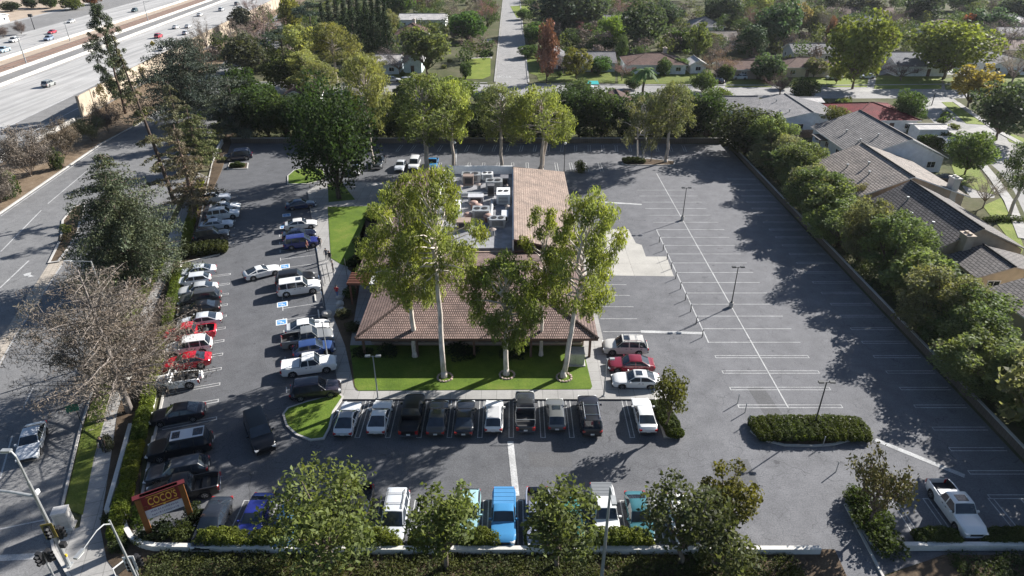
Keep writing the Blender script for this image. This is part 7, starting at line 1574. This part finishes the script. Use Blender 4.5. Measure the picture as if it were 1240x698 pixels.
# small signs at the corner planting
X, Y = G(152, 694); r = empty('panel_sign', (X, Y, .13), R(60), 'white-edged panel standing in the ivy beside the curved-arm lamp', 'sign'); m = MB(); m.box((0, 0, .6), (1.2, .05, .7)); pn = m.build('panel', M['dark_pole'], r); m = MB(); m.box((0, 0, .97), (1.26, .08, .06)); m.box((-.62, 0, .6), (.05, .08, .7)); m.box((.62, 0, .6), (.05, .08, .7)); m.build('frame', M['white'], pn); m = MB(); m.box((-.6, 0, .1), (.06, .06, .2)); m.build('leg', M['steel'], r); m = MB(); m.box((.6, 0, .1), (.06, .06, .2)); m.build('leg', M['steel'], r)
X, Y = G(169, 702); r = empty('signal_post', (X, Y, .13), 0, 'low post with white-trimmed black signal heads right of the curved-arm lamp', 'traffic light'); m = MB(); m.tube([(0, 0, 0), (0, 0, 2.3)], .07, 8); m.build('pole', M['steel'], r); signal_head(r, (.05, -.28, 1.9), R(-80), M['white']); signal_head(r, (.34, .05, 1.8), R(0))
# freeway posts, warning sign
X, Y = G(190, 75); r = empty('warning_sign', (X, Y, 0), 0, 'yellow diamond warning sign on a thin post beside the near lanes', 'sign'); m = MB(); m.tube([(0, 0, 0), (0, 0, 5.2)], .07, 6); m.build('post', M['dark_pole'], r)
m = MB(); s_ = 1.25; m.add([(-.9, -.06, 5.6), (0, -.06, 4.7), (.9, -.06, 5.6), (0, -.06, 6.5), (-.9, .0, 5.6), (0, .0, 4.7), (.9, .0, 5.6), (0, .0, 6.5)], [(0, 1, 2, 3), (7, 6, 5, 4), (0, 4, 5, 1), (1, 5, 6, 2), (2, 6, 7, 3), (3, 7, 4, 0)]); m.build('plate', M['yellow'], r)
for i, (px, py, pt_, lab) in enumerate(((33, 80, 42, 'catenary mast beside the rail tracks, nearest the left edge'), (180, 28, 1, 'catenary mast beside the rail tracks, right of the tall pine'), (42, 36, 19, 'dark-topped post on the far freeway shoulder'), (85, 50, 24, 'thin mast between the tracks left of the tall pine'))):
    X, Y = G(px, py); h = height_at(px, py, pt_); r = empty('mast', (X, Y, 0), R(95), lab, 'mast'); m = MB(); m.tube([(0, 0, 0), (0, 0, h)], [.2, .12], 8); m.build('pole', M['steel'] if i != 2 else M['dark_pole'], r)
    m = MB()
    if i == 2: m.box((0, 0, h), (.9, 1.4, 1.1))
    else: m.tube([(0, -.1, h - .3), (0, -3.0, h - .1)], .06, 6); m.tube([(0, -.1, h - 1.3), (0, -2.6, h - .15)], .04, 6)
    m.build('bracket' if i != 2 else 'sign_box', M['steel'] if i != 2 else M['dark_pole'], r)
# kerb street light in the neighbourhood
for px, py, pt_, lab in ((1128, 128, 113, 'street lamp at the corner of the curving street'), (507, 30, 14, 'utility pole in front of the long white roof')):
    X, Y = G(px, py); h = height_at(px, py, pt_); r = empty('street_lamp', (X, Y, 0), 0, lab, 'lamp'); m = MB(); m.tube([(0, 0, 0), (0, 0, h)], [.12, .08], 8); m.build('pole', M['dark_pole'], r); m = MB(); m.tube([(0, 0, h - .3), (-1.2, 0, h)], .05, 6); m.box((-1.4, 0, h), (.8, .3, .16)); m.build('lamp_head', M['pole'], r)
# turquoise tarp, boats and patio things in the yards
X, Y = G(716, 110); m = MB(); m.add([(-1.8, -1.4, 2.0), (1.8, -1.4, 2.0), (1.8, 1.4, 2.3), (-1.8, 1.4, 2.3), (-1.8, -1.4, 1.94), (1.8, -1.4, 1.94), (1.8, 1.4, 2.24), (-1.8, 1.4, 2.24)], [(0, 1, 2, 3), (7, 6, 5, 4), (0, 4, 5, 1), (1, 5, 6, 2), (2, 6, 7, 3), (3, 7, 4, 0)])
r = empty('canopy', (X, Y, 0), 0, 'turquoise canopy beside the white van on the cross street', 'canopy'); m.build('tarp', mat_flat('tarp_turquoise', (.03, .38, .36), .5), r)
for a in (-1.7, 1.7):
    for b in (-1.3, 1.3): m = MB(); m.tube([(a, b, 0), (a, b, 1.94 if b < 0 else 2.2)], .04, 6); m.build('leg', M['steel'], r)
X, Y = G(968, 155); r = empty('patio_cover', (X, Y, 0), 0, 'white patio cover on the lawn behind the pale grey house', 'canopy'); m = MB(); m.box((0, 0, 2.3), (4.2, 2.4, .12)); m.build('top', M['white'], r)
for a in (-1.9, 1.9):
    for b in (-1, 1): m = MB(); m.box((a, b, 1.12), (.12, .12, 2.24)); m.build('leg', M['white'], r)
X, Y = G(1000, 180); r = empty('patio_cover', (X, Y, 0), 0, 'dark patio trellis at the left end of the grey-brown tile house', 'canopy'); m = MB(); m.box((0, 0, 2.3), (5.2, 4.2, .14)); m.build('top', FASCIA['dark'], r)
for a in (-2.4, 2.4):
    for b in (-1.9, 1.9): m = MB(); m.box((a, b, 1.12), (.14, .14, 2.24)); m.build('leg', FASCIA['dark'], r)

# ================================================================ THE MAROON SIGN
a = Vector(G(184, 652)); b = Vector(G(234, 633)); d = b - a; L_ = d.length; yaw = math.atan2(d.y, d.x); mid = (a + b) / 2
sg = empty('restaurant_sign', (mid.x, mid.y, .14), yaw, 'maroon sign with big yellow letters on two rust brown posts', 'sign')
M['maroon'] = mat_flat('sign_maroon', (.20, .016, .022), .45); M['rust'] = mat_flat('sign_rust', (.23, .085, .02), .6); M['letter'] = mat_flat('sign_letter', (.80, .46, .08), .5); M['sboard'] = mat_flat('sign_board', (.66, .63, .68), .5); M['ink'] = mat_flat('sign_ink', (.30, .26, .38), .6)
hw = L_ / 2
for s in (-1, 1): m = MB(); m.box((s * hw, 0, 2.0), (.38, .42, 4.0)); m.build('post', M['rust'], sg)
m = MB(); m.box((0, 0, 3.45), (L_ - .385, .30, 1.40)); m.build('panel', M['maroon'], sg)
m = MB(); m.box((0, 0, 4.10), (L_ + .6, .46, .10)); m.build('cap', mat_flat('sign_cap', (.085, .012, .014), .5), sg)
m = MB(); m.box((0, 0, 2.28), (L_ - .39, .22, .82)); bd = m.build('reader_board', M['sboard'], sg)
m = MB(); rng = random.Random(4)
for row, z in enumerate((2.48, 2.13)):   # two rows of lettering too small to read in the photograph
    x = -hw * .62
    while x < hw * .62:
        w = rng.uniform(.05, .11); m.box((x + w / 2, -.115, z + rng.uniform(-.02, .02)), (w, .012, rng.uniform(.10, .18))); x += w + rng.uniform(.03, .07)
m.build('lettering', M['ink'], bd)
me = text_mesh("COCO'S", .86, .03); me.materials.clear(); me.materials.append(M['letter']); o = link('letters', me, sg); o.location = (.08, -.185, 3.44); o.rotation_euler = (R(90), 0, 0); tw = max(v.co.x for v in me.vertices) - min(v.co.x for v in me.vertices); o.scale = (L_ * .66 / tw, 1.12, 1)
m = MB(); m.box((.05, -.16, 3.95), (L_ * .66, .03, .05)); m.box((.15, -.16, 2.93), (L_ * .62, .03, .05)); m.tube([(.1, -.155, 2.88), (.1, -.19, 2.88)], .09, 10); m.build('stripe', M['letter'], sg)
m = MB(); n = 14
for k in range(n):
    t0, t1 = 2 * math.pi * k / n, 2 * math.pi * (k + 1) / n; m.tube([(-hw * .8 + .17 * math.cos(t0), -.17, 3.02 + .17 * math.sin(t0)), (-hw * .8 + .17 * math.cos(t1), -.17, 3.02 + .17 * math.sin(t1))], .025, 5)
m.build('emblem', M['rust'], sg)

# ================================================================ PEOPLE
def person(px, py, yaw, label, shirt, trousers, hair, stride=.0, arms=.15, skin=(.42, .26, .18), h=1.74, z=.15, group=None):
    X, Y = G(px, py)
    r = empty('person', (X, Y, z), yaw, label, 'person', group)
    V, Ed, Rd = [], [], []
    def add(p, rad, link_=None):
        V.append(p); Rd.append(rad)
        if link_ is not None: Ed.append((link_, len(V) - 1))
        return len(V) - 1
    pel = add((0, 0, .95), .145); wa = add((.0, 0, 1.10), .125, pel); ch = add((.01, 0, 1.30), .155, wa); sh = add((0, 0, 1.44), .10, ch); nk = add((.01, 0, 1.52), .055, sh); hd = add((.03, 0, 1.61), .088, nk); tp = add((.02, 0, 1.70), .078, hd)
    for s in (1, -1):
        st = stride * s
        hp = add((0, s * .095, .90), .10, pel); kn = add((st * .55, s * .10, .50), .065, hp); an = add((st - .03, s * .10, .09), .045, kn); ft = add((st + .13, s * .11, .035), .04, an)
        so = add((0, s * .20, 1.41), .062, sh); el = add((-st * .3 - .02, s * (.24 + arms * .2), 1.12), .046, so); wr = add((-st * .6 + .08, s * (.25 + arms * .2), .88), .032, el); pm = add((-st * .6 + .11, s * (.25 + arms * .2), .81), .036, wr)
        for k in range(4):
            yy = s * (.25 + arms * .2) + (k - 1.5) * .020; ln = [.060, .075, .080, .066][k]
            f1 = add((-st * .6 + .125, yy, .775), .0095, pm); add((-st * .6 + .14, yy, .775 - ln), .008, f1)
        t1 = add((-st * .6 + .14, s * (.25 + arms * .2) - s * .03, .80), .011, pm); add((-st * .6 + .165, s * (.25 + arms * .2) - s * .035, .765), .009, t1)
    me = bpy.data.meshes.new('body'); me.from_pydata(V, Ed, []); o = bpy.data.objects.new('tmp', me); col.objects.link(o)
    md = o.modifiers.new('s', 'SKIN'); md.use_smooth_shade = True
    for i, sv in enumerate(me.skin_vertices[0].data): sv.radius = (Rd[i] * (.8 if i in (wa, ch, pel) else 1), Rd[i] * (1.25 if i in (wa, ch, pel) else 1)); sv.use_root = (i == pel)
    o.modifiers.new('u', 'SUBSURF').levels = 1
    dg = bpy.context.evaluated_depsgraph_get(); dg.update(); bm_ = bpy.data.meshes.new_from_object(o.evaluated_get(dg)); bpy.data.objects.remove(o)
    cols = [mat_flat('skin', skin, .6), mat_flat('shirt', shirt, .85, var=.2, scale=8), mat_flat('trousers', trousers, .85, var=.2, scale=8), M['black']]
    bm_.materials.clear()
    for c in cols: bm_.materials.append(c)
    for f in bm_.polygons:
        zc, yc = f.center.z, abs(f.center.y)
        f.material_index = 0 if zc > 1.475 else (3 if zc < .075 else (1 if (zc > .93 and (yc < .2 or zc > 1.16)) else (0 if yc > .185 else 2)))
    b = link('body', bm_, r); k = h / 1.74; b.scale = (k, k, k)
    bm = bmesh.new(); bmesh.ops.create_uvsphere(bm, u_segments=12, v_segments=8, radius=.108)
    for v in bm.verts: v.co.x *= 1.05; v.co.z *= 1.0
    bmesh.ops.delete(bm, geom=[v for v in bm.verts if v.co.x > .045 and v.co.z < .055 or v.co.z < -.075], context='VERTS')
    hm = bpy.data.meshes.new('hair'); bm.to_mesh(hm); bm.free(); hm.materials.append(mat_flat('hair', hair, .7)); hm.polygons.foreach_set('use_smooth', [True] * len(hm.polygons)); ho = link('hair', hm, r); ho.location = (.015, 0, 1.66 * k)
    m = MB(); m.box((.115, 0, 1.63), (.035, .025, .04), 0, 0, .6)
    for s in (1, -1): m.box((.105, s * .032, 1.655), (.012, .022, .010), 0, 1); m.box((.02, s * .09, 1.63), (.03, .015, .05), 0, 0)
    m.box((.105, 0, 1.585), (.012, .04, .008), 0, 2)
    fo = m.build('face', [cols[0], M['black'], M['red_lens']], r); fo.scale = (k, k, k)
    return r
person(409, 362, R(75), 'person in a red jacket and blue jeans on the entrance walk', (.42, .025, .035), (.10, .17, .33), (.03, .02, .015), .18)
person(373, 305, R(-20), 'person in a dark red top beside the blue minivan', (.13, .03, .03), (.03, .03, .04), (.02, .015, .012), .12, z=.03)
person(388, 301, R(-80), 'person in black walking alone on the walk beside the lawn', (.02, .02, .022), (.015, .015, .018), (.02, .015, .012), .15)
person(396, 316, R(100), 'person in grey, left of a pair by the lawn corner', (.10, .10, .12), (.03, .035, .05), (.03, .02, .015), .1)
person(400, 319, R(100), 'person in black, right of a pair by the lawn corner', (.018, .018, .02), (.02, .022, .03), (.02, .015, .012), .14)
person(404, 331, R(200), 'person in dark clothes near the entrance paving', (.03, .03, .035), (.04, .04, .05), (.02, .015, .012), .1)
person(127, 549, R(-70), 'person in dark clothes with red shoes on the roadside walk', (.03, .03, .035), (.025, .025, .035), (.02, .015, .012), .1, z=.13)

# ================================================================ AIR, LIGHT, CAMERA
w = bpy.data.worlds.new('World'); sc.world = w; w.use_nodes = True; nt = w.node_tree
bg = nt.nodes['Background']; sky = nt.nodes.new('ShaderNodeTexSky'); sky.sky_type = 'NISHITA'; sky.sun_disc = False
SUN_EL, SUN_AZ = R(28.5), math.atan2(.81, .585)     # azimuth from +Y toward +X
sky.sun_elevation = SUN_EL; sky.sun_rotation = SUN_AZ; sky.air_density = 1.0; sky.dust_density = 1.0; sky.ozone_density = 3.0
nt.links.new(sky.outputs[0], bg.inputs['Color']); bg.inputs['Strength'].default_value = .052
sl = bpy.data.lights.new('sun', 'SUN'); sl.energy = 5.0; sl.angle = R(.53); sl.color = (1.0, .965, .915)
so = bpy.data.objects.new('sun', sl); col.objects.link(so)
dirv = Vector((math.sin(SUN_AZ) * math.cos(SUN_EL), math.cos(SUN_AZ) * math.cos(SUN_EL), math.sin(SUN_EL)))
so.rotation_euler = dirv.to_track_quat('Z', 'Y').to_euler()
cam = bpy.data.cameras.new('camera'); co_ = bpy.data.objects.new('camera', cam); col.objects.link(co_)
co_.location = (0, 0, HC); co_.rotation_euler = (math.pi / 2 - PT, 0, 0)
cam.sensor_width = 36; cam.lens = 36 * F / 1240.0; cam.clip_end = 8000; cam.clip_start = .5
sc.camera = co_
# thin haze: the far streets fade a little
hm, hnt, hout = newmat('haze_air'); pv = hnt.nodes.new('ShaderNodeVolumePrincipled'); pv.inputs['Color'].default_value = (.86, .90, .96, 1); pv.inputs['Density'].default_value = .00006; pv.inputs['Anisotropy'].default_value = .3
hnt.links.new(pv.outputs[0], hout.inputs['Volume'])
m = MB(); m.box((0, 1800, 24), (5100, 4500, 50)); hz = m.build('haze', hm); tag(hz, kind='stuff')
sc.view_settings.view_transform = 'Standard'; sc.view_settings.look = 'None'; sc.view_settings.exposure = 1.15; sc.view_settings.gamma = 1.0; sc.view_settings.use_curve_mapping = False
sc.cycles.max_bounces = 6; sc.cycles.diffuse_bounces = 3; sc.cycles.glossy_bounces = 3; sc.cycles.transmission_bounces = 3; sc.cycles.use_denoising = True
